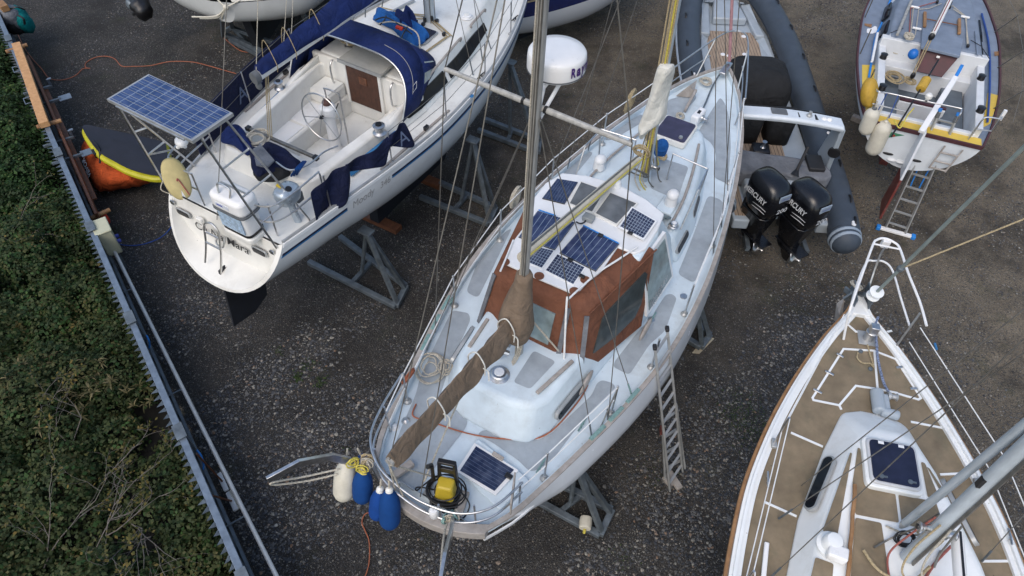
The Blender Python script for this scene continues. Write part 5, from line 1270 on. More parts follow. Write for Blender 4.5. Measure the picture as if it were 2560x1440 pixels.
# davits astern: two bent flat steel arms
def davit(pts):
    mb = MB(); mb.loft([[p + a*h + b*w_ for h, w_ in ((-.05, -.018), (.05, -.018), (.05, .018), (-.05, .018))] for p, a, b in pts]); mb.obj('davit', MT['steel'], ketch, bevel=.004)
def dv(path):
    L_ = [P(*p) for p in path]; out = []
    for i, p in enumerate(L_):
        d = (L_[min(i+1, len(L_)-1)] - L_[max(i-1, 0)]).normalized(); s1, u1 = frame_from(d); out.append((p, u1, s1))
    return out
davit(dv([(870, 1152, 2.75), (828, 1142, 3.0), (745, 1158, 3.25), (668, 1200, 3.25)]))
davit(dv([(1132, 1295, 2.7), (1128, 1330, 3.0), (1112, 1390, 3.2), (1098, 1470, 3.2)]))
tubes('davit_tackle', [[P(850, 1172, 2.75), P(760, 1192, 2.75), P(682, 1206, 3.0), P(690, 1212, 2.9), P(770, 1202, 2.7), P(845, 1185, 2.7)], [P(1120, 1300, 2.7), P(1108, 1350, 2.9), P(1100, 1450, 3.1)]], .011, ketch, MT['rope_white'])
# lashings on the port quarter
for k in range(7):
    p = P(RND.uniform(880, 925), RND.uniform(1125, 1180), 2.78)
    coil(p, .05, 4, [MT['rope_tan'], MT['rope_white'], MT['rope_yellow']][k % 3], 'lashing', '', nrm=(RND.gauss(0, 1), RND.gauss(0, 1), .5), parent=ketch, seed=k, rr=.008, wob=.5)
for k in range(4):
    p = P(1110 + 12*k, 1296 - 3*k, 2.75); coil(p, .04, 3, MT['rope_white'] if k % 2 else MT['green_grey'], 'lashing', '', nrm=(RND.gauss(0, 1), RND.gauss(0, 1), .5), parent=ketch, seed=k + 20, rr=.008, wob=.5)
mb = MB(); mb.lathe(P(1086, 1288, 2.62), Zv, [(.05, 0), (.055, .04), (.055, .12), (.04, .15), (.01, .155)], 12); mb.obj('stern_light', MT['white'], ketch)
# ---- foredeck gear: windlass, anchor, chain, bow roller
wc = K.D(1745, 292, DKZ + .12)
mb = MB(); mb.box(wc, (.34, .14, .20), K.ax + K.ay*-.1); mb.obj('windlass', MT['clean'], ketch, bevel=.03)
mb = MB(); mb.box(wc + Zv*.102, (.10, .05, .006), K.ax); mb.obj('windlass_slot', MT['black'], ketch)
mb = MB(); mb.lathe(wc - K.ay*.06, -K.ay, [(.06, 0), (.06, .03), (.035, .05), (.035, .09), (.055, .12), (.02, .13)], 14); mb.obj('gypsy', MT['steel'], ketch)
tubes('anchor_chain', [[wc + K.ax*.16, K.D(1765, 255, DKZ + .05), K.D(1782, 215, DKZ + .05), K.D(1806, 175, DKZ + .1), K.W(9.5, 0, 2.78)]], .016, ketch, MT['galv'])
mb = MB(); mb.box(K.W(9.45, 0, 2.72), (.42, .12, .05), K.ax); mb.obj('bow_roller', MT['steel'], ketch, bevel=.01)
fl = [K.W(9.6, 0, 2.75), K.W(9.45, .0, 3.3)]
fst_top = MNT
mb = MB(); A = K.W(9.6, 0, 2.78); mb.tube([A, P(1832, -40, 3.85), A + (P(1832, -40, 3.85) - A)*6], .03, 8); mb.obj('furled_headsail', mat('faded_pink_cloth', (.30, .16, .17), .8, var=.2, scale=8), ketch)
# rigging
def mzt(z): return mzb + mzd*((z - mzb.z)/mzd.z)
def mnt(z): return mnb + mnd*((z - mnb.z)/mnd.z)
for s in (1, -1):
    for x, zt_, via in ((2.0, 9.6, True), (1.7, 6.4, False), (2.5, 6.4, False)):
        a = K.W(x, (K.hb(x) - .06)*s, shK(x) - .08)
        if via:
            m_ = sL if s > 0 else sR
            wire('shroud', a, m_, .006, ketch); wire('shroud', m_, mzt(zt_), .006, ketch)
        else: wire('shroud', a, mzt(zt_), .006, ketch)
        wire('turnbuckle', a, a + (mzt(zt_) - a).normalized()*.28, .012, ketch, MT['green_grey'] if x > 2.2 else MT['galv'])
    for x in (5.3, 5.85, 6.4):
        a = K.W(x, (K.hb(x) - .06)*s, shK(x) - .08); wire('shroud', a, mnt(10.5 if x == 5.85 else 8.2), .006, ketch)
        wire('turnbuckle', a, a + (mnt(9) - a).normalized()*.28, .012, ketch, MT['galv'])
wire('backstay', K.W(-.15, -.05, 2.75), mzt(9.4), .006, ketch)
wire('stay', mnt(10.4), mzt(9.2), .006, ketch)
wire('topping_lift', bE, mzt(9.0), .006, ketch)
# deck fittings
for (u, v) in ((1455, 1065), (1630, 800), (1352, 1168)): cleat(deck_pt(u, v), K.ax, ketch, MT['green_grey'])
for (u, v) in ((1628, 799), (1709, 741)):
    mb = MB(); mb.lathe(K.D(u, v, DKZ), Zv, [(.055, 0), (.05, .012), (.02, .016)], 14); mb.obj('deck_filler', MT['steel'], ketch)
for s in (1, -1):
    for x in (2.45, 2.1, 1.75): 
        mb = MB(); mb.beam(K.W(x - .13, (K.hb(x - .13) - .035)*s, shK(x) + .02), K.W(x + .13, (K.hb(x + .13) - .035)*s, shK(x) + .02), .05, .03); mb.obj('chainplate', MT['green_grey'], ketch, bevel=.004)
for (u, v, m_) in ((975, 1068, 'white'), (1003, 1052, 'steel')):
    mb = MB(); mb.lathe(deck_pt(u + 12, v), Zv, [(.06, 0), (.05, .015), (.02, .04)], 12); mb.obj('deck_fitting', MT[m_], ketch)

# ---- loose things aboard the ketch
fender('fender', 'grubby white round ended fender hanging outermost at the ketch stern', P(866, 1150, 2.72), P(858, 1250, 2.2), .125, MT['fender_white'], 'fenders hung on the ketch stern', pear=True)
fender('fender', 'blue socked fender hanging right behind the white one', P(907, 1176, 2.70), P(906, 1255, 2.25), .115, MT['fender_blue'], 'fenders hung on the ketch stern', cap=MT['cream'], pear=True)
fender('fender', 'dark blue socked fender squeezed behind the longest one at the ketch stern', P(950, 1224, 2.66), P(942, 1296, 2.22), .10, MT['fender_navy'], 'fenders hung on the ketch stern', cap=MT['cream'], pear=True)
fender('fender', 'longest blue socked fender hanging lowest below the ketch stern rail', P(973, 1226, 2.72), P(975, 1318, 2.16), .12, MT['fender_blue'], 'fenders hung on the ketch stern', cap=MT['cream'], pear=True)
fender('fender', 'small blue fender tucked inside the stern rail above the others', P(905, 1143, 2.68), P(918, 1168, 2.5), .07, MT['fender_blue'], 'fenders hung on the ketch stern')
pw = thing('pressure_washer', 'small yellow and black pressure washer standing on the ketch after deck', 'pressure washer', K.D(1118, 1240, DKZ)[:])
c = K.D(1117, 1245, DKZ); X = (K.ay*-1 + K.ax*.35).normalized(); Yv = Zv.cross(X)
mb = MB(); mb.prism([c + X*x + Yv*y for x, y in rnd([(-.14, -.13), (.14, -.13), (.13, .13), (-.13, .13)], .04)], [c + X*x + Yv*y + Zv*.17 for x, y in rnd([(-.12, -.11), (.12, -.11), (.11, .11), (-.11, .11)], .04)]); mb.obj('base', MT['black'], pw, bevel=.02)
mb = MB(); mb.prism([c + X*x + Yv*y + Zv*.16 for x, y in rnd([(-.115, -.12), (.115, -.12), (.11, .10), (-.11, .10)], .05)], [c + X*x + Yv*y + Zv*.37 for x, y in rnd([(-.09, -.06), (.09, -.06), (.09, .09), (-.09, .09)], .04)]); mb.obj('motor_cover', MT['yellow'], pw, bevel=.025, seg=3)
mb = MB()
for s in (-1, 1): mb.beam(c + X*s*.105 + Yv*.10 + Zv*.12, c + X*s*.085 + Yv*.12 + Zv*.66, .035, .06, Yv)
mb.beam(c - X*.10 + Yv*.12 + Zv*.65, c + X*.10 + Yv*.12 + Zv*.65, .06, .045); mb.beam(c - X*.09 + Yv*.12 + Zv*.47, c + X*.09 + Yv*.12 + Zv*.47, .04, .10); mb.obj('handle', MT['black'], pw, bevel=.01)
for s in (-1, 1):
    mb = MB(); mb.lathe(c + X*s*.13 - Yv*.11 + Zv*.05, X*s, [(.055, 0), (.055, .03), (.03, .035)], 14); mb.obj('wheel', MT['rubber'], pw)
mb = MB(); mb.tube([c - X*.15 + Yv*.05 + Zv*.30, c - X*.17 + Yv*.10 + Zv*.55], .022, 8); mb.tube([c - X*.17 + Yv*.10 + Zv*.55, c - X*.20 + Yv*.05 + Zv*.60], .028, 8); mb.obj('spray_gun', MT['black'], pw)
hp_ = []
for i in range(46):
    t = i/9*6.28; r = .17 + .05*math.sin(t*.31); hp_.append(c + X*(r*math.cos(t)*1.05) + Yv*(r*.85*math.sin(t)) + Zv*(.20 + .05*math.sin(t*.53 + 1)))
mb = MB(); mb.tube(catmull(hp_, 3), .009, 6); mb.tube(catmull([hp_[-1], c - X*.30 + Zv*.15, c - X*.33 - Yv*.02 + Zv*.1, c - X*.15 + Yv*.1 + Zv*.3], 6), .009, 6); mb.tube(catmull([hp_[0], c + X*.28 - Yv*.05 + Zv*.05, c + X*.22 - Yv*.22 + Zv*.03, c - Yv*.2 + Zv*.08], 6), .009, 6); mb.obj('hose', MT['black'], pw)
mb = MB(); mb.tube([K.D(1062, 1238, DKZ + .05), K.D(1085, 1196, DKZ + .05)], .028, 8); mb.tube([K.D(1062, 1238, DKZ + .05), K.D(1070, 1225, DKZ + .06)], .034, 8); tag(mb.obj('lance_nozzle', MT['alu'], None), 'short grey nozzle lying on deck left of the pressure washer', 'nozzle')
def dcord(name, label, pts, r, m, cat, up=.02):
    mb = MB(); mb.tube(catmull([K.D(p[0], p[1], DKZ + up + (p[2] if len(p) > 2 else 0)) for p in pts], 8), r, 6); return tag(mb.obj(name, m, None), label, cat)
dcord('orange_lead', 'orange power lead running across the ketch after deck round the coachroof', [(1040, 1010), (1033, 1040, .02), (1078, 1054), (1130, 1072), (1190, 1088), (1260, 1097), (1330, 1098), (1375, 1080), (1420, 1035), (1458, 985), (1480, 935), (1490, 905), (1496, 885, .05)], .010, MT['rope_orange'], 'lead')
coil(K.D(1026, 945, DKZ + .30), .10, 8, MT['rope_orange'], 'orange_coil', 'orange cord coil hanging on the ketch port rail', nrm=K.ay*.8 + Zv*.3, seed=3, rr=.008)
coil(K.D(1075, 920, DKZ + .04), .17, 5, MT['rope_white'], 'rope_coil', 'loose white rope coil on the ketch port side deck', seed=5, rr=.010, wob=.5)
coil(K.D(1115, 918, DKZ + .04), .09, 3, MT['rope_white'], 'rope_coil', 'small white rope loop beside the boom cover on the port deck', seed=6, rr=.010, wob=.4)
coil(K.W(7.35, K.hb(7.35) - .12, shK(7.3) + .38), .13, 8, MT['rope_tan'], 'rope_coil', 'greenish rope coil hung on the port rail by the anchor', nrm=K.ay + Zv*.1, seed=7, rr=.012, squash=1.5)
coil(K.W(4.45, K.hb(4.4) - .10, shK(4.4) + .35), .10, 9, MT['rope_white'], 'rope_coil', 'white rope coil tied to the port rail beside the wheelhouse', nrm=K.ay + Zv*.1, seed=9, rr=.013, squash=1.7)
coil(K.D(1765, 205, DKZ + .05), .11, 4, MT['rope_white'], 'rope_coil', 'white rope looped round the bow cleat of the ketch', seed=10, rr=.012)
coil(K.D(1700, 292, DKZ + .05), .07, 5, MT['rope_white'], 'rope_coil', 'small knotted rope end at the foot of the anchor shank', seed=12, rr=.013)
an = thing('anchor', 'rusty plough anchor lying on the ketch foredeck beside the windlass', 'anchor', K.D(1725, 235, DKZ)[:])
A = K.D(1712, 278, DKZ + .05); B = K.D(1740, 226, DKZ + .14); mb = MB(); mb.beam(A, B, .045, .07); mb.obj('shank', MT['wood_grey'], an, bevel=.008)
f0 = K.D(1742, 200, DKZ + .12); f1 = K.D(1690, 240, DKZ + .03); f2 = K.D(1735, 228, DKZ + .10); f3 = K.D(1722, 215, DKZ + .20); f4 = K.D(1725, 243, DKZ + .02)
mb = MB(); mb.add([f0, f1, f2, f3, f4], [(0, 3, 1), (0, 2, 3), (3, 2, 4), (3, 4, 1), (0, 1, 4), (0, 4, 2)]); mb.obj('fluke', MT['wood_grey'], an, solid=.012)
bg_ = thing('rope_bag', 'bright blue mesh bag stuffed with rope hanging at the foot of the main mast', 'bag', K.D(1655, 375, .4)[:])
c = K.D(1652, 372, .62); rock(c, (.09, .11, .17), MT['blue_cloth'], 'fabric', bg_, K.ax, .10)
coil(c - Zv*.14 - K.ay*.05, .07, 5, MT['rope_tan'], 'rope', '', parent=bg_, seed=2, rr=.012)
# ladder against the ketch
ld = thing('ladder', 'worn aluminium extension ladder leaning on the ketch starboard rail', 'ladder', P(1685, 1222, 0)[:])
def ladder(t, a0, a1, b0, b1, nr, m, w_=.03, d_=.06, rung=.018):
    """a0,a1 stile feet, b0,b1 stile tops"""
    for a, b in ((a0, b0), (a1, b1)):
        mb = MB(); mb.beam(a, b, w_, d_, Vector((0, -1, .6))); mb.obj('stile', m, t, bevel=.004)
    for i in range(nr):
        k = (i + .6)/nr; mb = MB(); mb.beam(a0.lerp(b0, k), a1.lerp(b1, k), rung*1.9, rung*1.4); mb.obj('rung', m, t)
ladder(ld, P(1674, 1226, .02), P(1706, 1178, .02), P(1637, 868, 2.75), P(1668, 822, 2.75), 11, MT['alu'])
l0, l1 = P(1668, 1160, .30), P(1698, 1120, .30)
ladder(ld, P(1662, 1195, .06) + FN*.0, P(1712, 1170, .06), P(1655, 1040, 1.2), P(1690, 1010, 1.2), 4, MT['alu'])
for p in (P(1637, 868, 2.75), P(1668, 822, 2.75)):
    mb = MB(); mb.box(p, (.05, .08, .05)); mb.obj('end_cap', MT['rubber'], ld, bevel=.01)
mb = MB(); mb.box(P(1655, 1075, 1.0), (.05, .09, .12)); mb.obj('rust_patch', MT['antifoul'], ld)
for a, b, lab in (((1672, 1180), (1700, 1222), 'weathered wooden block under the ladder foot, longer one'), ((1662, 1190), (1680, 1215), 'pale wooden block under the ladder foot, nearer the ketch')):
    mb = MB(); mb.beam(P(*a, .03), P(*b, .03), .10, .06); tag(mb.obj('wooden_block', MT['wood_grey'], None, bevel=.006), lab, 'block', 'blocks under the ladder')
# cradles under the ketch
c1 = stand_lattice('galvanised cradle propping the ketch starboard quarter with a cloth roll on it', [(1500, 1338), (1530, 1275), (1300, 1228), (1380, 1200)], tops=(1440, 1160, 1.35))
stand_lattice('galvanised cradle propping the ketch beside the ladder standing on a plywood sheet', [(1752, 868), (1775, 838), (1640, 800), (1690, 760)], tops=(1742, 735, 1.4))
mb = MB(); q4 = [P(*p, .035) for p in ((1735, 878), (1765, 842), (1782, 848), (1750, 880))]; cq = sum(q4, Vector())/4; q4 = [cq + (p - cq)*1.15 for p in q4]
mb.prism([p - Zv*.03 for p in q4], q4); tag(mb.obj('plywood_sheet', MT['plank'], None), 'paint stained plywood sheet under the cradle foot', 'plywood')
rl_ = thing('cloth_roll', 'grubby white cloth roll tied round the cradle beam', 'cloth roll', P(1466, 1310, 0)[:])
mb = MB(); A, B = P(1466, 1293, .20), P(1462, 1322, .20); mb.tube([A, A.lerp(B, .5), B], [.085, .092, .085], 14); mb.obj('cloth', MT['fender_white'], rl_, bevel=.01)
mb = MB(); mb.tube([B + (B-A)*.02, B + (B-A)*.25 - Zv*.05], .02, 6); mb.obj('strap', MT['rope_yellow'], rl_)
# ================================================================ the ivory sloop with navy canvas
shM = lambda x: 2.75 + .05*x
oM = (P(423, 472, 2.75) + P(707, 612, 2.75))/2
M = Frame(oM, (.48, .88), shM, [(0, 1.10), (.65, 1.23), (1.7, 1.43), (2.35, 1.54), (3.15, 1.63), (4.15, 1.62), (5.1, 1.52), (6.25, 1.26), (7.3, .9), (8.3, .46), (9.0, .12), (9.3, .012)])
sloop = thing('sloop', 'ivory yacht with navy sprayhood, wheel cockpit and a blue solar panel over its stern', 'boat', M.W(4.5, 0, 0)[:])
trM = lambda y, z, zs: -.60*max(0, zs - z) if z else 0
zbM = lambda x: smooth_interp(x, [0, 1, 2.5, 5, 7.5, 8.6, 9.3], [1.78, 1.56, 1.35, 1.30, 1.45, 1.9, 2.9])
HK = dict(rake=.5, tr=trM, full=2.15)
hm, rM = make_hull(M, 0, 9.28, zbM, MT['hull_m'], sloop, cap=False, **HK)
def hull_pt(F, x, drop, side, zb, x0, x1, off=.006, full=2.4, fullb=1.5, rake=.35, tr=None):
    L = x1 - x0; t = (x - x0)/L; h = F.hb(x); zs = F.sheer(x); z0 = zb(x); nn = full + (fullb - full)*max(0, (t - .45)/.55)
    a = math.acos(min(1, max(0, (drop/(zs - z0)))**(nn/2))); y = h*math.sin(a)**(2/nn)
    dx = -rake*drop*max(0, t)**6
    if tr and t < .12: dx += tr(y, zs - drop, zs)*(1 - t/.12)
    return F.W(x + dx, (y + off)*side, zs - drop)
def stripe(F, xs, d0, d1, side, name, m, parent, zb, x0, x1, **kw):
    rings = [[hull_pt(F, x, d0, side, zb, x0, x1, .007, **kw), hull_pt(F, x, d1, side, zb, x0, x1, .007, **kw), hull_pt(F, x, d1, side, zb, x0, x1, -.02, **kw), hull_pt(F, x, d0, side, zb, x0, x1, -.02, **kw)] for x in xs]
    mb = MB(); mb.loft(rings); return mb.obj(name, m, parent)
for s in (-1, 1):
    for xa, xb in ((.04, 1.12), (2.02, 9.1)):
        xs_ = np.linspace(xa, xb, 34)
        stripe(M, xs_, .15, .180, s, 'hull_stripe', MT['stripe_navy'], sloop, zbM, 0, 9.28, **HK)
        stripe(M, xs_, .186, .212, s, 'hull_stripe', MT['stripe_blue'], sloop, zbM, 0, 9.28, **HK)
    stripe(M, np.linspace(.02, 9.15, 50), -.0, .05, s, 'gunwale_band', MT['white'], sloop, zbM, 0, 9.28, **HK)
a_, b_ = hull_pt(M, 1.22, .235, -1, zbM, 0, 9.28, .0, **HK), hull_pt(M, 1.66, .235, -1, zbM, 0, 9.28, .0, **HK)
nS = (-M.ay + Zv*.12)
text('Moody', a_, b_, nS, 'hull_lettering', MT['ink_grey'], sloop, shear=.35, depth=.022, hgt=.11)
a2, b2 = hull_pt(M, 1.76, .235, -1, zbM, 0, 9.28, .0, **HK), hull_pt(M, 1.98, .235, -1, zbM, 0, 9.28, .0, **HK)
text('346', a2, b2, nS, 'hull_lettering', MT['ink_grey'], sloop, shear=.35, depth=.022, hgt=.10)
# transom: flared rim, recess and step
ring0 = rM[0]; cT = sum(ring0, Vector())/len(ring0)
inner = [cT + (p - cT)*.93 + Zv*.02 for p in ring0]
rec = []
for p in inner:
    x, y, z = M.L(p); z2 = max(z, 2.02); rec.append(M.W(max(x, -.06 - .09*(2.75 - z2)), y*.985, z2))
mb = MB(); mb.loft([ring0, inner, rec], False, (False, False))
k = len(mb.v); mb.add(rec, [tuple(range(len(rec)))]); tro = mb.obj('transom', MT['cream'], sloop, sharp=40)
tx = MB(); nT = (-M.ax*1.0 + Zv*.08)
text('Cu Na Mara', M.W(-.125, .60, 2.31), M.W(-.125, -.46, 2.31), nT, 'name_lettering', MT['ink'], tro, shear=.25, depth=.010, bold=.012)
for y in (.80, -.70):
    def tp(dx, dy, dz): return M.W(-.10 + dx, y + dy, 2.50 + dz)
    o_ = rnd([(-.14, -.06), (.14, -.06), (.14, .06), (-.14, .06)], .04)
    mb = MB(); mb.loft([[tp(-.005, a, b) for a, b in o_], [tp(-.03, a, b) for a, b in o_]]); f_ = mb.obj('transom_port', MT['alu'], tro, bevel=.006)
    mb = MB(); mb.loft([[tp(-.0, a*.8, b*.72) for a, b in o_], [tp(-.040, a*.8, b*.72) for a, b in o_]]); mb.obj('pane', MT['black'], f_)
for s, y in ((1, .98), (-1, -.96)):
    mb = MB(); mb.lathe(M.W(-.10, y, 2.62), -M.ax, [(.045, 0), (.045, .02), (.02, .03)], 12); mb.obj('transom_fitting', MT['steel'], tro)
mb = MB(); mb.box(M.W(-.13, .42, 2.55), (.06, .11, .10), M.ax); mb.obj('stern_light', MT['cream'], tro, bevel=.01)
tubes('boarding_ladder', [[M.W(-.42, .26, 2.0), M.W(-.30, .24, 2.30), M.W(-.22, .22, 2.62), M.W(-.20, .12, 2.72), M.W(-.20, .02, 2.72), M.W(-.22, -.06, 2.62), M.W(-.32, -.08, 2.30), M.W(-.46, -.10, 2.0)],
    [M.W(-.24, .225, 2.52), M.W(-.24, -.065, 2.52)], [M.W(-.29, .235, 2.34), M.W(-.29, -.075, 2.34)], [M.W(-.12, .14, 2.42), M.W(-.2, .14, 2.28), M.W(-.2, .0, 2.28), M.W(-.12, .0, 2.42)]], .016, sloop)
mb = MB(); mb.prism([M.W(-.55, .055, .72), M.W(-.10, .055, .62), M.W(.20, .06, .76), M.W(.20, -.0, .76), M.W(-.10, .02, .62), M.W(-.55, .02, .72)], [M.W(-.42, .02, 1.95), M.W(-.1, .045, 1.95), M.W(.35, .045, 1.85), M.W(.35, -.045, 1.85), M.W(-.1, -.045, 1.95), M.W(-.42, -.02, 1.95)]); mb.obj('rudder', MT['dark_keel'], sloop)
mb = MB(); mb.prism([M.W(3.0, .10, .10), M.W(5.3, .12, .10), M.W(5.3, -.12, .10), M.W(3.0, -.10, .10)], [M.W(3.0, .16, 1.6), M.W(6.0, .2, 1.6), M.W(6.0, -.2, 1.6), M.W(3.0, -.16, 1.6)]); mb.obj('keel', MT['dark_keel'], sloop)
# deck, toe rails
deck_mesh(M, 0.0, 9.24, .03, -.02, hole=(1.15, 3.38, .92), ny=13).obj('deck', MT['deck_m'], sloop, sharp=60)
xsM = list(np.linspace(.03, 9.22, 50))
for s in (1, -1): side_rail(M, xsM, s, .012, .035, .05, -.02).obj('toe_rail', MT['alu'], sloop)
# cockpit
CT = 3.10
def cr(pts, z): return [M.W(x, y, z + .05*(x - 2.2)*.5) for x, y in pts]
o_ = rnd([(.78, -.92), (3.45, -1.20), (3.45, 1.20), (.78, .92)], .25, 5); o2 = rnd([(.92, -.86), (3.45, -1.12), (3.45, 1.12), (.92, .86)], .22, 5)
i_ = rnd([(1.22, -.72), (3.38, -.94), (3.38, .94), (1.22, .72)], .14, 5); i2 = rnd([(1.24, -.70), (3.37, -.90), (3.37, .90), (1.24, .70)], .12, 5)
mb = MB(); mb.loft([cr(o_, 2.74), cr(o2, CT - .02), cr(i_, CT), cr(i2, 2.55)], True, (False, False)); mb.obj('cockpit_coaming', MT['cream'], sloop, bevel=.03, seg=3)
SOLE, SEAT = 2.30, 2.66
def blk(x0, x1, y0, y1, z0, z1, name, m, bev=.02):
    mb = MB(); mb.prism([M.W(x0, y0, z0), M.W(x1, y0, z0), M.W(x1, y1, z0), M.W(x0, y1, z0)], [M.W(x0, y0, z1), M.W(x1, y0, z1), M.W(x1, y1, z1), M.W(x0, y1, z1)]); return mb.obj(name, m, sloop, bevel=bev)
blk(1.2, 3.42, -.6, .6, SOLE - .05, SOLE, 'cockpit_sole', MT['deck_m'])
blk(1.2, 3.40, .42, 1.0, SOLE - .04, SEAT, 'cockpit_seat', MT['cream'], .03)
blk(1.2, 3.40, -1.0, -.42, SOLE - .04, SEAT, 'cockpit_seat', MT['cream'], .03)
blk(1.1, 1.62, -.80, .80, SOLE - .03, SEAT + .06, 'aft_seat', MT['cream'], .03)
blk(2.90, 3.36, .46, .92, SEAT - .02, SEAT + .22, 'locker_box', MT['cream'], .05)
for x0, x1 in ((1.7, 2.25), (2.3, 2.85)): blk(x0, x1, .48, .86, SEAT, SEAT + .012, 'seat_panel', MT['white'], .006)
blk(1.7, 3.2, -.86, -.48, SEAT, SEAT + .012, 'seat_panel', MT['white'], .006)
blk(2.92, 3.34, .48, .88, SEAT + .22, SEAT + .23, 'seat_panel', MT['deck_m'], .006)
blk(1.75, 3.3, -.36, .36, SOLE, SOLE + .01, 'sole_panel', MT['deck_m'], .005)
# bulkhead, companionway, sliding hatch, coachroof
blk(3.36, 3.46, -1.12, 1.12, SOLE, 3.28, 'bulkhead', MT['cream'], .03)
cb = [(3.40, 1.20), (4.6, 1.16), (5.6, 1.0), (6.6, .74), (7.5, .46), (7.9, .28), (7.9, -.28), (7.5, -.46), (6.6, -.74), (5.6, -1.0), (4.6, -1.16), (3.40, -1.20)]
ct = [(3.42, 1.0), (4.6, .95), (5.5, .80), (6.4, .56), (7.1, .33), (7.3, .2), (7.3, -.2), (7.1, -.33), (6.4, -.56), (5.5, -.80), (4.6, -.95), (3.42, -1.0)]
trunk(M, cb, ct, -.04, .38, 'coachroof', MT['deck_m'], sloop, .06, 4)
RM = lambda u, v, h=.385: M.D(u, v, h)
blk(3.325, 3.372, -.30, .36, 2.58, 3.33, 'companionway_door', MT['wood_red'], .008)
blk(3.31, 3.33, -.06, .10, 3.02, 3.16, 'door_vent', MT['wood_dark'], .006)
for y in (-.33, .39): blk(3.315, 3.37, y - .03, y + .03, 2.55, 3.34, 'door_frame', MT['cream'], .006)
mb = MB(); mb.prism([M.W(3.28, -.42, 3.34), M.W(4.05, -.40, 3.36), M.W(4.05, .42, 3.36), M.W(3.28, .46, 3.34)], [M.W(3.28, -.42, 3.40), M.W(4.05, -.40, 3.42), M.W(4.05, .42, 3.42), M.W(3.28, .46, 3.40)]); mb.obj('sliding_hatch', mat('pale_grey_hatch', (.46, .46, .43), .6, var=.06, dirt=(.3, .28, .24)), sloop, bevel=.015)
mb = MB(); mb.beam(M.W(3.275, -.43, 3.37), M.W(3.275, .47, 3.37), .02, .06); mb.obj('hatch_edge', MT['alu'], sloop)
for s in (-1, 1):
    tubes('grab_handle', [[M.W(3.33, s*.62, 3.30), M.W(3.24, s*.62, 3.22), M.W(3.24, s*.62, 2.92), M.W(3.33, s*.62, 2.84)]], .016, sloop)
winch(M.W(3.72, -.62, 3.33), sloop, .065, .12); winch(M.W(3.75, .62, 3.33), sloop, .06, .12)
winch(M.W(2.35, -1.06, CT), sloop, .095, .17); winch(M.W(2.45, 1.05, CT - .02), sloop, .075, .15)
# dark side window bands
for s in (-1, 1):
    for xa, xb in ((3.0, 4.12), (4.24, 5.75)):
        rows = []
        for x in np.linspace(xa, xb, 8):
            f0, f1 = (.30, .74) if x > 3.3 else (.30 + .2*(3.3 - x), .74 - .3*(3.3 - x))
            f1 -= .25*max(0, x - 5.2); 
            row = []
            for f in (f0, f1):
                h0 = smooth_interp(max(x, 3.4), [c[0] for c in cb[:6]], [c[1] for c in cb[:6]]); h1 = smooth_interp(max(x, 3.42), [c[0] for c in ct[:6]], [c[1] for c in ct[:6]])
                row.append(M.W(x, s*(h0 + (h1 - h0)*f + .022), shM(x) - .04 + .42*f))
            n_ = M.ay*s*.8 + Zv*.35
            rows.append([row[0] - n_*.06, row[0], row[1], row[1] - n_*.06])
        mb = MB(); mb.loft(rows); mb.obj('side_window', MT['glass'], sloop)
    mb = MB(); mb.prism([M.W(2.4, s*1.105, 2.86), M.W(3.45, s*1.205, 2.9), M.W(3.45, s*1.03, 2.9), M.W(2.4, s*1.0, 2.86)], [M.W(2.55, s*1.06, 3.10), M.W(3.45, s*1.02, 3.26), M.W(3.45, s*.96, 3.26), M.W(2.55, s*.96, 3.10)]); mb.obj('coaming_side', MT['cream'], sloop, bevel=.03)
    for k, (xa, xb) in enumerate(((1.55, 2.65),)):
        q = []
        for x in (xa, xb):
            hh = 1.225 if k == 0 else smooth_interp(x, [c[0] for c in cb[:6]], [c[1] for c in cb[:6]]) + .02
            if k == 0: hh = .985 + (x - .78)*.105 + .03
            q.append((x, hh))
        mb = MB(); mb.loft([[M.W(x, s*(h + .004), shM(x) + .02), M.W(x, s*(h - .05), shM(x) + .10), M.W(x, s*(h - .10), shM(x) + .10), M.W(x, s*(h - .06), shM(x) + .02)] for x, h in q]); mb.obj('coaming_stripe', MT['stripe_blue'], sloop)
# sprayhood
def hoop(xb, xt, yb, yt, zb_, zt_, sag=0.0, n=17):
    out = []
    for i in range(n):
        a = math.pi*i/(n-1); c, s_ = math.cos(a), math.sin(a)
        y = yb*(abs(c)**.55)*(1 if c > 0 else -1); f = abs(s_)**.62
        out.append(M.W(xb + (xt - xb)*f, y + 0.0, zb_ + (zt_ - zb_)*f))
    return out
h1 = hoop(2.78, 3.20, 1.16, .7, 3.05, 3.86); h2 = hoop(3.25, 3.70, 1.16, .7, 3.10, 3.90); h3 = hoop(3.75, 4.25, 1.02, .6, 3.22, 3.42)
hm_ = [a.lerp(b, .5) + Zv*.02 for a, b in zip(h1, h2)]
mb = MB(); mb.loft([h1, hm_, h2], False, (False, False)); mb.loft([h2, h3], False, (False, False)); spy = mb.obj('sprayhood', MT['navy'], sloop, sharp=80, solid=.012)
tubes('sprayhood_frame', [h1], .014, sloop)
for i, j in ((3, 6), (7, 9), (10, 13)):
    n_ = (h3[i] - h2[i]).cross(h2[j] - h2[i]).normalized(); n_ = n_ if n_.dot(M.ax) > 0 else -n_
    pts = [h2[i].lerp(h3[i], .2), h2[j].lerp(h3[j], .2), h2[j].lerp(h3[j], .85), h2[i].lerp(h3[i], .85)]
    mb = MB(); mb.loft([[p - n_*.012 for p in pts], [p + n_*.014 for p in pts]]); mb.obj('hood_window', MT['glass_clear'], spy)
i, j = 14, 15
pts = [h2[i].lerp(h2[j], .0) + (h3[i] - h2[i])*.10, h2[j] + (h3[j] - h2[j])*.10, h2[j].lerp(h3[j], .7), h2[i].lerp(h3[i], .7)]
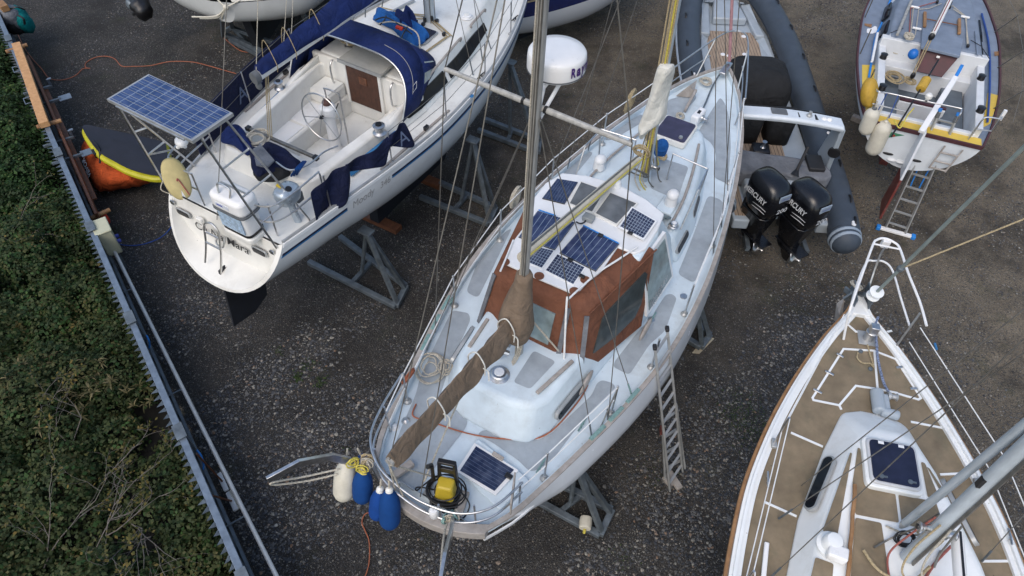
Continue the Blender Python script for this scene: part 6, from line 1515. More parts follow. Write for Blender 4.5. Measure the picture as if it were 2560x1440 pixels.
n_ = (pts[1] - pts[0]).cross(pts[3] - pts[0]).normalized(); n_ = n_ if n_.dot(-M.ay) > 0 else -n_
mb = MB(); mb.loft([[p for p in pts], [p + n_*.016 for p in pts]]); mb.obj('hood_window', MT['glass_clear'], spy)
for (pa, pb) in ((12, 15),):
    tubes('piping', [[hm_[q_].lerp(h1[q_], .2) + Zv*.012 - M.ay*.012 for q_ in range(9, 16)]], .0045, spy, MT['ink_grey'])
q0 = hm_[15].lerp(hm_[14], .5); u_ = (h2[15] - h1[15]).normalized(); v_ = (hm_[14] - hm_[15]).normalized()
nn_ = u_.cross(v_).normalized(); nn_ = nn_ if nn_.dot(-M.ay) > 0 else -nn_
for r0 in (.05,):
    pts = [q0 + u_*x*r0 + v_*y*r0 + nn_*.014 for x, y in ((-1, -1.2), (1, -.8), (1, 1.2), (-1, .8))]
    mb = MB(); mb.tube(pts, .004, 5, True); mb.obj('emblem', MT['ink_white'], spy)
# boom, sail cover, mast
mbm = M.W(5.10, -.13, 3.18); mtop = mbm + (Vector((0, 0, 1)) - M.ax*.01)*11
mb = MB(); mb.tube([mbm, mtop], .075, 14, flat=1.3, hint=M.ay); mst = mb.obj('mast', MT['mast_grey'], sloop)
for k in range(5):
    a = k*1.3; p = mbm + Zv*(.10 + .05*k) + Vector((math.cos(a), math.sin(a), 0))*.11
    mb = MB(); mb.box(p, (.05, .04, .08), (math.cos(a), math.sin(a), 0)); mb.obj('mast_fitting', MT['black'], mst, bevel=.006)
tubes('halyard', [[mbm + Vector((math.cos(a)*.10, math.sin(a)*.10, .1)), mbm + Vector((math.cos(a)*.10, math.sin(a)*.10, 4))] for a in (.4, 1.5, 2.6, 3.9, 5)], .007, sloop, MT['wire'], False)
bE_ = P(640, 193, 4.25); bA_ = Vector((mbm.x, mbm.y, 4.42)) - M.ax*.08
mb = MB(); mb.tube([bE_, bA_], .062, 12, flat=1.25); mb.obj('boom', MT['clean'], sloop)
bd_ = (bA_ - bE_).normalized(); s1, u1 = frame_from(bd_)
mb = MB(); mb.tube([bE_ - bd_*.05, bE_ + bd_*.04], .075, 12, flat=1.25); mb.obj('boom_end', MT['rubber_grey'], sloop)
rings = []
for t in np.linspace(.015, .97, 26):
    c = bE_.lerp(bA_, t); hh = .14 + .26*min(1, t*1.6)**.8 + .015*math.sin(t*31); ww = .07 + .10*min(1, t*2) + .008*math.sin(t*23)
    rings.append([c + s1*ww*x*1.0 + u1*(hh*y) for x, y in ((-.75, .18), (-1.15, .25), (-1.0, .55), (-.5, .9), (0, 1.08), (.45, .9), (.85, .55), (1.0, .30), (.6, .18))])
mb = MB(); mb.loft(rings, True, (True, True)); mb.obj('sail_cover', MT['navy'], sloop, sharp=80)
for t in (.08, .18, .33):
    c = bE_.lerp(bA_, t); tubes('cover_tie', [[c - s1*.10 - u1*.05, c - s1*.13 + u1*.10, c + u1*.42, c + s1*.13 + u1*.10, c + s1*.10 - u1*.08]], .006, sloop, MT['rope_tan'])
tubes('boom_line', [[bE_ + u1*.05, bE_ + u1*.05 + bd_*.2 - s1*.02]], .014, sloop, MT['rope_sky'], False)
mb = MB(); c = bE_ - u1*.14; mb.ball(c, (.05, .03, .07)); mb.obj('boom_block', MT['rubber_grey'], sloop)
trv = [M.W(1.34, .66, CT + .06), M.W(1.34, -.66, CT + .06)]
tubes('mainsheet', [[bE_ + bd_*.15 - u1*.07, trv[0].lerp(trv[1], .3)], [bE_ + bd_*.17 - u1*.07, trv[0].lerp(trv[1], .33)], [bE_ + bd_*.2 - u1*.07, trv[0].lerp(trv[1], .36)]], .007, sloop, MT['rope_tan'], False)
mb = MB(); mb.beam(trv[0], trv[1], .05, .045); mb.obj('mainsheet_track', MT['wire'], sloop, bevel=.006)
for t in (0, 1):
    mb = MB(); mb.box(trv[0].lerp(trv[1], t), (.08, .08, .07), M.ax); mb.obj('track_end', MT['black'], sloop, bevel=.012)
coil(trv[0].lerp(trv[1], .22) + M.ax*-.12 - Zv*.03, .17, 8, MT['rope_white'], 'rope_coil', 'coiled cream mainsheet rope on the after edge of the sloop cockpit', seed=31, rr=.014, wob=.35)
coil(M.W(3.95, .68, 3.36), .20, 9, MT['rope_tan'], 'rope_coil', 'big coil of tan rope under the port side of the sprayhood', seed=32, rr=.012)
coil(M.W(3.9, .45, 3.38), .11, 6, MT['rope_red'], 'rope_coil', 'dull red rope coil under the sprayhood next to the tan one', seed=33, rr=.011)
# wheel and pedestal
pc = M.W(2.42, .02, SOLE)
mb = MB(); mb.lathe(pc, Zv, [(.12, 0), (.095, .05), (.085, .6), (.10, .66), (.13, .72), (.13, .84), (.10, .88), (.02, .89)], 16); ped = mb.obj('pedestal', MT['clean'], sloop)
mb = MB(); mb.ball(pc + Zv*.92, (.075, .075, .06), 12, 8); mb.obj('compass', mat('brown_compass_cover', (.10, .045, .035), .6), ped)
tubes('pedestal_guard', [[pc + M.ax*.16 + M.ay*.15, pc + M.ax*.16 + M.ay*.15 + Zv*.92, pc + M.ax*.14 + M.ay*.12 + Zv*1.05, pc + M.ax*.14 - M.ay*.12 + Zv*1.05, pc + M.ax*.16 - M.ay*.15 + Zv*.92, pc + M.ax*.16 - M.ay*.15]], .014, sloop)
hub = pc - M.ax*.17 + Zv*.74
wn = (-M.ax + Zv*.12).normalized(); wa, wb_ = frame_from(wn)
WR = .40; rim = [hub + wa*WR*math.cos(t) + wb_*WR*math.sin(t) for t in np.linspace(0, 2*math.pi, 41)[:-1]]
mb = MB(); mb.tube(rim, .013, 8, True); whl = mb.obj('steering_wheel', MT['steel'], sloop)
for k in range(6):
    mb = MB(); mb.tube([hub, hub + wa*WR*math.cos(k*math.pi/3 + .3) + wb_*WR*math.sin(k*math.pi/3 + .3)], .007, 6); mb.obj('spoke', MT['steel'], whl)
mb = MB(); mb.lathe(hub - wn*.03, wn, [(.03, 0), (.035, .03), (.015, .07)], 10); mb.obj('hub', MT['black'], whl)
tubes('throttle_lever', [[pc - M.ay*.10 + Zv*.72, pc - M.ay*.17 + M.ax*.08 + Zv*.92]], .010, sloop, MT['black'], False)
# instruments let into the port coaming
def inset(x0, x1, z0, z1, name, m, y=.875):
    k = lambda x: y - .03 + .088*(x - 2.2)
    pts = [M.W(x0, k(x0), z0), M.W(x1, k(x1), z0), M.W(x1, k(x1) + .03, z1), M.W(x0, k(x0) + .03, z1)]
    mb = MB(); mb.loft([[p + M.ay*.05 for p in pts], [p - M.ay*.012 for p in pts]]); return mb.obj(name, m, sloop, bevel=.006)
ii = inset(2.02, 2.46, 2.76, 2.98, 'instrument_panel', MT['cream']); inset(2.05, 2.43, 2.785, 2.955, 'instrument_glass', MT['glass'], .865)
inset(1.70, 1.85, 2.80, 2.95, 'vent_grille', MT['rubber_grey'], .868); inset(2.62, 2.75, 2.80, 2.96, 'gauge', MT['rubber_grey'], .868)
# coachroof gear
for a, b in (((1210, 60), (1165, 30)),): pass
hq_ = M.W(4.62, -.28, shM(4.6) + .385)
mb = MB(); o4 = rnd([(-.22, -.22), (.22, -.22), (.22, .22), (-.22, .22)], .05)
mb.prism([hq_ + M.ax*x + M.ay*y for x, y in o4], [hq_ + M.ax*x + M.ay*y + Zv*.045 for x, y in o4]); hh_ = mb.obj('deck_hatch', MT['alu'], sloop, bevel=.01)
mb = MB(); mb.prism([hq_ + M.ax*x*.9 + M.ay*y*.9 for x, y in o4], [hq_ + M.ax*x*.9 + M.ay*y*.9 + Zv*.055 for x, y in o4]); mb.obj('pane', MT['glass_blue'], hh_)
round_vent(RM(1167, 43), .09, .05, sloop, 'ventilator', 'white', 'cream')
for a, b in (((1072, 190), (1150, 97)), ((1178, 62), (1212, 24))):
    A, B = RM(*a, .43), RM(*b, .43); mb = MB(); mb.tube(catmull([A - Zv*.05, A, A.lerp(B, .5), B, B - Zv*.05], 4), .022, 7); mb.obj('grab_rail', MT['wood_grey'], sloop)
for k, (u, v) in enumerate(((1040, 55), (1045, 70), (1058, 60), (1092, 52), (1110, 85))):
    mb = MB(); mb.box(RM(u, v, .42), (.07, .05, .06), M.ax); mb.obj('deck_block', MT['black'], sloop, bevel=.01)
for p in ([(1075, 45), (1125, 88), (1030, 155)], [(1072, 48), (1118, 90), (1020, 160)], [(1060, 42), (960, 20), (945, 17)], [(1060, 47), (1000, 45)], [(1080, 45), (1130, 90)], [(1068, 38), (985, 30)]):
    tubes('control_line', [[RM(u, v, .41) for u, v in p]], .010, sloop, MT['rope_tan'], False)
mb = MB(); mb.beam(RM(955, 42, .42), RM(1035, 0, .42), .04, .03); mb.obj('jib_track', MT['alu'], sloop)
for s in (-1, 1):
    mb = MB(); mb.beam(M.W(1.9, s*1.38, shM(1.9) + .0), M.W(3.6, s*1.50, shM(3.6) + .0), .035, .025); mb.obj('genoa_track', MT['wood_grey'], sloop)
    mb = MB(); mb.box(M.W(3.0, s*1.46, shM(3) + .05), (.10, .05, .07), M.ax); mb.obj('track_car', MT['black'], sloop, bevel=.01)
    for x in (4.6, 6.4): cleat(M.W(x, s*(M.hb(x) - .09), shM(x)), M.ax, sloop, MT['black'])
mb = MB(); mb.lathe(M.D(1178, 240, 0), Zv, [(.05, 0), (.045, .01), (.01, .014)], 14); mb.obj('deck_filler', MT['stripe_blue'], sloop)
mb = MB(); mb.box(M.D(630, 392, .03), (.42, .42, .05), M.ax); lh = mb.obj('lazarette_hatch', MT['alu'], sloop, bevel=.02)
mb = MB(); mb.box(M.D(630, 392, .045), (.36, .36, .045), M.ax); mb.obj('pane', MT['glass_grey'], lh)
# stanchions, lifelines, pushpit
for s in (1, -1):
    prev = None
    for x in (.9, 2.1, 3.4, 4.7, 6.0, 7.2, 8.2):
        y = (M.hb(x) - .06)*s
        mb = MB(); mb.tube([M.W(x, y, shM(x) - .02), M.W(x, y, shM(x) + .60)], .0125, 7); o = mb.obj('stanchion', MT['steel'], sloop)
        mb = MB(); mb.box(M.W(x, y, shM(x)), (.09, .05, .03), M.ax); mb.obj('stanchion_base', MT['alu'], o, bevel=.006)
        if prev and not (s < 0 and x < 2.2):
            for fr in (.59, .30): wire('lifeline', M.W(prev[0], prev[1], shM(prev[0]) + fr), M.W(x, y, shM(x) + fr), .005, sloop)
        prev = (x, y)
pz = .58
for s in (1, -1):
    for q in (1, .5): tubes('pushpit', [[M.W(.95, 1.10*s, 2.80 + pz*q), M.W(.3, 1.04*s, 2.76 + pz*q), M.W(.04, .86*s, 2.75 + pz*q), M.W(.02, (.40 if s > 0 else .35)*s, 2.75 + pz*q)]], .0135, sloop)
for x, y in ((.95, -1.10), (.10, -.92), (.02, -.35), (.95, 1.10), (.10, .92), (.02, .40)):
    tubes('pushpit_post', [[M.W(x, y, 2.75), M.W(x, y, 2.77 + pz)]], .0135, sloop, smooth=False)
# solar arch
SZ = 1.95
Z2 = zc(240, 160, 4.0)
s4 = [M.D(u, v, SZ) for u, v in Z2([(105, 350), (525, 100), (1370, 490), (960, 770)])]
cS = sum(s4, Vector())/4
panel(s4, 'solar_frame', MT['alu'], sloop, thick=.045)
C_M = cells('blue_polycrystalline_cells', (.012, .042, .150), (.26, .33, .44), 4, 9, .006, .25)
panel([cS + (p - cS)*.955 + Zv*.006 for p in s4], 'solar_cells', C_M, sloop, thick=.008)
for k in range(1, 9):
    pass
for k in range(8):
    t = (k + .5)/8; a = (s4[0].lerp(s4[1], t)); b = (s4[3].lerp(s4[2], t)); a, b = a.lerp(b, .03), a.lerp(b, .97)
    mb = MB(); mb.beam(a + Zv*.0065, b + Zv*.0065, .004, .004); mb.obj('busbar', MT['alu'], sloop)
def mz_(u, v, h): return M.D(*Z2([(u, v)])[0], h)
legs = [[M.W(-.05, 1.03, 2.70), mz_(230, 430, SZ - .06)], [M.W(.55, 1.15, 2.78), mz_(320, 475, SZ - .06)], [M.W(-.06, -1.03, 2.70), mz_(1050, 745, SZ - .06)], [M.W(.55, -1.12, 2.78), mz_(1300, 560, SZ - .06)]]
tubes('arch_leg', legs[:2], .016, sloop, smooth=False); tubes('arch_leg', legs[2:], .016, sloop, smooth=False)
for a, b in ((0, 1), (2, 3)):
    for t in (.25, .5, .75):
        tubes('arch_rung', [[legs[a][0].lerp(legs[a][1], t), legs[b][0].lerp(legs[b][1], t)]], .0135, sloop, smooth=False)
for l_ in ([legs[0][0].lerp(legs[0][1], .5), M.W(.30, 1.06, 3.3)], [s4[0].lerp(s4[3], .1) - Zv*.05, s4[0].lerp(s4[3], .9) - Zv*.05], [s4[1].lerp(s4[2], .1) - Zv*.05, s4[1].lerp(s4[2], .9) - Zv*.05]): tubes('arch_brace', [l_], .013, sloop, smooth=False)
# weather cloths on the guard wires
pc1 = [M.W(x, (M.hb(x) - .05), shM(x)) for x in (.75, 1.6, 2.5, 3.4)]
mb = MB(); mb.loft([[p + Zv*.03 + M.ay*.01, p + Zv*.60 + M.ay*.01, p + Zv*.60 - M.ay*.008, p + Zv*.03 - M.ay*.008] for p in catmull(pc1, 5)]); wc1 = mb.obj('weather_cloth', MT['navy_dark'], sloop)
for ch, x in (('M', 1.25), ('A', 1.85), ('R', 2.45), ('A', 3.0)):
    y = M.hb(x) - .05; text(ch, M.W(x, y - .012, shM(x) + .16), M.W(x + .24, M.hb(x + .24) - .062, shM(x) + .16), -M.ay, 'cloth_lettering', MT['ink_dim'], wc1, depth=.012, hgt=.26)
def crumple(ptsA, ptsB, name, m, par, seed, amp=.05, nv=7):
    A = catmull(ptsA, 8); B = catmull(ptsB, 8); rows = []
    for i, (a, b) in enumerate(zip(A, B)):
        row = []
        for j in range(nv):
            t = j/(nv - 1); p = a.lerp(b, t); q = amp*(t + .35)*math.sin(i*.42 + seed + t*2) + amp*.5*math.sin(i*.8 + seed*3 + t*3.5)
            row.append(p + (-M.ay)*q + Zv*(amp*.8*t*math.sin(i*.6 + t*2 + seed)))
        rows.append(row)
    mb = MB(); mb.grid(rows); return mb.obj(name, m, par, sharp=180, solid=.012, sub=1)
yy = lambda x: -(M.hb(x) - .06)
crumple([M.W(.62, yy(.62) - .02, 3.28), M.W(1.0, yy(1.0) - .02, 3.36), M.W(1.35, yy(1.3), 3.36)], [M.W(.58, yy(.55) - .05, 2.78), M.W(.95, yy(.9) - .05, 2.70), M.W(1.28, yy(1.2) - .05, 3.02)], 'weather_cloth', MT['navy_dark'], sloop, 1.0)
wc2 = crumple([M.W(1.25, yy(1.25), 3.38), M.W(1.7, yy(1.7), 3.30), M.W(2.2, yy(2.2), 3.40), M.W(2.45, yy(2.4), 3.42)], [M.W(1.3, yy(1.3) - .02, 3.20), M.W(1.8, yy(1.8) - .02, 2.98), M.W(2.1, yy(2.1) - .02, 3.08), M.W(2.55, yy(2.5) - .02, 2.98)], 'weather_cloth', MT['navy_dark'], sloop, 2.2)
text('A', M.W(2.22, yy(2.2) - .075, 3.13), M.W(2.42, yy(2.4) - .075, 3.13), -M.ay + Zv*.35, 'cloth_lettering', MT['ink_dim'], wc2, depth=.03)
# rigging of the sloop
for s in (1, -1):
    for x, h in ((5.0, 10.5), (4.6, 6.5), (5.4, 6.5)):
        a = M.W(x, (M.hb(x) - .25)*s, shM(x)); wire('shroud', a, mbm + Zv*(h - 3.2), .006, sloop); wire('turnbuckle', a, a + (mbm + Zv*(h - 3.2) - a).normalized()*.25, .012, sloop, MT['galv'])
wire('backstay', M.W(-.08, .08, 2.70), mtop, .006, sloop)
wire('topping_lift', bE_, mtop, .006, sloop, MT['rope_white'])
wire('guy', bE_ + bd_*.6 + u1*.2, mtop - Zv*2, .005, sloop, MT['rope_white']); wire('guy', bE_ + bd_*.75 + u1*.2, mtop - Zv*1.5, .005, sloop, MT['rope_white'])
# things aboard the sloop
rf = thing('life_raft_canister', 'white life raft canister strapped to the sloop stern rail', 'life raft', P(585, 540, 2.7)[:])
c = P(590, 512, 3.24); X = (-M.ay).normalized(); Y = M.ax
def rbox(c, sx, sy, z0, z1, r, name, m, par, taper=1.0, bev=.03):
    o = rnd([(-sx/2, -sy/2), (sx/2, -sy/2), (sx/2, sy/2), (-sx/2, sy/2)], r)
    mb = MB(); mb.prism([c + X*x*taper + Y*y*taper + Zv*z0 for x, y in o], [c + X*x + Y*y + Zv*z1 for x, y in o]); return mb.obj(name, m, par, bevel=bev, seg=3)
rbox(c, .60, .36, -.02, .24, .12, 'upper_shell', MT['clean'], rf, 1.0, .06)
rbox(c, .54, .32, -.44, -.01, .10, 'lower_shell', MT['clean'], rf, .92, .03)
rbox(c, .62, .38, -.03, -.005, .12, 'joint_strap', MT['rubber_grey'], rf, 1.0, .0)
rbox(c, .54, .32, -.41, -.38, .10, 'joint_strap', MT['black'], rf, 1.0, .0)
rbox(c, .56, .34, -.54, -.43, .10, 'cradle', MT['cream'], rf, 1.0, .03)
mb = MB(); p0 = c - Y*.164 + Zv*-.30; mb.box(p0 + Zv*.10, (.42, .012, .28), X); mb.obj('instruction_label', mat('printed_label', (.38, .50, .64), .5, var=.3, scale=24), rf)
mb = MB(); mb.box(c - Y*.181 - X*.04 + Zv*.10, (.24, .008, .06), X); mb.obj('sticker', mat('pale_sticker', (.62, .66, .74), .5, var=.25, scale=40), rf)
mb = MB(); mb.box(c - Y*.186 - X*.08 + Zv*.10, (.10, .006, .022), X); mb.obj('blue_print', MT['ink_blue'], rf)
tubes('rail_bracket', [[c + X*-.12 - Y*.10 + Zv*.24, c + X*-.14 - Y*.05 + Zv*.36, c + X*.06 - Y*.05 + Zv*.36, c + X*.08 - Y*.10 + Zv*.24], [c - X*.22 + Y*.05 + Zv*.27, c + X*.24 + Y*.05 + Zv*.27]], .015, rf)
ob_ = thing('outboard_motor', 'small silver outboard motor clamped to the sloop stern rail', 'outboard', P(720, 500, 2.75)[:])
c = P(718, 482, 3.28)
mb = MB(); rings = []
for z, a, b, ox in ((-.15, .13, .10, 0), (-.12, .165, .125, 0), (-.02, .19, .14, 0), (.06, .185, .135, -.01), (.105, .15, .11, -.02), (.12, .08, .06, -.03)):
    rings.append([c + M.ax*(ox + a*math.copysign(abs(math.cos(t))**.7, math.cos(t))) + M.ay*(b*math.copysign(abs(math.sin(t))**.7, math.sin(t))) + Zv*z for t in np.linspace(0, 2*math.pi, 25)[:-1]])
mb.loft(rings); cw = mb.obj('cowl', MT['engine_silver'], ob_, sharp=60)
mb = MB(); mb.lathe(c + Zv*.11 - M.ay*.07 - M.ax*.02, (Zv - M.ay*.5), [(.045, 0), (.045, .02), (.02, .025)], 14); mb.obj('starter_cap', MT['black'], cw)
mb = MB(); mb.box(c + M.ax*-.05 + M.ay*.06 + Zv*.137, (.09, .05, .012), M.ay, Zv - M.ax*.3); mb.obj('sticker', MT['yellow'], cw)
mb = MB(); mb.beam(c - Zv*.12, c - Zv*.62 - M.ay*.06, .06, .10); mb.obj('leg', MT['engine_silver'], ob_, bevel=.02)
mb = MB(); mb.box(c - Zv*.16 + M.ax*.14, (.12, .16, .16), M.ax); mb.obj('clamp', MT['rubber_grey'], ob_, bevel=.015)
e = c - Zv*.66 - M.ay*.06
mb = MB(); mb.lathe(e + M.ax*.10, -M.ax, [(.01, 0), (.035, .05), (.035, .18), (.015, .24)], 12); mb.obj('gear_case', MT['rubber_grey'], ob_)
mb = MB()
for k in range(3):
    a = k*2.094; d = M.ay*math.cos(a) + Zv*math.sin(a); s_ = M.ax.cross(d)
    mb.loft([[e - M.ax*.13 + d*.02 - s_*.015, e - M.ax*.12 + d*.02 + s_*.015, e - M.ax*.115 + d*.02 + s_*.015, e - M.ax*.125 + d*.02 - s_*.015], [e - M.ax*.15 + d*.09 - s_*.035, e - M.ax*.11 + d*.09 + s_*.035, e - M.ax*.105 + d*.09 + s_*.035, e - M.ax*.145 + d*.09 - s_*.035]])
mb.obj('propeller', MT['black'], ob_)
lb = thing('horseshoe_buoy', 'faded yellow horseshoe lifebuoy hung on the sloop port quarter rail', 'lifebuoy', P(440, 460, 2.75)[:])
c = P(441, 447, 3.22); hx = (M.ax*.75 - M.ay*.35).normalized(); hz = (Zv*.88 - M.ax*.15).normalized(); hn = hx.cross(hz)
hn = (-M.ay*.75 - M.ax*.45 + Zv*.45).normalized(); hz = (Zv - hn*Zv.dot(hn)).normalized(); hx = hz.cross(hn)
oo = [(.17*math.copysign(abs(math.cos(t))**.8, math.cos(t)), .30*math.sin(t)) for t in np.linspace(-math.pi*.47, math.pi*1.47, 30)] + [(-.012, -.22), (0, -.16), (.012, -.22)]
mb = MB(); mb.loft([[c + hx*x*.86 + hz*y*.92 - hn*.075 for x, y in oo], [c + hx*x + hz*y - hn*.045 for x, y in oo], [c + hx*x + hz*y + hn*.045 for x, y in oo], [c + hx*x*.86 + hz*y*.92 + hn*.075 for x, y in oo]]); mb.obj('foam', MT['yellow_dull'], lb, sharp=70)
tubes('strap', [[c + hx*.08 + hn*.085 - hz*.25, c + hx*.02 + hn*.085, c + hn*.085 - hz*.02]], .010, lb, MT['rope_red'])
tubes('retaining_cord', [[c - hx*.15 + hz*.05, c - hx*.24 - hz*.08, c - hx*.12 - hz*.20]], .008, lb, MT['rope_white'])
wl = thing('white_lamp', 'small white lifebuoy lamp and cord hanging under the solar panel', 'lamp', P(455, 355, 2.8)[:])
rock(P(453, 352, 3.7), (.10, .07, .06), MT['clean'], 'body', wl, amp=.25)
for u, v in ((445, 368), (462, 366)): rock(P(u, v, 3.62), (.028,)*3, MT['clean'], 'float', wl, amp=.05)
tubes('cord', [[P(441, 336, 4.3), P(446, 345, 3.8), P(450, 350, 3.72)]], .008, wl, MT['rope_white'])
# heap of folded covers on the after deck
hp = thing('folded_canvas', 'heap of folded navy canvas with a clear grey window on the sloop after deck', 'canvas', M.D(660, 400)[:])
def heap(px, dzs, name, m, par, seed, F=M, thick=.10, amp=.05, base=.0):
    o = [F.D(u, v, base) for u, v in rnd(px, 14, 3)]; c = sum(o, Vector())/len(o); rings = []
    for k, (f, h) in enumerate(((1.0, 0), (1.04, .35), (.92, .75), (.62, 1.0), (.25, 1.08))):
        r = []
        for i, p in enumerate(o):
            q = c + (p - c)*f*(1 + .05*math.sin(i*1.7 + seed + k)); r.append(q + Zv*(dzs*h*(1 + .35*math.sin(i*.8 + seed*2 + k*.9)*(k > 0))))
        rings.append(r)
    mb = MB(); mb.loft(rings, True, (True, True)); return mb.obj(name, m, par, sharp=180, sub=1)
heap([(556, 330), (600, 320), (625, 350), (640, 385), (622, 395), (580, 365), (552, 362)], .14, 'blue_fold', MT['navy'], hp, 1, base=.28)
heap([(625, 375), (670, 360), (720, 385), (755, 410), (745, 430), (690, 435), (640, 450), (628, 410)], .14, 'dark_fold', MT['navy_dark'], hp, 3, base=.28)
heap([(632, 430), (700, 420), (735, 440), (690, 460), (640, 455)], .12, 'dark_fold', MT['black_cloth'], hp, 5, base=.22)
q = [M.D(u, v, .52) for u, v in ((632, 372), (652, 362), (686, 400), (668, 418), (640, 412))]; mb = MB(); mb.prism([p - Zv*.02 for p in q], [p + Zv*.012*(i % 2) for i, p in enumerate(q)]); mb.obj('clear_window', MT['grey_cloth'], hp)
for k in range(3): tubes('strap', [[M.D(728 + 7*k, 440 - 2*k, .28), M.D(742 + 5*k, 420, .50), M.D(758 + 3*k, 404, .34)]], .016, hp, MT['fender_blue'])
tubes('hood_hoop', [[M.D(690, 405, .48), M.D(725, 425, .48), M.D(770, 412, .45), M.D(810, 380, .42), M.D(845, 365, .40)]], .013, hp)
bb_ = thing('canvas_bundle', 'bright blue canvas bundle tied down on the sloop coachroof ahead of the sprayhood', 'bundle', M.D(1000, 75, .4)[:])
heap([(940, 42), (952, 32), (1010, 55), (1040, 70), (1076, 98), (1060, 112), (1030, 130), (1012, 110), (985, 80), (930, 55)], .20, 'canvas', MT['blue_cloth'], bb_, 2, base=.40)
heap([(985, 60), (1020, 62), (1052, 85), (1030, 95), (1000, 85)], .34, 'canvas', MT['navy'], bb_, 6, base=.40)
for p in ([(945, 60), (985, 55), (1040, 80), (1050, 120)], [(938, 50), (970, 45), (1030, 85)], [(965, 40), (960, 52), (950, 62)], [(1018, 68), (1008, 85), (1003, 98)]):
    tubes('lashing', [[M.D(u, v, .72) for u, v in p]], .012, bb_, MT['black'] if len(p) == 3 else MT['rope_white'])
mb = MB(); q = [M.D(u, v, .735) for u, v in ((992, 62), (1008, 68), (1004, 73), (988, 67))]; mb.prism([p - Zv*.03 for p in q], q); mb.obj('patch', MT['red'], bb_)
# cradles under the sloop
stand_lattice('galvanised cradle propping the ivory sloop nearest its stern', [(990, 766), (1016, 716), (772, 655), (850, 592)], tops=(915, 578, 1.55))
stand_lattice('galvanised cradle propping the ivory sloop amidships', [(1222, 560), (1240, 520), (1050, 492), (1100, 456)], tops=(1182, 350, 1.7))
stand_lattice('galvanised cradle propping the ivory sloop near its bow behind the spreader', [(1345, 382), (1350, 352), (1195, 325), (1212, 298)], tops=(1275, 155, 2.0))
for x, lab in ((3.1, 'timber baulk under the after end of the ivory sloop keel'), (4.6, 'timber baulk under the forward end of the ivory sloop keel')):
    mb = MB(); mb.beam(M.W(x, -.5, .05), M.W(x, .5, .05), .2, .1); tag(mb.obj('keel_block', MT['wood_dark'], None), lab, 'timber')
# ================================================================ the white yacht with tan decks at the right edge
Y = Frame((4.58, 6.05), (.185, .98), lambda x: 2.55 + .075*(x + 4), [(-8, 1.45), (-6.5, 1.60), (-5, 1.63), (-4, 1.57), (-3.2, 1.46), (-2.75, 1.36), (-2.15, 1.16), (-1.65, .95), (-1.18, .72), (-.68, .44), (-.28, .17), (-.05, .05), (.06, .012)])
tanb = thing('tan_decked_yacht', 'white yacht with tan nonslip foredeck panels and a long bow rail at the right edge', 'boat', Y.W(-4, 0, 0)[:])
zbY = lambda x: smooth_interp(x, [-8, -6, -4, -2, -1, -.3, .06], [1.2, 1.0, 1.0, 1.15, 1.5, 2.0, 2.6])
KY = dict(rake=.55)
make_hull(Y, -8, .05, zbY, mat('white_topsides_clean', (.74, .76, .76), .22, var=.03, coat=.3, low=(1.40, (.03, .04, .07))), tanb, n=60, **KY)
mb = MB(); mb.prism([Y.W(-6.5, .1, .1), Y.W(-4.0, .12, .1), Y.W(-4.0, -.12, .1), Y.W(-6.5, -.1, .1)], [Y.W(-6.5, .2, 1.3), Y.W(-3.5, .2, 1.3), Y.W(-3.5, -.2, 1.3), Y.W(-6.5, -.2, 1.3)]); mb.obj('keel', MT['dark_keel'], tanb)
deck_mesh(Y, -8, .0, .10, -.035, ny=9, nx=60).obj('tan_deck', MT['tan'], tanb, sharp=60)
xsY = list(np.linspace(-8, .03, 70))
for s in (1, -1):
    side_rail(Y, xsY, s, .01, .125, .055, -.05).obj('white_bulwark', MT['white_r'], tanb, bevel=.008)
    side_rail(Y, xsY, s, .045, .035, .04, .0).obj('toe_rail', MT['white_r'], tanb, bevel=.006)
    side_rail(Y, xsY, s, -.035, .05, .055, -.075).obj('rubbing_strake', MT['wood_rail'], tanb, bevel=.01)
Z5 = zc(1820, 580, 2.769); Z6 = zc(1820, 1000, 3.273)
YD = lambda p, h=-.035: Y.D(p[0], p[1], h)
def seam(pts, zf, name='deck_seam', h=-.033, w_=.026, par=tanb, m=None):
    W_ = [YD(p, h) for p in zf(pts)]; mb = MB()
    for a, b in zip(W_, W_[1:]):
        d = (b - a).normalized(); mb.box((a + b)/2, ((b - a).length + w_*.6, w_, .012), d)
    return mb.obj(name, m or MT['white_r'], par)
for pts in ([(800, 810), (1010, 822), (1160, 880), (1335, 1150), (1318, 1160), (1160, 1115)], [(800, 810), (585, 1148), (592, 1164), (770, 1200), (885, 1065), (1050, 1090), (1170, 1115)], [(1012, 822), (1035, 1088)], [(828, 640), (885, 690), (1015, 712), (1130, 685)], [(770, 1200), (782, 1226)], [(1270, 1315), (1500, 1360)]): seam(pts, Z5)
for pts in ([(520, 270), (770, 380)], [(310, 840), (555, 950)], [(1740, 610), (1955, 600)], [(2080, 1320), (2335, 1318)]): seam(pts, Z6)
mb = MB(); mb.prism([Y.W(x, y, Y.sheer(x) - .05) for x, y in ((.0, .06), (-.30, .17), (-.30, -.17), (.0, -.06))], [Y.W(x, y, Y.sheer(x) + .03) for x, y in ((.0, .05), (-.30, .15), (-.30, -.15), (.0, -.05))]); mb.obj('stem_cap', MT['white_r'], tanb, bevel=.01)
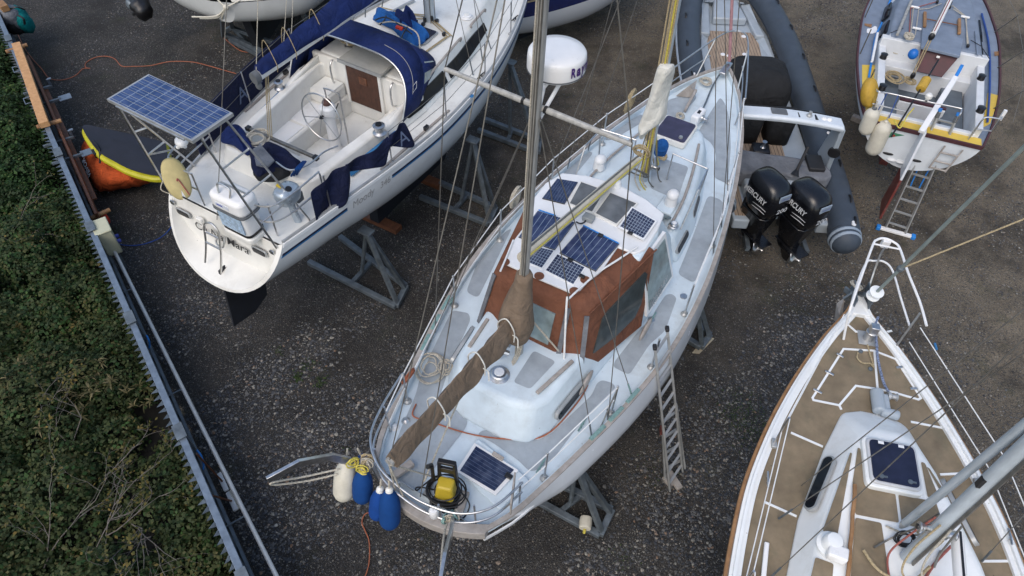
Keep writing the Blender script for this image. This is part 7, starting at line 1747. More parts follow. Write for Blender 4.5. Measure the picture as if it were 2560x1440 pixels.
# coachroof
yo = -.06
cbY = [(-1.64, .14), (-1.72, .38), (-2.27, .62), (-3.15, .92), (-3.9, 1.07), (-5, 1.14), (-7, 1.15)]
ctY = [(-2.14, .12), (-2.20, .27), (-2.52, .45), (-3.42, .77), (-3.95, .90), (-5, .98), (-7, 1.0)]
B_ = [(x, y + yo) for x, y in cbY] + [(x, -y + yo) for x, y in cbY[::-1]]; T_ = [(x, y + yo) for x, y in ctY] + [(x, -y + yo) for x, y in ctY[::-1]]
trunk(Y, B_, T_, -.06, .34, 'coachroof', MT['white_r'], tanb, .07, 4)
YR = lambda u, v: Y.D(u, v, .347)
for p in ([(1000, 428), (1016, 436), (895, 1112), (772, 1072)], [(1062, 388), (1084, 398), (1116, 690), (1370, 768), (1400, 1005), (1042, 936), (1018, 680)], [(1578, 505), (1612, 515), (1722, 782), (1636, 800)], [(1392, 772), (1610, 815), (1700, 830), (1760, 1010), (1560, 1045), (1422, 1010)], [(1042, 962), (1255, 1005), (1330, 1500), (1000, 1500)], [(715, 1285), (865, 1340), (850, 1500), (665, 1500)], [(1625, 545), (1650, 560), (1800, 790), (1770, 800)]):
    patch(rnd(Z6(p), 6), YR, 1).obj('roof_panel', MT['tan'], tanb, fix=False)
hp4 = [Y.D(u, v, .44) for u, v in Z6([(1135, 318), (1535, 388), (1592, 735), (1170, 640)])]; cc = sum(hp4, Vector())/4
hb4 = rnd([(-.27, -.26), (.27, -.26), (.27, .26), (-.27, .26)], .07)
def hx_(x, y, z): return cc + Y.ax*x + Y.ay*y + Zv*z
mb = MB(); mb.prism([hx_(x*1.12, y*1.12, -.12) for x, y in hb4], [hx_(x*1.12, y*1.12, -.035) for x, y in hb4]); mb.obj('hatch_plinth', MT['white_r'], tanb, bevel=.015)
mb = MB(); mb.prism([hx_(x, y, -.05) for x, y in hb4], [hx_(x, y, 0) for x, y in hb4]); hy = mb.obj('deck_hatch', mat('pale_grey_frame', (.55, .56, .58), .4, var=.05), tanb, bevel=.015)
mb = MB(); mb.prism([hx_(x*.9, y*.9, -.02) for x, y in hb4], [hx_(x*.9, y*.9, .008) for x, y in hb4]); mb.obj('pane', MT['glass_blue'], hy)
for x, y, r in ((-.19, .15, .026), (-.19, -.14, .026)):
    mb = MB(); mb.lathe(hx_(x, y, .006), Zv, [(r, 0), (r, .012), (.005, .015)], 14); mb.box(hx_(x, y - .03, .012), (.02, .06, .012), Y.ax); mb.obj('latch', MT['galv'], hy)
for y in (.11, -.10):
    mb = MB(); mb.box(hx_(.22, y, .006), (.035, .06, .008), Y.ax); mb.obj('hinge', MT['clean'], hy)
def portlight_at(F, u0, v0, u1, v1, hgt, dz0, dz1, nrm, parent, m1, m2):
    A = F.D(u0, v0, dz0); B = F.D(u1, v1, dz1); X = (B - A).normalized(); n_ = V(nrm).normalized(); n_ = (n_ - X*n_.dot(X)).normalized(); Yv = n_.cross(X); L = (B - A).length
    def ring(k, off):
        o = []
        for i in range(24):
            q = i/24*2*math.pi; r = hgt*k; cx = (L/2 - hgt)*(1 if math.cos(q) > 0 else -1); o.append((A + B)/2 + X*(cx + r*math.cos(q)) + Yv*(r*math.sin(q)) + n_*off)
        return o
    mb = MB(); mb.loft([ring(1.5, -.03), ring(1.5, .006), ring(1.35, .012), ring(1.05, .014)]); o = mb.obj('portlight', m1, parent)
    mb = MB(); mb.loft([ring(1.0, 0), ring(1.0, .018)]); mb.obj('pane', m2, o)
portlight_xyz(Y, (-2.48, .60 + yo, 2.845), (-3.12, .845 + yo, 2.80), 1, .062, .75, tanb)
portlight_xyz(Y, (-2.48, -.60 + yo, 2.845), (-3.12, -.845 + yo, 2.80), -1, .062, .75, tanb)
A, B = [YR(u, v) for u, v in Z6([(1028, 705), (968, 1470)])]
pts = [A + (B - A)*(i/24) + Zv*(.03 + .02*abs(math.sin(i/24*math.pi*3))) for i in range(25)]
mb = MB(); mb.tube(pts, .022, 8); mb.obj('grab_rail', MT['wood_rail'], tanb)
# ventilator with cowl
c = YR(*Z6([(835, 1190)])[0]); mb = MB(); mb.lathe(c, Zv, [(.14, 0), (.14, .02), (.10, .03), (.095, .12), (.075, .15), (.02, .16)], 22); dv_ = mb.obj('dorade_vent', MT['white_r'], tanb)
mb = MB(); mb.box(c + Zv*.09 - Y.ax*.11 - Y.ay*.03, (.14, .19, .12), Y.ax - Y.ay*.2, Zv + Y.ax*.2); mb.obj('cowl', MT['clean'], dv_, bevel=.02)
# mast, boom, pole, kicker
mB = Y.D(*Z6([(1480, 1290)])[0], .36); mU = P(2568, 1118, 5.05); mD = (mU - mB).normalized(); mT = mB + mD*11.0
mb = MB(); mb.tube([mB, mB + mD*1.5, mB + mD*3, mT], .065, 18, flat=1.35, hint=Y.ay); my = mb.obj('mast', MT['mast_grey'], tanb)
mb = MB(); mb.beam(mB + mD*.05 - Y.ax*.088, mT - Y.ax*.088, .03, .015); mb.obj('sail_track', MT['wire'], my)
mb = MB(); mb.box(mB + mD*1.55 + Y.ay*.07 - Y.ax*.02, (.12, .05, .05), mD, Y.ay); mb.obj('mast_slot', MT['black'], my)
tubes('halyard', [[mB + mD*.05 + Y.ay*.075, mB + mD*.5 + Y.ay*.078, mB + mD*1.5 + Y.ay*.075]], .010, my, MT['rope_tan'], False)
tubes('halyard', [[mB + mD*.1 - Y.ay*.08, mB + mD*4 - Y.ay*.078]], .008, my, MT['wire'], False)
for k, (s, h) in enumerate(((1, .62), (-1, .58))):
    winch(mB + mD*h + Y.ay*s*.07, my, .05, .11, Y.ay*s)
for k in range(7):
    a = k*.9; tubes('halyard_tail', [[mB + mD*(.7 + .03*k) + Vector((math.cos(a), math.sin(a), 0))*.10, mB + mD*.35 + Vector((math.cos(a), math.sin(a), 0))*.15, mB + Vector((math.cos(a + .4), math.sin(a + .4), 0))*.22 + Zv*.05, mB + Vector((math.cos(a + 1.1), math.sin(a + 1.1), 0))*.34 + Zv*.02]], .010, my, [MT['rope_tan'], MT['rope_white'], MT['wire'], MT['rope_red']][k % 4])
pA = Y.D(*Z6([(1452, 1005)])[0], .50); pB = P(2566, 1058, 5.2)
mb = MB(); mb.tube([pA, pB, pA + (pB - pA)*2.4], .04, 14); pol = mb.obj('spinnaker_pole', MT['mast_grey'], tanb)
mb = MB(); mb.lathe(pA, (pA - pB), [(.042, 0), (.035, .05), (.02, .11), (.01, .13)], 12); mb.obj('pole_end', MT['alu'], pol)
gA = mB + mD*.45 - Y.ax*.12; k0 = P(2398, 1352, gA.z); k1 = P(2408, 1460, gA.z - .05)
mb = MB(); mb.tube([P(2392, 1335, gA.z), P(2392, 1335, gA.z) + (P(2402, 1460, gA.z + .02) - P(2392, 1335, gA.z))*5], .055, 16, flat=1.15); boY = mb.obj('boom', MT['clean'], tanb)
q0 = P(2392, 1335, gA.z); q1 = q0 + (P(2402, 1460, gA.z + .02) - q0)*5
mb = MB(); mb.beam(q0 + Zv*.065, q1 + Zv*.065, .02, .012); mb.obj('sail_groove', MT['black'], boY)
tubes('gooseneck', [[mB + mD*.45, q0]], .03, tanb, MT['alu'], False)
tubes('red_line', [[P(2378, 1365, 3.0), P(2340, 1405, 2.95), P(2310, 1450, 2.93)]], .014, tanb, MT['rope_red'])
tubes('mast_rope', [[mB + Vector((.15, -.1, .05)), mB + Vector((-.1, -.25, .03)), mB + Vector((-.35, -.15, .03)), mB + Vector((-.45, .05, .03))]], .015, tanb, MT['rope_tan'])
coil(Y.D(2262, 1345, .42), .085, 6, MT['black'], 'cable_coil', '', nrm=Y.ax*-.6 + Zv*.5, seed=44, rr=.007, parent=tanb)
# furling drum and forestay
fd = P(2194, 728, 3.22); top = mB + mD*10.5
fsd = (top - fd).normalized()
mb = MB(); mb.lathe(fd - fsd*.09, fsd, [(.05, -.06), (.085, -.05), (.085, -.04), (.05, -.03), (.05, .05), (.088, .06), (.088, .075), (.04, .08)], 22); fu = mb.obj('furling_drum', MT['white_r'], tanb)
fs2 = P(2568, 402, 0); 
mb = MB(); mb.tube([fd, fd + fsd*9], .020, 10); mb.obj('forestay_foil', mat('grey_green_foil', (.27, .32, .31), .5, metal=.3), fu)
sh0 = fd + fsd*.62
mb = MB(); mb.lathe(sh0 - fsd*.04, fsd, [(.028, 0), (.04, .02), (.04, .07), (.025, .09)], 12); mb.obj('halyard_swivel', MT['galv'], fu)
tubes('spare_halyard', [[sh0, P(2566, 545, 4.6), P(2566, 545, 4.6) + (P(2566, 545, 4.6) - sh0)*2]], .010, tanb, MT['rope_tan'], False)
tubes('stem_fitting', [[fd - fsd*.1, Y.W(.02, 0, 2.88)]], .03, tanb, MT['galv'], False)
for s in (1, -1):
    mb = MB(); mb.box(Y.W(-.02, .09*s, 2.92), (.36, .015, .16), Y.ax); mb.obj('bow_cheek', MT['galv'], tanb, bevel=.005)
coil(Y.W(.08, .08, 2.96), .07, 5, MT['rope_white'], 'rope_coil', 'rusty white cord wound round the bow roller of the tan decked yacht', nrm=(.3, .2, 1), seed=50, rr=.009)
# pulpit
def yp(pts, hs): return [Y.D(u, v, h) for (u, v), h in zip(Z5(pts), hs)]
tubes('bow_rail', [yp([(800, 742), (820, 640), (850, 520), (930, 290), (1005, 85), (1030, 55), (1062, 44), (1100, 48), (1150, 72), (1190, 115), (1250, 290), (1330, 490), (1375, 650)], [0, .25, .52, .60, .62, .62, .62, .62, .62, .62, .62, .60, .58])], .0155, tanb, MT['clean'])
tubes('bow_rail', [yp([(840, 545), (905, 330), (962, 208), (1010, 200), (1080, 206), (1140, 270), (1200, 470), (1262, 665)], [.32]*8)], .013, tanb, MT['clean'])
tubes('bow_rail_cross', [yp([(1008, 82), (1190, 120)], [.62, .62])], .012, tanb, MT['clean'], False)
tubes('rail_leg', [yp([(1158, 800), (1330, 562)], [0, .58])], .0145, tanb, MT['steel'], False)
tubes('rail_leg', [yp([(980, 370), (1020, 250), (1060, 150), (1085, 110)], [.1, .3, .5, .6])], .014, tanb, MT['steel'])
mb = MB(); mb.box(yp([(1090, 78)], [.55])[0], (.07, .10, .12), Y.ax); mb.obj('bow_light', MT['clean'], tanb, bevel=.01)
# lifelines and stanchions
stY = [(-.82, .58), (-2.35, .60), (-4.05, .60), (-5.6, .6)]
for s in (1, -1):
    prev = None
    for x, h in stY:
        y = (Y.hb(x) - .13)*s
        if x < -1:
            mb = MB(); mb.tube([Y.W(x, y, Y.sheer(x)), Y.W(x, y*1.01, Y.sheer(x) + h)], .0135, 8); o = mb.obj('stanchion', MT['steel'], tanb)
            mb = MB(); mb.box(Y.W(x, y, Y.sheer(x) + .02), (.12, .06, .05), Y.ax); mb.obj('stanchion_base', MT['alu'], o, bevel=.01)
        else: y = (.45 - (.0 if s > 0 else .03))*s
        if prev:
            for fr in (.98, .5): wire('lifeline', Y.W(prev[0], prev[1], Y.sheer(prev[0]) + h*fr), Y.W(x, y*1.01, Y.sheer(x) + h*fr), .0065, tanb, MT['wire_white'])
        prev = (x, y)
tubes('blue_tape', [yp([(1432, 770), (1445, 815)], [.55, .55])], .013, tanb, MT['stripe_blue'], False)
# windlass capsule, bollard, chain line, cleats, hinges
wc_ = Y.D(*Z5([(1100, 1190)])[0], .04)
mb = MB(); mb.tube([wc_ + Y.ay*.10 - Y.ax*.14, wc_ + Y.ay*.10 + Y.ax*.17], .075, 16); mb.tube([wc_ + Y.ay*.08 - Y.ax*.12, wc_ - Y.ay*.12 - Y.ax*.14], .06, 14); mb.box(wc_ + Y.ay*.05 - Zv*.02, (.26, .16, .10), Y.ax); mb.obj('windlass', MT['ribgrey'], tanb, bevel=.025, seg=3)
mb = MB(); mb.lathe(wc_ - Y.ay*.02 + Y.ax*.12, -Y.ay, [(.05, 0), (.05, .03), (.03, .05), (.03, .09), (.05, .11), (.01, .12)], 14); mb.obj('gypsy', MT['alu'], tanb)
sb_ = YD(Z5([(965, 740)])[0])
mb = MB(); mb.box(sb_ + Zv*.008, (.22, .24, .015), Y.ax); mb.obj('bollard_plate', MT['alu'], tanb, bevel=.003)
mb = MB(); mb.lathe(sb_ + Zv*.01, Zv, [(.065, 0), (.06, .10), (.07, .12), (.07, .15)], 14); mb.box(sb_ + Zv*.21, (.10, .10, .12), Y.ax); mb.obj('samson_post', MT['steel'], tanb, bevel=.008)
tubes('anchor_rope', [[Y.D(u, v, .03) for u, v in Z5([(1040, 590), (1022, 640), (1028, 760), (1038, 880), (1060, 980), (1085, 1060), (1112, 1105)])]], .016, tanb, mat('blue_flecked_rope', (.20, .25, .38), .8, var=.6, scale=70))
tubes('cord', [[Y.D(u, v, .0) for u, v in Z5([(900, 835), (895, 870), (930, 905), (985, 910), (1010, 935), (985, 850), (965, 780)])]], .009, tanb, MT['rope_tan'])
for p, q in (((752, 842), (800, 868)), ((672, 962), (732, 992)), ((590, 1088), (650, 1118)), ((1165, 940), (1230, 930)), ((1262, 1086), (1332, 1080))):
    A, B = YD(Z5([p])[0], -.02), YD(Z5([q])[0], -.02); mb = MB(); mb.beam(A, B, .03, .02); mb.obj('locker_hinge', MT['steel'], tanb, bevel=.005)
for p in ((917, 828), (985, 950)):
    mb = MB(); mb.lathe(YD(Z5([p])[0]), Zv, [(.03, 0), (.025, .02), (.01, .025)], 10); mb.obj('eye_bolt', MT['galv'], tanb)
for p in ((318, 660), (2290, 1130)):
    A = YD(Z6([p])[0], .02); cleat(A, Y.ax, tanb, MT['steel'], .09)
mb = MB(); mb.beam(YD(Z6([(318, 1165)])[0], .0), YD(Z6([(285, 1500)])[0], .0), .05, .035); mb.obj('genoa_track', MT['clean'], tanb, bevel=.01)
for (p, q) in (((590, 700), (2440, 0)), ((385, 1150), (1510, 0))):
    pass
for s in (1, -1):
    for x, h in ((-3.2, 5.2), (-3.85, 10)):
        a = Y.W(x, (Y.hb(x) - .42)*s, Y.sheer(x) - .02); b = mB + mD*h
        wire('shroud', a, b, .0055, tanb); wire('turnbuckle', a, a + (b - a).normalized()*.28, .012, tanb, MT['galv'])
wire('baby_stay', Y.D(*Z6([(600, 700)])[0], .0), mB + mD*7, .0055, tanb)
# anchor on the bow roller
ay_ = thing('plough_anchor', 'muddy plough anchor stowed on the bow roller of the tan decked yacht', 'anchor', P(2098, 790, 0)[:])
f0, f1, f2, f3 = P(2110, 745, 2.75), P(2086, 800, 2.45), P(2104, 820, 2.6), P(2092, 760, 2.65)
mb = MB(); mb.add([f0, f1, f2, f3, P(2098, 785, 2.72)], [(0, 3, 4), (3, 1, 4), (1, 2, 4), (2, 0, 4), (0, 2, 1, 3)]); mb.obj('fluke', MT['wood_grey'], ay_, solid=.015)
mb = MB(); mb.beam(P(2110, 748, 2.76), Y.W(.05, .05, 2.92), .03, .06); mb.obj('shank', MT['galv'], ay_, bevel=.005)
mb = MB(); mb.beam(P(2112, 722, 2.8), P(2128, 735, 2.82), .03, .08); mb.obj('stock', MT['galv'], ay_)
# ================================================================ the slate blue and yellow sailing boat
G = Frame((7.38, 10.66), (.35, .94), lambda x: 2.1 + .02*x, [(-.02, 1.0), (.65, 1.16), (1.4, 1.27), (2.0, 1.33), (2.9, 1.36), (3.75, 1.36), (4.5, 1.28), (5.5, 1.10), (6.4, .78), (7.1, .38), (7.5, .04), (7.55, .012)])
gb = thing('yellow_trimmed_boat', 'old sailing boat with slate blue deck, yellow stern corners and brown companionway', 'boat', G.W(3.5, 0, 0)[:])
zbG = lambda x: smooth_interp(x, [-.02, 1, 2.5, 4.5, 6.5, 7.2, 7.55], [1.28, 1.1, .95, .92, 1.1, 1.5, 2.1])
trG = lambda y, z, zs: (-.05*(zs - z) if z else 0)
make_hull(G, -.02, 7.54, zbG, MT['hull_g'], gb, tr=trG, rake=.3, full=1.75)
mb = MB(); mb.prism([G.W(1.6, .08, .1), G.W(5.0, .12, .1), G.W(5.0, -.12, .1), G.W(1.6, -.08, .1)], [G.W(1.3, .06, 1.2), G.W(6, .2, 1.1), G.W(6, -.2, 1.1), G.W(1.3, -.06, 1.2)]); mb.obj('keel', MT['antifoul'], gb)
deck_mesh(G, -.02, 7.5, .02, -.02, hole=(.28, 2.42, .86), ny=13).obj('deck', MT['grey_deck'], gb, sharp=60)
xsG = list(np.linspace(-.02, 7.5, 50))
for s in (1, -1):
    side_rail(G, xsG, s, -.02, .035, .06, -.045).obj('rubbing_strake', MT['maroon'], gb)
mb = MB(); mb.beam(G.W(-.03, -1.0, 2.08), G.W(-.03, 1.0, 2.08), .04, .07); mb.obj('transom_trim', MT['maroon'], gb)
Z7 = zc(2080, 0, 4.5); Z8 = zc(2080, 260, 3.79)
GD = lambda u, v: G.D(u, v, -.014)
for p, zf in (([(338, 728), (482, 732), (492, 1060), (520, 1330), (400, 1335), (340, 1050)], Z7), ([(1752, 1042), (1872, 1072), (1850, 1180), (1780, 1390), (1690, 1440), (1730, 1200)], Z7)):
    patch(rnd(zf(p), 2), GD, 2).obj('yellow_deck_panel', MT['yellow_paint'], gb, fix=False)
blkG = lambda x0, x1, y0, y1, z0, z1, name, m, bev=.015: MB().prism([G.W(x0, y0, z0), G.W(x1, y0, z0), G.W(x1, y1, z0), G.W(x0, y1, z0)], [G.W(x0, y0, z1), G.W(x1, y0, z1), G.W(x1, y1, z1), G.W(x0, y1, z1)]).obj(name, m, gb, bevel=bev)
blkG(-.01, .22, -.98, .98, 2.06, 2.105, 'stern_deck', MT['yellow_paint'], .006)
blkG(.20, .30, -.84, .84, 1.85, 2.16, 'coaming', MT['white_old'])
blkG(.26, 2.5, -.9, .9, 1.55, 1.60, 'cockpit_sole', MT['grey_sole'], .0)
for s in (1, -1):
    mb = MB(); B4 = [(.22, .78), (2.45, .86), (2.45, 1.0), (.22, .92)]; mb.prism([G.W(x, y*s, 1.6) for x, y in B4], [G.W(x, y*s, 2.30) for x, y in B4]); mb.obj('coaming', MT['white_old'], gb, bevel=.015)
    blkG(.30, 2.13, min(.40*s, .80*s), max(.40*s, .80*s), 1.58, 1.84, 'cockpit_seat', MT['grey_sole'])
    mb = MB(); mb.lathe(G.W(.75, s*.86, 2.30), Zv, [(.07, 0), (.06, .05), (.075, .10), (.03, .11)], 12); mb.obj('winch', MT['black'], gb)
    mb = MB(); mb.lathe(G.W(1.9, s*.90, 2.30), Zv, [(.07, 0), (.06, .05), (.07, .09), (.03, .10)], 12); mb.obj('winch', MT['black'], gb)
blkG(1.05, 1.15, -.42, .42, 1.6, 1.98, 'traveller_bridge', MT['white_old']); mb = MB(); mb.beam(G.W(1.10, -.42, 2.0), G.W(1.10, .42, 2.0), .07, .03); mb.obj('traveller_top', MT['maroon'], gb)
blkG(2.12, 2.45, -.86, .86, 1.58, 2.05, 'bridge_deck', MT['white_old'])
blkG(2.40, 2.55, -1.0, 1.0, 1.9, 2.46, 'bulkhead', MT['white_old'])
trunk(G, [(2.45, 1.02), (3.6, .98), (4.8, .82), (5.8, .50), (6.0, .3), (6.0, -.3), (5.8, -.50), (4.8, -.82), (3.6, -.98), (2.45, -1.02)], [(2.48, .86), (3.6, .80), (4.7, .65), (5.5, .40), (5.6, .25), (5.6, -.25), (5.5, -.40), (4.7, -.65), (3.6, -.80), (2.48, -.86)], -.03, .34, 'coachroof', MT['grey_deck'], gb, .05, 3)
for s in (1, -1):
    mb = MB(); mb.loft([[G.W(x, s*h, z) for x, h, z in ((2.46, 1.03, 2.13), (2.46, .87, 2.47), (4.7, .67, 2.51), (4.8, .84, 2.17))], [G.W(x, s*(h - .02), z) for x, h, z in ((2.46, 1.03, 2.13), (2.46, .87, 2.47), (4.7, .67, 2.51), (4.8, .84, 2.17))]]); mb.obj('coachroof_side', MT['white_old'] if s > 0 else MT['grey_deck'], gb)
    for xa, xb in ((2.8, 3.3), (3.5, 4.1)):
        mb = MB(); pts = [G.W(xa, s*(1.0 - .0), 2.24), G.W(xb, s*.96, 2.25), G.W(xb, s*.89, 2.40), G.W(xa, s*.92, 2.39)]; n_ = G.ay*s + Zv*.4; mb.loft([[p - n_*.03 for p in pts], [p + n_*.008 for p in pts]]); mb.obj('window', MT['glass'], gb)
yc = -.02
mb = MB(); mb.prism([G.W(2.32, yc - .50, 1.95), G.W(2.38, yc - .50, 2.5), G.W(2.38, yc + .32, 2.5), G.W(2.32, yc + .34, 1.95)], [G.W(2.40, yc - .50, 1.95), G.W(2.46, yc - .50, 2.5), G.W(2.46, yc + .32, 2.5), G.W(2.40, yc + .34, 1.95)])
c4 = [G.D(u, v, h) for (u, v), h in zip(Z7([(1010, 522), (1440, 625), (1235, 868), (950, 800)]), (.34, .34, -.02, -.02))]
dn = (c4[1] - c4[0]).cross(c4[3] - c4[0]).normalized(); dn = dn if dn.dot(-G.ax) > 0 else -dn
mb = MB(); mb.loft([[p - dn*.04 for p in c4], [p + dn*.01 for p in c4]]); cd_ = mb.obj('companionway_board', MT['maroon'], gb)
mb = MB(); mb.box(sum(c4, Vector())/4 + dn*.02 + Zv*.12, (.06, .04, .02), G.ay, dn); mb.obj('lock', MT['alu'], cd_)
mb = MB(); c4 = [G.D(u, v, .40) for u, v in Z7([(1020, 315), (1480, 435), (1445, 628), (1005, 522)])]; mb.prism([p - Zv*.06 for p in c4], c4); mb.obj('sliding_hatch', MT['grey_deck'], gb, bevel=.012)
for a, b in (((1045, 140), (1042, 300)), ((1432, 215), (1430, 380))):
    mb = MB(); mb.beam(G.D(*Z7([a])[0], .38), G.D(*Z7([b])[0], .38), .06, .05); mb.obj('hatch_runner', MT['wood_rail'], gb, bevel=.01)
mb = MB(); mb.tube([G.D(*Z7([(1050, 210)])[0], .39), G.D(*Z7([(1430, 285)])[0], .39)], .012, 6); mb.obj('hatch_bar', MT['wood_dark'], gb)
for a, b in (((1615, 350), (1640, 620)),):
    mb = MB(); mb.beam(G.D(*Z7([a])[0], .36), G.D(*Z7([b])[0], .36), .04, .03); mb.obj('grab_rail', MT['grey_deck'], gb, bevel=.008)
# mast, boom, lines
gm = G.W(4.55, -.48 + .45, 2.52); 
mb = MB(); mb.tube([gm, gm + Zv*9 - G.ax*.2], .06, 14, flat=1.3); gmst = mb.obj('mast', MT['mast_grey'], gb)
bq0 = G.D(*Z7([(1135, 385)])[0], .75); bq1 = G.D(*Z7([(1345, -40)])[0], .95); bq2 = bq0 + (bq1 - bq0)*1.6
mb = MB(); mb.tube([bq0, bq2], .05, 12, flat=1.2); bo = mb.obj('boom', MT['clean'], gb)
tubes('outhaul', [[bq0 + Zv*.06, bq2 + Zv*.06]], .010, bo, MT['rope_red'], False); tubes('outhaul', [[bq0 + Zv*.05 + G.ay*.04, bq2 + Zv*.05 + G.ay*.04]], .010, bo, MT['wire'], False)
mb = MB(); mb.ball(bq0 - Zv*.05, (.06, .05, .08)); mb.obj('boom_block', MT['black'], bo)
tr0 = G.D(*Z7([(910, 850)])[0], -.05)
for k in (-.02, .02): tubes('mainsheet', [[bq0 - Zv*.08 + G.ay*k, tr0 + G.ay*k]], .011, gb, MT['rope_tan'], False)
mb = MB(); mb.ball(tr0, (.05, .04, .07)); mb.obj('sheet_block', MT['black'], gb)
for pts, m_, r in (([(885, 90), (880, 200), (870, 380)], 'rope_red', .010), ([(915, 90), (900, 240), (885, 380)], 'rope_white', .010), ([(975, 110), (950, 310), (935, 390)], 'rope_white', .009), ([(1190, 15), (980, 75), (890, 90)], 'rope_red', .009), ([(1350, 60), (1510, 190), (1520, 500)], 'rope_white', .010), ([(1365, 100), (1500, 190), (1535, 500)], 'rope_white', .010), ([(1230, 40), (1090, 95), (980, 105)], 'rope_white', .009), ([(660, 370), (720, 345), (800, 320)], 'black', .008), ([(1560, 450), (1680, 520), (1770, 660)], 'black', .008)):
    tubes('control_line', [[G.D(u, v, .38) for u, v in Z7(pts)]], r, gb, MT[m_], False)
for p in ((935, 80), (1500, 190), (955, 320)):
    c = G.D(*Z7([p])[0], .39); mb = MB(); mb.box(c, (.04, .17, .04), G.ax); mb.obj('organiser', MT['clean'], gb, bevel=.01)
for p in ((870, 385), (1530, 515), (1185, 20), (1335, 30), (1325, 80), (640, 100)):
    c = G.D(*Z7([p])[0], .40); mb = MB(); mb.box(c, (.07, .05, .06), G.ax); mb.obj('jammer', MT['black'], gb, bevel=.01)
def gl(pts, h, r, m_, name='jackline'): return tubes(name, [[G.D(u, v, h) for u, v in Z7(pts)]], r, gb, MT[m_])
gl([(680, -60), (560, 260), (490, 420), (445, 690), (415, 870)], .03, .022, 'rope_sky'); gl([(1685, 155), (1750, 420), (1775, 660), (1775, 1000), (1750, 1370)], .03, .020, 'rope_blue')
mb = MB(); mb.beam(G.D(*Z7([(512, 375)])[0], .10), G.D(*Z7([(450, 690)])[0], .10), .04, .05); mb.obj('whisker_pole', MT['clean'], gb)
mb = MB(); mb.tube([G.D(*Z7([(900, -10)])[0], .42), G.D(*Z7([(735, 390)])[0], .42)], .030, 8); mb.obj('boathook', MT['mast'], gb)
patch(rnd(Z7([(395, 320), (440, 320), (480, 290), (505, 300), (508, 335), (550, 345), (545, 365), (490, 365), (450, 380), (390, 370)]), 3), lambda u, v: G.D(u, v, -.012), 0).obj('paint_splash', MT['clean'], gb, fix=False)
for p in ([(368, 285), (365, 262), (450, 272), (440, 312)], [(1825, 580), (1895, 575), (1905, 620), (1830, 630)]):
    patch(Z7(p), lambda u, v: G.D(u, v, -.010), 0).obj('chainplate_pad', MT['wood_rail'], gb, fix=False)
# pushpit, stanchions, wires
tubes('pushpit', [[G.D(u, v, h) for (u, v), h in zip(Z7([(500, 1005), (520, 1035), (640, 1050), (1000, 1130), (1420, 1215), (1458, 1240), (1440, 1290), (1395, 1370)]), [.5, .55, .55, .55, .55, .55, .5, .35])]], .0135, gb)
tubes('pushpit', [[G.D(u, v, h) for (u, v), h in zip(Z7([(455, 1165), (600, 1200), (830, 1255)]), [.30, .30, .30])]], .0115, gb)
tubes('stern_bracket', [[G.D(u, v, h) for (u, v), h in zip(Z8([(1290, 335), (1360, 240), (1430, 145), (1480, 125), (1590, 140), (1610, 130), (1625, 75)]), [0, .2, .4, .45, .45, .46, .5])]], .015, gb)
tubes('stern_bracket', [[G.D(u, v, h) for (u, v), h in zip(Z8([(1360, 240), (1510, 255), (1590, 150)]), [.2, .2, .45])], ], .013, gb, smooth=False)
mb = MB(); mb.box(G.D(*Z8([(1618, 105)])[0], .48), (.05, .05, .20), G.ax); mb.obj('bracket_pad', MT['clean'], gb)
for x, s in ((.75, 1), (2.2, 1), (3.7, 1), (1.3, -1), (2.8, -1), (4.2, -1)):
    y = (G.hb(x) - .05)*s; mb = MB(); mb.tube([G.W(x, y, 2.1), G.W(x + (.35 if s < 0 else .05)*-.5, y + s*.22*(s < 0), 2.68)], .012, 7); mb.obj('stanchion', MT['wire'], gb)
prev = None
for x in (.2, 1.3, 2.8, 4.2, 5.5):
    p = G.W(x - .17, -(G.hb(x) - .05) - .20, 2.66)
    if prev: wire('lifeline', prev, p, .004, gb)
    prev = p
# rudder and tiller
mb = MB(); pr = [(-.06, 2.28), (-.02, 1.9), (-.0, .40), (-.55, .38), (-.46, 1.25), (-.26, 2.26)]
mb.loft([[G.W(x, .06, z) for x, z in pr], [G.W(x, .015, z) for x, z in pr]]); mb.obj('rudder', mat('rudder_paint', (.68, .71, .75), .45, var=.05, dirt=(.4, .38, .36), low=(1.30, (.15, .035, .03))), gb, bevel=.01)
ti0 = P(2303, 330, 2.32); ti1 = P(2389, 193, 2.62); ti2 = P(2405, 164, 2.66)
mb = MB(); mb.beam(ti0, ti1, .10, .07); mb.obj('tiller', MT['clean'], gb, bevel=.012)
mb = MB(); mb.beam(ti1, ti2, .06, .06); mb.obj('tiller_grip', MT['rope_sky'], gb, bevel=.015)
# transom details
def tg(y, z, off=.02): return G.W(-.02 - .05*(2.1 - z) - off, y, z)
mb = MB(); T3 = [tg(.56, 1.97, .008), tg(.28, 1.97, .008), tg(.53, 1.84, .008)]; mb.loft([[p + G.ax*.01 for p in T3], T3]); em = mb.obj('pennant_emblem', mat('green_paint', (.05, .22, .12), .5), gb)
mb = MB(); T3 = [tg(.48, 1.935, .012), tg(.42, 1.935, .012), tg(.42, 1.90, .012), tg(.48, 1.89, .012)]; mb.loft([[p + G.ax*.01 for p in T3], T3]); mb.obj('red_mark', MT['red'], em)
mb = MB(); mb.lathe(tg(.66, 1.52, .0), -G.ax, [(.065, 0), (.06, .015), (.02, .02)], 16); mb.obj('blue_disc', MT['stripe_blue'], gb)
for y in (.38, -.12):
    mb = MB(); mb.ball(tg(y, 1.52, .0), (.02, .10, .03), 12, 6, G.ax); mb.obj('drain_slot', MT['black'], gb)
for y in (.28, .12):
    mb = MB(); mb.ball(tg(y, 1.42, .0), (.06, .09, .04), 10, 6, G.ax); mb.obj('exhaust_cover', MT['white_old'], gb)
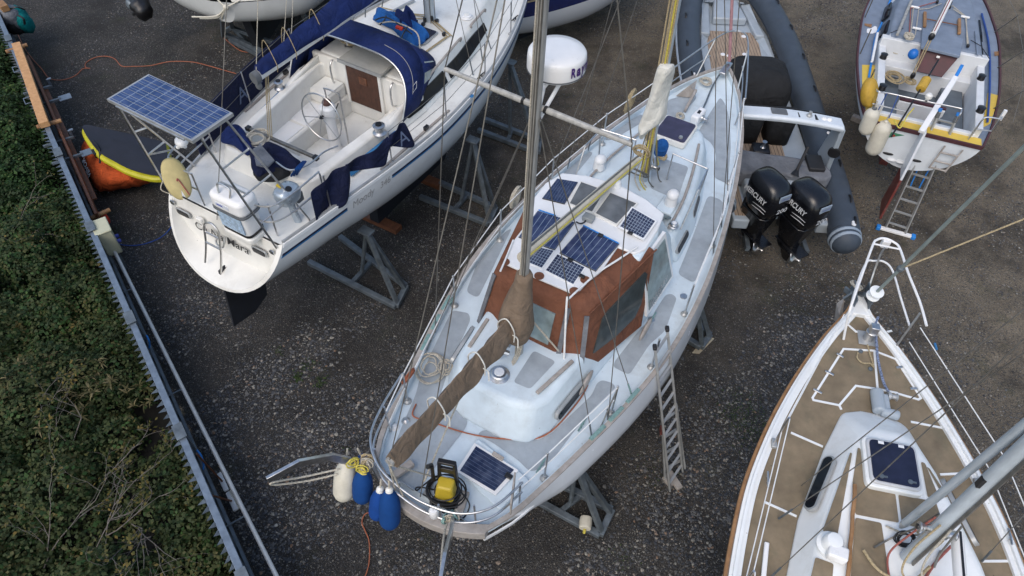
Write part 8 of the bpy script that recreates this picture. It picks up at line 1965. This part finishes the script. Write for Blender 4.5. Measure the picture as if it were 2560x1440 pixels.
tubes('boarding_steps', [[tg(-.42, 1.98, .05), tg(-.36, 1.50, .10)], [tg(-.72, 1.98, .05), tg(-.64, 1.50, .10)], [tg(-.40, 1.84, .06), tg(-.70, 1.84, .06)], [tg(-.38, 1.66, .08), tg(-.67, 1.66, .08)], [tg(-.36, 1.52, .10), tg(-.64, 1.52, .10)]], .016, gb, MT['wood_grey'], False)
# aboard and around the grey boat
fender('fender', 'grubby white fender hanging upper left at the stern of the yellow trimmed boat', P(2186, 272, 2.35), P(2160, 335, 1.8), .135, MT['fender_white'], 'fenders on the yellow trimmed boat', cap=MT['rubber_grey'])
fender('fender', 'largest grubby white fender hanging in front of the transom beside the smaller one', P(2215, 305, 2.15), P(2178, 385, 1.42), .155, MT['fender_white'], 'fenders on the yellow trimmed boat')
for a, b in (((2218, 232), (2196, 275)), ((2246, 238), (2222, 296))):
    wire('fender_rope', P(*a, 2.66), P(*b, 2.3), .009, gb, MT['rope_blue'])
hb_ = thing('horseshoe_buoy', 'golden yellow horseshoe lifebuoy standing on the port quarter of the slate blue boat', 'lifebuoy', P(2172, 255, 2.1)[:])
c = P(2173, 232, 2.42); hx = (G.ax*.55 - G.ay*.5 + Zv*.0).normalized(); hz = (Zv*.8 + G.ax*.5).normalized(); hz = (hz - hx*hz.dot(hx)).normalized()
pa = [c + hx*(.17*math.cos(t)) + hz*(.26*math.sin(t)) for t in np.linspace(-.25*math.pi, 1.25*math.pi, 20)]
hn = hx.cross(hz); oo = [(.15*math.cos(t), .27*math.sin(t)) for t in np.linspace(-math.pi*.46, math.pi*1.46, 28)] + [(-.02, -.18), (0, -.10), (.02, -.18)]
mb = MB(); mb.loft([[c + hx*x*k + hz*y*k + hn*h for x, y in oo] for k, h in ((.86, -.085), (1, -.05), (1, .05), (.86, .085))]); mb.obj('foam', MT['buoy_yellow'], hb_, sharp=70)
tubes('strap', [[c + hz*.25 - hn*.09, c - hn*.095, c - hz*.05 - hn*.095]], .010, hb_, MT['rope_tan'])
db = thing('danbuoy', 'black danbuoy pole with a yellow float leaning over the slate blue boat cockpit', 'danbuoy', P(2250, 315, 2.2)[:])
d0, d1 = P(2236, 330, 2.15), P(2346, 150, 2.75)
mb = MB(); mb.tube([P(2228, 342, 2.05), d1], .016, 8); mb.obj('pole', MT['black'], db)
fa = d0.lerp(d1, .50); fd_ = (d1 - d0).normalized(); fa = P(2310, 209, 2.52) - fd_*.15
mb = MB(); mb.lathe(fa, fd_, [(.02, -.02), (.085, 0), (.085, .26), (.06, .29), (.02, .30)], 16); mb.obj('float', MT['buoy_yellow'], db)
tubes('cord', [[P(2235, 300, 2.3), P(2250, 320, 2.25), P(2268, 290, 2.35), P(2285, 270, 2.4)]], .012, db, MT['rope_yellow'])
st_ = thing('stern_lamp', 'small white stern lamp on the pushpit of the slate blue boat', 'lamp', P(2317, 250, 2.5)[:])
mb = MB(); mb.lathe(P(2316, 252, 2.66), Zv, [(.03, 0), (.035, .05), (.06, .07), (.06, .12), (.03, .15)], 12); mb.obj('lens', MT['cream'], st_)
mb = MB(); mb.tube([P(2316, 252, 2.55), P(2316, 252, 2.68)], .02, 8); mb.obj('stem', MT['black'], st_)
fl_ = thing('blue_float', 'round bright blue float by the companionway of the slate blue boat', 'float', P(2283, 135, 2.0)[:])
mb = MB(); mb.ball(P(2283, 135, 2.5), (.095, .095, .105), 16, 10); mb.obj('ball', mat('bright_blue_plastic', (.01, .14, .50), .4), fl_)
mb = MB(); mb.tube([P(2280, 143, 2.45), P(2279, 146, 2.43)], .03, 8); mb.obj('eye', mat('bright_blue_plastic_eye', (.01, .12, .42), .4), fl_)
for p, lab, r, mt_ in (((770, 580), 'long hank of white rope draped on the white seat beside the blue float', .14, 'rope_white'), ((1525, 600), 'long hank of white rope hanging beside the companionway on the right', .12, 'rope_white'), ((700, 880), 'coil of tan rope on the grey cockpit seat under the blue float', .17, 'rope_tan'), ((870, 920), 'tangled tan rope on the grey seat next to the yellow float', .10, 'rope_tan'), ((860, 420), 'bunched white sheets at the clutch on the slate blue coachroof', .08, 'rope_white')):
    h = {770: .02, 1525: .15, 700: -.2, 870: -.2, 860: .40}[p[0]]
    coil(G.D(*Z7([p])[0], h), r, 7, MT[mt_], 'rope_coil', lab, nrm=(.1, -.3, 1) if p[0] in (770, 1525) else (0, 0, 1), seed=p[0], rr=.012, squash=.45 if p[0] in (770, 1525) else .8, wob=.4)
lg = thing('ladder', 'light aluminium ladder with blue feet standing at the yellow trimmed transom', 'ladder', P(2240, 580, 0)[:])
a0, a1 = P(2214, 568, .05), P(2262, 584, .05); b0, b1 = P(2349, 278, 2.45), P(2394, 289, 2.45)
lm_ = MT['alu']
for a, b in ((a0, b0), (a1, b1)):
    mb = MB(); mb.beam(a, b, .025, .065, Vector((0, -1, .6))); mb.obj('stile', lm_, lg, bevel=.004)
for i in range(9):
    k = (i + .45)/9; mb = MB(); mb.beam(a0.lerp(b0, k), a1.lerp(b1, k), .035, .028); mb.obj('rung', lm_, lg)
mb = MB(); s0, s1 = P(2200, 569, .04), P(2279, 591, .04); mb.beam(s0, s1, .08, .05); mb.obj('stabiliser_bar', MT['clean'], lg, bevel=.006)
for p in (P(2196, 568, .04), P(2283, 592, .04)):
    mb = MB(); mb.box(p, (.08, .11, .08), s1 - s0); mb.obj('foot', MT['rope_sky'], lg, bevel=.012)
for p in (b0, b1):
    mb = MB(); mb.tube([p - (b0 - a0).normalized()*.12, p - (b0 - a0).normalized()*.02], .04, 8); mb.obj('padding', MT['rubber_grey'], lg)
    mb = MB(); mb.tube([p, p + (b0 - a0).normalized()*.05], .035, 8); mb.obj('end_cap', MT['rope_sky'], lg)
for t in (.32, .58): 
    for a, b in ((a0, b0), (a1, b1)):
        pass
for a, b in (((2302, 405), (2275, 468)), ((2330, 408), (2298, 470))):
    mb = MB(); mb.tube([P(a[0], a[1], 1.35), P(b[0], b[1], .85)], .014, 6); mb.obj('ladder_rope', MT['rope_sky'], lg)
# ================================================================ the grey inflatable speedboat with two outboards
RB = Frame((4.93, 9.1), (.03, 1.0), lambda x: .95)
rib = thing('inflatable_speedboat', 'dark grey rigid inflatable with teak deck and two black outboard engines', 'boat', RB.W(4, 0, 0)[:])
half = [(.05, 1.02, .92), (.4, 1.08, .92), (1.5, 1.15, .92), (3.0, 1.18, .93), (4.5, 1.19, .96), (6.0, 1.17, 1.0), (7.4, 1.03, 1.06), (8.6, .74, 1.14), (9.4, .34, 1.22), (9.7, 0, 1.25)]
for s in (1, -1):
    path = catmull([RB.W(x, y*s, z) for x, y, z in (half if s < 0 else [(.75, 1.11, .92)] + half[2:])], 5)
    rr = [.275]*len(path)
    mb = MB(); mb.tube(path, .275, 20); tb_ = mb.obj('tube', MT['tube'], rib, sharp=60)
    # stern cone, pale end rings, rubbing strip, handles, valves
    e = path[0]; d = -RB.ax; up_ = Zv
    mb = MB(); mb.lathe(e, d, [(.27, -.02), (.272, .10), (.24, .22), (.15, .30), (.03, .34)], 20); mb.obj('end_cone', MT['tube'], tb_)
    for h in (.06, .16):
        r_ = .279 if h < .1 else .262
        mb = MB(); mb.lathe(e + d*h, d, [(r_, -.03), (r_ + .012, 0), (r_ - .002, .035)], 24); mb.obj('end_band', MT['tube_light'], tb_)
    out = [p + RB.ay*s*.27 for p in path]
    mb = MB(); mb.tube(out, .04, 8, flat=.7); mb.obj('rubbing_strip', MT['tube_light'], tb_)
    for i in range(3, len(path) - 6, 4):
        p = path[i] + Zv*.25 + RB.ay*s*.11; dd = (path[i+1] - path[i-1]).normalized()
        mb = MB(); mb.tube(catmull([p - dd*.10, p - dd*.05 + Zv*.035, p + dd*.05 + Zv*.035, p + dd*.10], 3), .022, 6); mb.obj('grab_handle', MT['black'], tb_)
    for i in (1, 2, 14, 15):
        p = path[i] + Zv*.262 + RB.ay*s*.08
        mb = MB(); mb.lathe(p, Zv + RB.ay*s*.3, [(.04, -.01), (.04, .015), (.01, .018)], 12); mb.obj('valve', MT['clean'], tb_)
tw = nodes('teak_planking'); m, nt, b = tw
tc = N(nt, 'ShaderNodeTexCoord'); sx = N(nt, 'ShaderNodeSeparateXYZ'); nt.links.new(tc.outputs['Object'], sx.inputs[0])
mu = N(nt, 'ShaderNodeMath', operation='MULTIPLY'); mu.inputs[1].default_value = 14.0; nt.links.new(sx.outputs[0], mu.inputs[0])
fr = N(nt, 'ShaderNodeMath', operation='FRACT'); nt.links.new(mu.outputs[0], fr.inputs[0])
g1 = N(nt, 'ShaderNodeMath', operation='LESS_THAN'); g1.inputs[1].default_value = .13; nt.links.new(fr.outputs[0], g1.inputs[0])
mp = N(nt, 'ShaderNodeMapping'); mp.inputs['Scale'].default_value = (14, 2, 2); nt.links.new(tc.outputs['Object'], mp.inputs[0])
nz = N(nt, 'ShaderNodeTexNoise', Scale=2.0, Detail=6.0); nt.links.new(mp.outputs[0], nz.inputs['Vector'])
cw_ = ramp(nt, nz.outputs['Fac'], [(.3, (.28, .20, .14)), (.7, (.40, .31, .225))]).outputs[0]
nt.links.new(mix(nt, g1.outputs[0], cw_, (.03, .025, .02)), b.inputs['Base Color']); b.inputs['Roughness'].default_value = .7
TEAK = m
def rprism(pts, z0, z1, name, mt_, bev=.01, par=rib):
    mb = MB(); mb.prism([RB.W(x, y, z0) for x, y in pts], [RB.W(x, y, z1) for x, y in pts]); return mb.obj(name, mt_, par, bevel=bev)
rprism([(1.0, .95), (7.0, .9), (8.4, .6), (9.2, .2), (9.2, -.2), (8.4, -.6), (7.0, -.9), (1.0, -.95)], .55, .78, 'inner_deck', MT['ribgrey'])
rprism([(1.7, .80), (6.6, .62), (7.1, .5), (7.1, -.5), (6.6, -.62), (3.2, -.45), (1.7, -.45)], .76, .795, 'teak_deck', TEAK, .004)
hl = MB(); hl.loft([[RB.W(x, y, z) for x, y, z in sec] for sec in ([(1.0, .9, .7), (1.0, .5, .45), (1.0, 0, .30), (1.0, -.5, .45), (1.0, -.9, .7)], [(5, .95, .75), (5, .5, .48), (5, 0, .32), (5, -.5, .48), (5, -.95, .75)], [(8.2, .6, .95), (8.4, .3, .8), (8.6, 0, .7), (8.4, -.3, .8), (8.2, -.6, .95)])], False, (True, True)); hl.obj('hull', MT['ribgrey'], rib, sharp=60)
rprism([(6.8, .78), (7.6, .68), (8.4, .5), (8.4, .38), (7.5, .48), (6.8, .55)], .78, .90, 'bow_locker', MT['ribgrey'], .03)
rprism([(6.8, -.78), (7.6, -.68), (8.4, -.5), (8.4, -.38), (7.5, -.48), (6.8, -.55)], .78, .90, 'bow_locker', MT['ribgrey'], .03)
rprism([(7.4, .42), (8.3, .30), (8.3, -.30), (7.4, -.42)], .78, .98, 'bow_step', MT['ribgrey'], .04)
for x, y in ((6.05, .32), (6.0, .18), (6.1, -.2), (5.6, -.42), (6.9, -.3)):
    mb = MB(); mb.lathe(RB.W(x, y, .795), Zv, [(.06, 0), (.055, .012), (.02, .014)], 14); mb.obj('deck_plate', MT['clean'], rib)
# stern platforms in teak beside the engines
for s in (1, -1):
    rprism([(.30, .62*s), (1.6, .66*s), (1.6, .98*s), (.30, .92*s)] if s > 0 else [(1.6, .66*s), (.30, .62*s), (.30, .92*s), (1.6, .98*s)], .70, .93, 'side_deck', MT['ribgrey'], .03)
    rprism([(.42, .68*s), (1.55, .72*s), (1.55, .94*s), (.42, .88*s)] if s > 0 else [(1.55, .72*s), (.42, .68*s), (.42, .88*s), (1.55, .94*s)], .92, .937, 'teak_step', TEAK, .0)
rprism([(.98, .66), (1.30, .66), (1.30, -.66), (.98, -.66)], .60, 1.18, 'transom', MT['ribgrey'], .05)
for y in (.42, .30, .20):
    mb = MB(); mb.lathe(RB.W(.97, y, 1.03), -RB.ax, [(.05, 0), (.05, .02), (.01, .022)], 12); mb.obj('switch', MT['black'], rib)
# console under a black cover, helm seats, after bench
c = RB.W(4.05, .02, .78); rings = []
for z, a, b, ox in ((0, .60, .66, 0), (.35, .64, .70, 0), (.62, .62, .70, .03), (.84, .54, .64, .06), (.98, .38, .50, .08), (1.02, .15, .2, .08)):
    rings.append([c + RB.ax*(ox + a*math.copysign(abs(math.cos(t))**.55, math.cos(t))*(1 + .03*math.sin(t*7 + z*5))) + RB.ay*(b*math.copysign(abs(math.sin(t))**.55, math.sin(t))*(1 + .03*math.sin(t*5 + z*8))) + Zv*z for t in np.linspace(0, 2*math.pi, 33)[:-1]])
mb = MB(); mb.loft(rings); mb.obj('console_cover', MT['black_cloth'], rib, sharp=180, sub=1)
for y in (.30, -.34):
    c = RB.W(3.0, y, .78); rings = []
    for z, a, b, ox in ((0, .28, .26, 0), (.35, .28, .27, .0), (.52, .22, .28, -.04), (.72, .15, .27, -.08), (.78, .08, .18, -.09)):
        rings.append([c + RB.ax*(ox + a*math.copysign(abs(math.cos(t))**.6, math.cos(t))) + RB.ay*(b*math.copysign(abs(math.sin(t))**.6, math.sin(t))) + Zv*z for t in np.linspace(0, 2*math.pi, 25)[:-1]])
    mb = MB(); mb.loft(rings); mb.obj('helm_seat', MT['black_cloth'], rib, sharp=180)
bp_ = [(1.22, .80), (1.22, 0), (1.12, -.86), (1.55, -.90), (1.72, -.4), (1.80, .2), (1.85, .80)]
mb = MB(); o_ = catmull([RB.W(x, y, 0) for x, y in bp_], 3, True); mb.prism([p + Zv*.95 for p in o_], [p + Zv*1.32 for p in o_]); mb.obj('aft_bench', MT['grey_cloth'], rib, bevel=.06, seg=3)
rprism([(2.15, .28), (2.48, .28), (2.48, -.06), (2.15, -.06)], .79, 1.05, 'battery_box', MT['black'], .04)
mb = MB(); mb.lathe(RB.W(2.32, .08, 1.05), Zv, [(.06, 0), (.03, .04), (.02, .12), (.05, .13)], 12); mb.obj('throttle_lever', MT['steel'], rib)
mb = MB(); mb.ball(RB.W(2.0, .45, .80), (.11, .09, .012)); mb.obj('drain_cover', MT['black'], rib)
# arch across the after end
za = 2.28
A0, A1 = P(1850, 283, za), P(2104, 316, za)
L0, L1 = P(1868, 268, za), P(2098, 296, za)
arc = []
for t in np.linspace(0, 1, 9):
    p = A0.lerp(A1, t); crown = .05*math.sin(math.pi*t)
    arc.append([p + RB.ax*.16 + Zv*(.05 + crown), p + RB.ax*.13 + Zv*(.08 + crown), p - RB.ax*.12 + Zv*(.08 + crown), p - RB.ax*.16 + Zv*(.04 + crown), p - RB.ax*.14 - Zv*(.03 - crown), p + RB.ax*.14 - Zv*(.03 - crown)])
mb = MB(); mb.loft(arc); ar = mb.obj('arch_top', mat('white_arch_gelcoat', (.60, .65, .70), .3, var=.04), rib, bevel=.015)
mb = MB(); mb.loft([[q[0] + RB.ax*.05 + Zv*.0, q[0] + RB.ax*.0 + Zv*.03, q[5] + RB.ax*.0, q[5] + RB.ax*.06] for q in arc]); mb.obj('arch_edge', MT['black'], rib)
for s, E_ in ((1, A0), (-1, A1)):
    ft = RB.W(1.55, s*.98, 1.12); f2 = RB.W(2.15, s*.98, 1.12)
    mb = MB(); th = RB.ay*s*.05
    mb.loft([[ft - th, f2 - th, f2 + th, ft + th], [E_ - RB.ax*.12 - th*.8, E_ + RB.ax*.18 - th*.8, E_ + RB.ax*.18 + th, E_ - RB.ax*.12 + th]]); lgm = mb.obj('arch_leg', MT['ribgrey'], rib, bevel=.02)
    q = ft.lerp(E_, .5) - RB.ax*.02
    mb = MB(); mb.lathe(q - RB.ax*.02, -RB.ax - RB.ay*s*.4, [(.11, 0), (.11, .05), (.09, .06), (.02, .055)], 18); mb.obj('speaker', MT['black'], lgm)
mid = A0.lerp(A1, .42)
o = rnd([(-.14, -.085), (.14, -.085), (.14, .085), (-.14, .085)], .02)
X_ = (A1 - A0).normalized(); nz_ = Zv
ap = A0.lerp(A1, .37) + Zv*.125 + RB.ax*.02
mb = MB(); mb.prism([ap + X_*x + RB.ax*y for x, y in o], [ap + X_*x + RB.ax*y + Zv*.012 for x, y in o]); mb.obj('solar_pad', MT['rubber_grey'], ar)
for t, kind in ((.56, 'cone'), (.66, 'lamp'), (.73, 'cone'), (.81, 'horn'), (.86, 'horn')):
    p = A0.lerp(A1, t) + Zv*.10
    if kind == 'cone': mb = MB(); mb.tube([p - RB.ax*.07, p + RB.ax*.07 + Zv*.02], [.035, .012], 8); mb.obj('deck_light', MT['black'], ar)
    elif kind == 'lamp': mb = MB(); mb.lathe(p, Zv, [(.045, 0), (.05, .05), (.03, .07), (.03, .12), (.01, .13)], 12); mb.obj('mast_light', MT['alu'], ar)
    else: mb = MB(); mb.ball(p, (.055, .055, .04), 12, 8); mb.obj('horn', MT['clean'], ar)
sk = RB.W(1.35, -.66, .8); 
mb = MB(); mb.prism([RB.W(1.32, -.56, .8), RB.W(1.70, -.56, .8), RB.W(1.70, -.80, .8), RB.W(1.32, -.80, .8)], [RB.W(1.30, -.52, 1.40), RB.W(1.72, -.52, 1.40), RB.W(1.72, -.82, 1.40), RB.W(1.30, -.82, 1.40)]); mb.obj('seat_pod', MT['rubber'], rib, bevel=.02)
tubes('ski_pole', [[RB.W(1.22, -.25, 1.3), RB.W(1.22, -.25, 1.3) + Vector((.18, .30, .42))]], .028, rib, MT['rubber'], False)
mb = MB(); mb.lathe(RB.W(1.22, -.25, 1.28), Vector((.18, .30, .42)), [(.09, 0), (.05, .08), (.03, .12)], 12); mb.obj('pole_base', MT['black'], rib)
tubes('stern_line', [[P(2072, 395, 1.2), P(2085, 420, 1.15), P(2095, 440, 1.0)]], .012, rib, MT['rubber'])
# engines
def engine(px, py, z, label):
    T = P(px, py, z); ROT = Matrix.Rotation(rad(30), 3, 'Z'); U, Rr_, Fw = Zv, ROT @ (-RB.ay), ROT @ (-RB.ax)       # Fw points astern
    par = rib
    base = Vector((T.x, T.y, 0)); z0 = z - .72              # cowl underside
    root = MB(); rings = []
    prof = [(-.04, .22, .17, .0), (.08, .32, .235, .01), (.26, .37, .275, .02), (.50, .385, .28, .01), (.66, .35, .26, -.02), (.74, .27, .20, -.05), (.77, .13, .10, -.06)]
    for h, a, b, ox in prof:
        rings.append([base + Zv*(z0 + h) + Fw*(ox + a*math.copysign(abs(math.cos(t))**.62, math.cos(t))) + Rr_*(b*math.copysign(abs(math.sin(t))**.62, math.sin(t))) for t in np.linspace(0, 2*math.pi, 33)[:-1]])
    root.loft(rings); eng = root.obj('outboard_engine', MT['gloss'], par, sharp=60); eng['label'] = label
    mb = MB(); mb.loft([[base + Zv*(z0 + h) + Fw*(fo + a*cx) + Rr_*(b*sy) for cx, sy in ((-1, -1), (.7, -1), (1, -.6), (1, .6), (.7, 1), (-1, 1))] for h, a, b, fo in ((0, .28, .22, .0), (-.22, .25, .18, -.01), (-.50, .20, .12, -.02), (-.66, .20, .09, -.02))]); mb.obj('midsection', MT['gloss'], eng, bevel=.02)
    mb = MB(); mb.box(base + Zv*(z0 - .60) + Fw*.08, (.66, .26, .03), Fw); mb.obj('cavitation_plate', MT['gloss'], eng, bevel=.01)
    gz = z0 - .76
    mb = MB(); mb.lathe(base + Zv*gz - Fw*.26, Fw, [(.01, 0), (.06, .10), (.07, .25), (.065, .40), (.045, .46)], 14); mb.obj('gear_case', MT['gloss'], eng)
    mb = MB(); mb.loft([[base + Zv*(z0 - .58) + Fw*a + Rr_*.05*b for a, b in ((-.16, 0), (-.02, 1), (.18, 0), (-.02, -1))], [base + Zv*(gz) + Fw*a + Rr_*.04*b for a, b in ((-.2, 0), (-.02, 1), (.14, 0), (-.02, -1))], [base + Zv*(gz - .24) + Fw*a + Rr_*.012*b for a, b in ((-.02, 0), (.03, 1), (.12, 0), (.03, -1))]]); mb.obj('skeg', MT['gloss'], eng)
    hub = base + Zv*gz + Fw*.26; mb = MB(); mb.lathe(hub - Fw*.05, Fw, [(.05, 0), (.05, .12), (.03, .16)], 12)
    for k in range(3):
        a = k*2.094 + .5; d = Rr_*math.cos(a) + Zv*math.sin(a); s_ = Fw.cross(d)
        mb.loft([[hub + d*.045 - s_*.03 - Fw*.03, hub + d*.045 + s_*.03 + Fw*.03, hub + d*.045 + s_*.03 + Fw*.04, hub + d*.045 - s_*.03 - Fw*.02], [hub + d*.12 - s_*.085 - Fw*.05, hub + d*.12 + s_*.075 + Fw*.05, hub + d*.12 + s_*.075 + Fw*.058, hub + d*.12 - s_*.085 - Fw*.042], [hub + d*.19 - s_*.04 - Fw*.04, hub + d*.19 + s_*.05 + Fw*.03, hub + d*.19 + s_*.05 + Fw*.036, hub + d*.19 - s_*.04 - Fw*.034]])
    mb.obj('propeller', MT['steel'], eng, sharp=60)
    mb = MB(); mb.box(base + Zv*(z0 - .15) - Fw*.28, (.16, .26, .42), Fw); mb.obj('mounting_bracket', MT['rubber'], eng, bevel=.02)
    S = -Rr_; y0 = .288
    text('MERCURY', base + Zv*(z0 + .40) - Fw*.30 + S*y0, base + Zv*(z0 + .40) + Fw*.27 + S*y0, S, 'maker_lettering', MT['ink_white'], eng, shear=.25, depth=.006, hgt=.115, bold=.03)
    for h in (.29, .22):
        mb = MB(); A = base + Zv*(z0 + h) - Fw*.02 + S*(y0 - .002); B = base + Zv*(z0 + h + .02) + Fw*.30 + S*(y0 - .012); mb.loft([[A - Zv*.002, A + Zv*.002, A + Zv*.002 + S*.003, A - Zv*.002 + S*.003], [A.lerp(B, .6) - Zv*.007 + Zv*.01, A.lerp(B, .6) + Zv*.017, A.lerp(B, .6) + Zv*.017 + S*.005, A.lerp(B, .6) + Zv*.003 + S*.005], [B - Zv*.004, B + Zv*.004, B + Zv*.004 + S*.004, B - Zv*.004 + S*.004]]); mb.obj('stripe', MT['ink_white'], eng)
    fx = .405
    text('200', base + Zv*(z0 + .27) + Fw*fx + S*.12, base + Zv*(z0 + .27) + Fw*fx - S*.11, Fw, 'power_lettering', MT['ink_white'], eng, depth=.006, hgt=.10, bold=.02)
    mb = MB(); mb.box(base + Zv*(z0 + .57) + Fw*(fx - .03), (.02, .24, .13), Fw, Zv - Fw*-.1); mb.obj('badge', MT['tube_light'], eng, bevel=.004)
    text('VERADO', base + Zv*(z0 + .56) + Fw*(fx - .012) + S*.10, base + Zv*(z0 + .56) + Fw*(fx - .012) - S*.10, Fw, 'badge_lettering', MT['ink_blue'], eng, depth=.003)
    return eng
engine(1934, 448, 1.86, 'left black outboard engine')
engine(2034, 474, 1.84, 'right black outboard engine')
# trailer under the speedboat
tr_ = thing('boat_trailer', 'dark boat trailer under the grey inflatable', 'trailer', RB.W(3, 0, 0)[:])
for s in (1, -1):
    mb = MB(); mb.beam(RB.W(.1, s*.55, .38), RB.W(8, s*.12, .38), .08, .10); mb.obj('rail', MT['galv'], tr_)
    mb = MB(); mb.lathe(RB.W(2.0, s*.80, .30), RB.ay*s, [(.10, -.08), (.29, -.08), (.30, 0), (.29, .08), (.10, .08)], 20); mb.obj('wheel', MT['rubber'], tr_)
mb = MB(); mb.beam(RB.W(2.0, -.8, .30), RB.W(2.0, .8, .30), .08, .08); mb.obj('axle', MT['galv'], tr_)
wd = MB(); wd.beam(P(2130, 292, .06), P(2163, 305, .06), .14, .12); tag(wd.obj('wooden_block', MT['wood_grey'], None, bevel=.008), 'dark wooden block on the gravel behind the speedboat arch', 'block')
bx = MB(); bx.tube([P(1832, 600, 1.0), P(1830, 575, 1.0)], .06, 10); 
# ================================================================ boats cut off by the top edge
N_ = Frame((-1.35, 15.15), (.80, .60), lambda x: 2.0 + .05*x, [(0, .9), (1, 1.3), (2.2, 1.5), (3.6, 1.5), (5, 1.2), (6.2, .6), (6.9, .05), (7, .012)])
nb_ = thing('navy_boat', 'navy hulled boat with a pale boot stripe and rope fendering at the top edge', 'boat', N_.W(3, 0, 0)[:])
zbN = lambda x: smooth_interp(x, [0, 1, 3, 5, 6.3, 7], [1.2, .8, .6, .65, 1.1, 1.9])
N_.o = N_.o + N_.ay*.55
make_hull(N_, 0, 6.98, zbN, MT['navy_hull'], nb_, full=3.4)
deck_mesh(N_, 0, 6.9, .05, -.05).obj('deck', MT['cream'], nb_)
for s in (1, -1): side_rail(N_, list(np.linspace(0, 6.9, 30)), s, -.01, .06, .05, -.02).obj('gunwale', MT['wood_rail'], nb_)
stripe(N_, np.linspace(.3, 6.4, 40), .16, .20, -1, 'rope_fendering', MT['rope_tan'], nb_, zbN, 0, 6.98, full=3.4)
mb = MB(); mb.prism([N_.W(1, .1, .1), N_.W(5, .1, .1), N_.W(5, -.1, .1), N_.W(1, -.1, .1)], [N_.W(.8, .1, .9), N_.W(5.5, .1, .9), N_.W(5.5, -.1, .9), N_.W(.8, -.1, .9)]); mb.obj('keel', MT['dark_keel'], nb_)
trunk(N_, [(2, .8), (4.5, .7), (4.5, -.7), (2, -.8)], [(2.1, .7), (4.2, .55), (4.2, -.55), (2.1, -.7)], -.05, .5, 'cabin', MT['cream'], nb_)
cO = P(565, 42, 1.55)
Cc = Frame((cO.x, cO.y), (.10, 1.0), lambda x: 1.9 + .03*x, [(0, .25), (.2, .9), (.5, 1.55), (1.0, 1.95), (2.5, 2.1), (5, 1.9), (7, 1.0), (8, .05)])
cr_ = thing('covered_cruiser', 'pale grey boat under a tied off cover with dark bottom at the top left edge', 'boat', Cc.W(3, 0, 0)[:])
zbC = lambda x: smooth_interp(x, [0, 1, 3, 6, 8], [1.42, 1.05, .85, .9, 1.6])
make_hull(Cc, 0, 7.95, zbC, mat('grey_white_topsides', (.50, .52, .52), .35, var=.06, scale=2, coat=.2, low=(1.22, (.02, .02, .022))), cr_, full=2.6)
deck_mesh(Cc, 0, 7.9, .0, .02, .35, ny=13).obj('cover', MT['sail'], cr_, sharp=80)
mb = MB(); mb.prism([Cc.W(1, .1, .1), Cc.W(5, .1, .1), Cc.W(5, -.1, .1), Cc.W(1, -.1, .1)], [Cc.W(.8, .1, 1.1), Cc.W(5.5, .1, 1.1), Cc.W(5.5, -.1, 1.1), Cc.W(.8, -.1, 1.1)]); mb.obj('keel', MT['dark_keel'], cr_)
kn = P(565, 18, 1.85)
mb = MB(); mb.ball(kn, (.07, .06, .07), 10, 8)
mb.obj('cover_knot', MT['fender_white'], cr_)
tubes('tie_rope', [[kn, P(540, 40, 1.6), P(480, 42, 1.5)], [kn, P(545, 43, 1.55), P(500, 46, 1.45)], [kn, P(600, 0, 1.95), P(620, -20, 2.0)], [kn, P(545, 0, 1.95), P(530, -20, 2.0)], [kn, P(556, 40, 1.6), P(555, 52, 1.4)]], .018, cr_, MT['fender_white'])
oc = thing('tilted_outboard', 'black outboard motor tilted up at the near corner of the covered boat', 'outboard', P(345, 25, 0)[:])
rock(P(352, 15, 1.1), (.30, .24, .26), MT['black'], 'cowl', oc, amp=.2); rock(P(330, 10, 1.15), (.12, .12, .12), MT['galv'], 'bracket', oc, amp=.2, seed=3)
mb = MB(); mb.tube([P(350, 22, 1.0), P(335, 35, .55)], .05, 8); mb.obj('shaft', MT['black'], oc)
t = thing('boat_cradle', 'galvanised cradle with bent legs under the covered boat at the top', 'cradle', P(600, 100, 0)[:], 'galvanised boat cradles')
for a, b in ((P(558, 82, .3), P(700, 150, .1)), (P(575, 100, .1), P(690, 160, .1)), (P(575, 68, .5), P(720, 120, .1)), (P(556, 50, 1.25), P(558, 90, .2)), (P(568, 35, 1.4), P(582, 68, .5)), (P(582, 68, .5), P(620, 108, .1)), (P(560, 78, .35), P(584, 66, .45))):
    mb = MB(); mb.beam(a, b, .09, .09); mb.obj('beam', MT['galv'], t, bevel=.005)
t = thing('boat_prop', 'slanting steel prop standing behind the ivory sloop boom', 'prop', P(790, 100, 0)[:])
mb = MB(); mb.beam(P(745, 10, 1.5), P(795, 110, .05), .09, .09); mb.obj('leg', MT['galv'], t); mb = MB(); mb.box(P(795, 112, .03), (.3, .3, .04)); mb.obj('base_plate', MT['galv'], t)
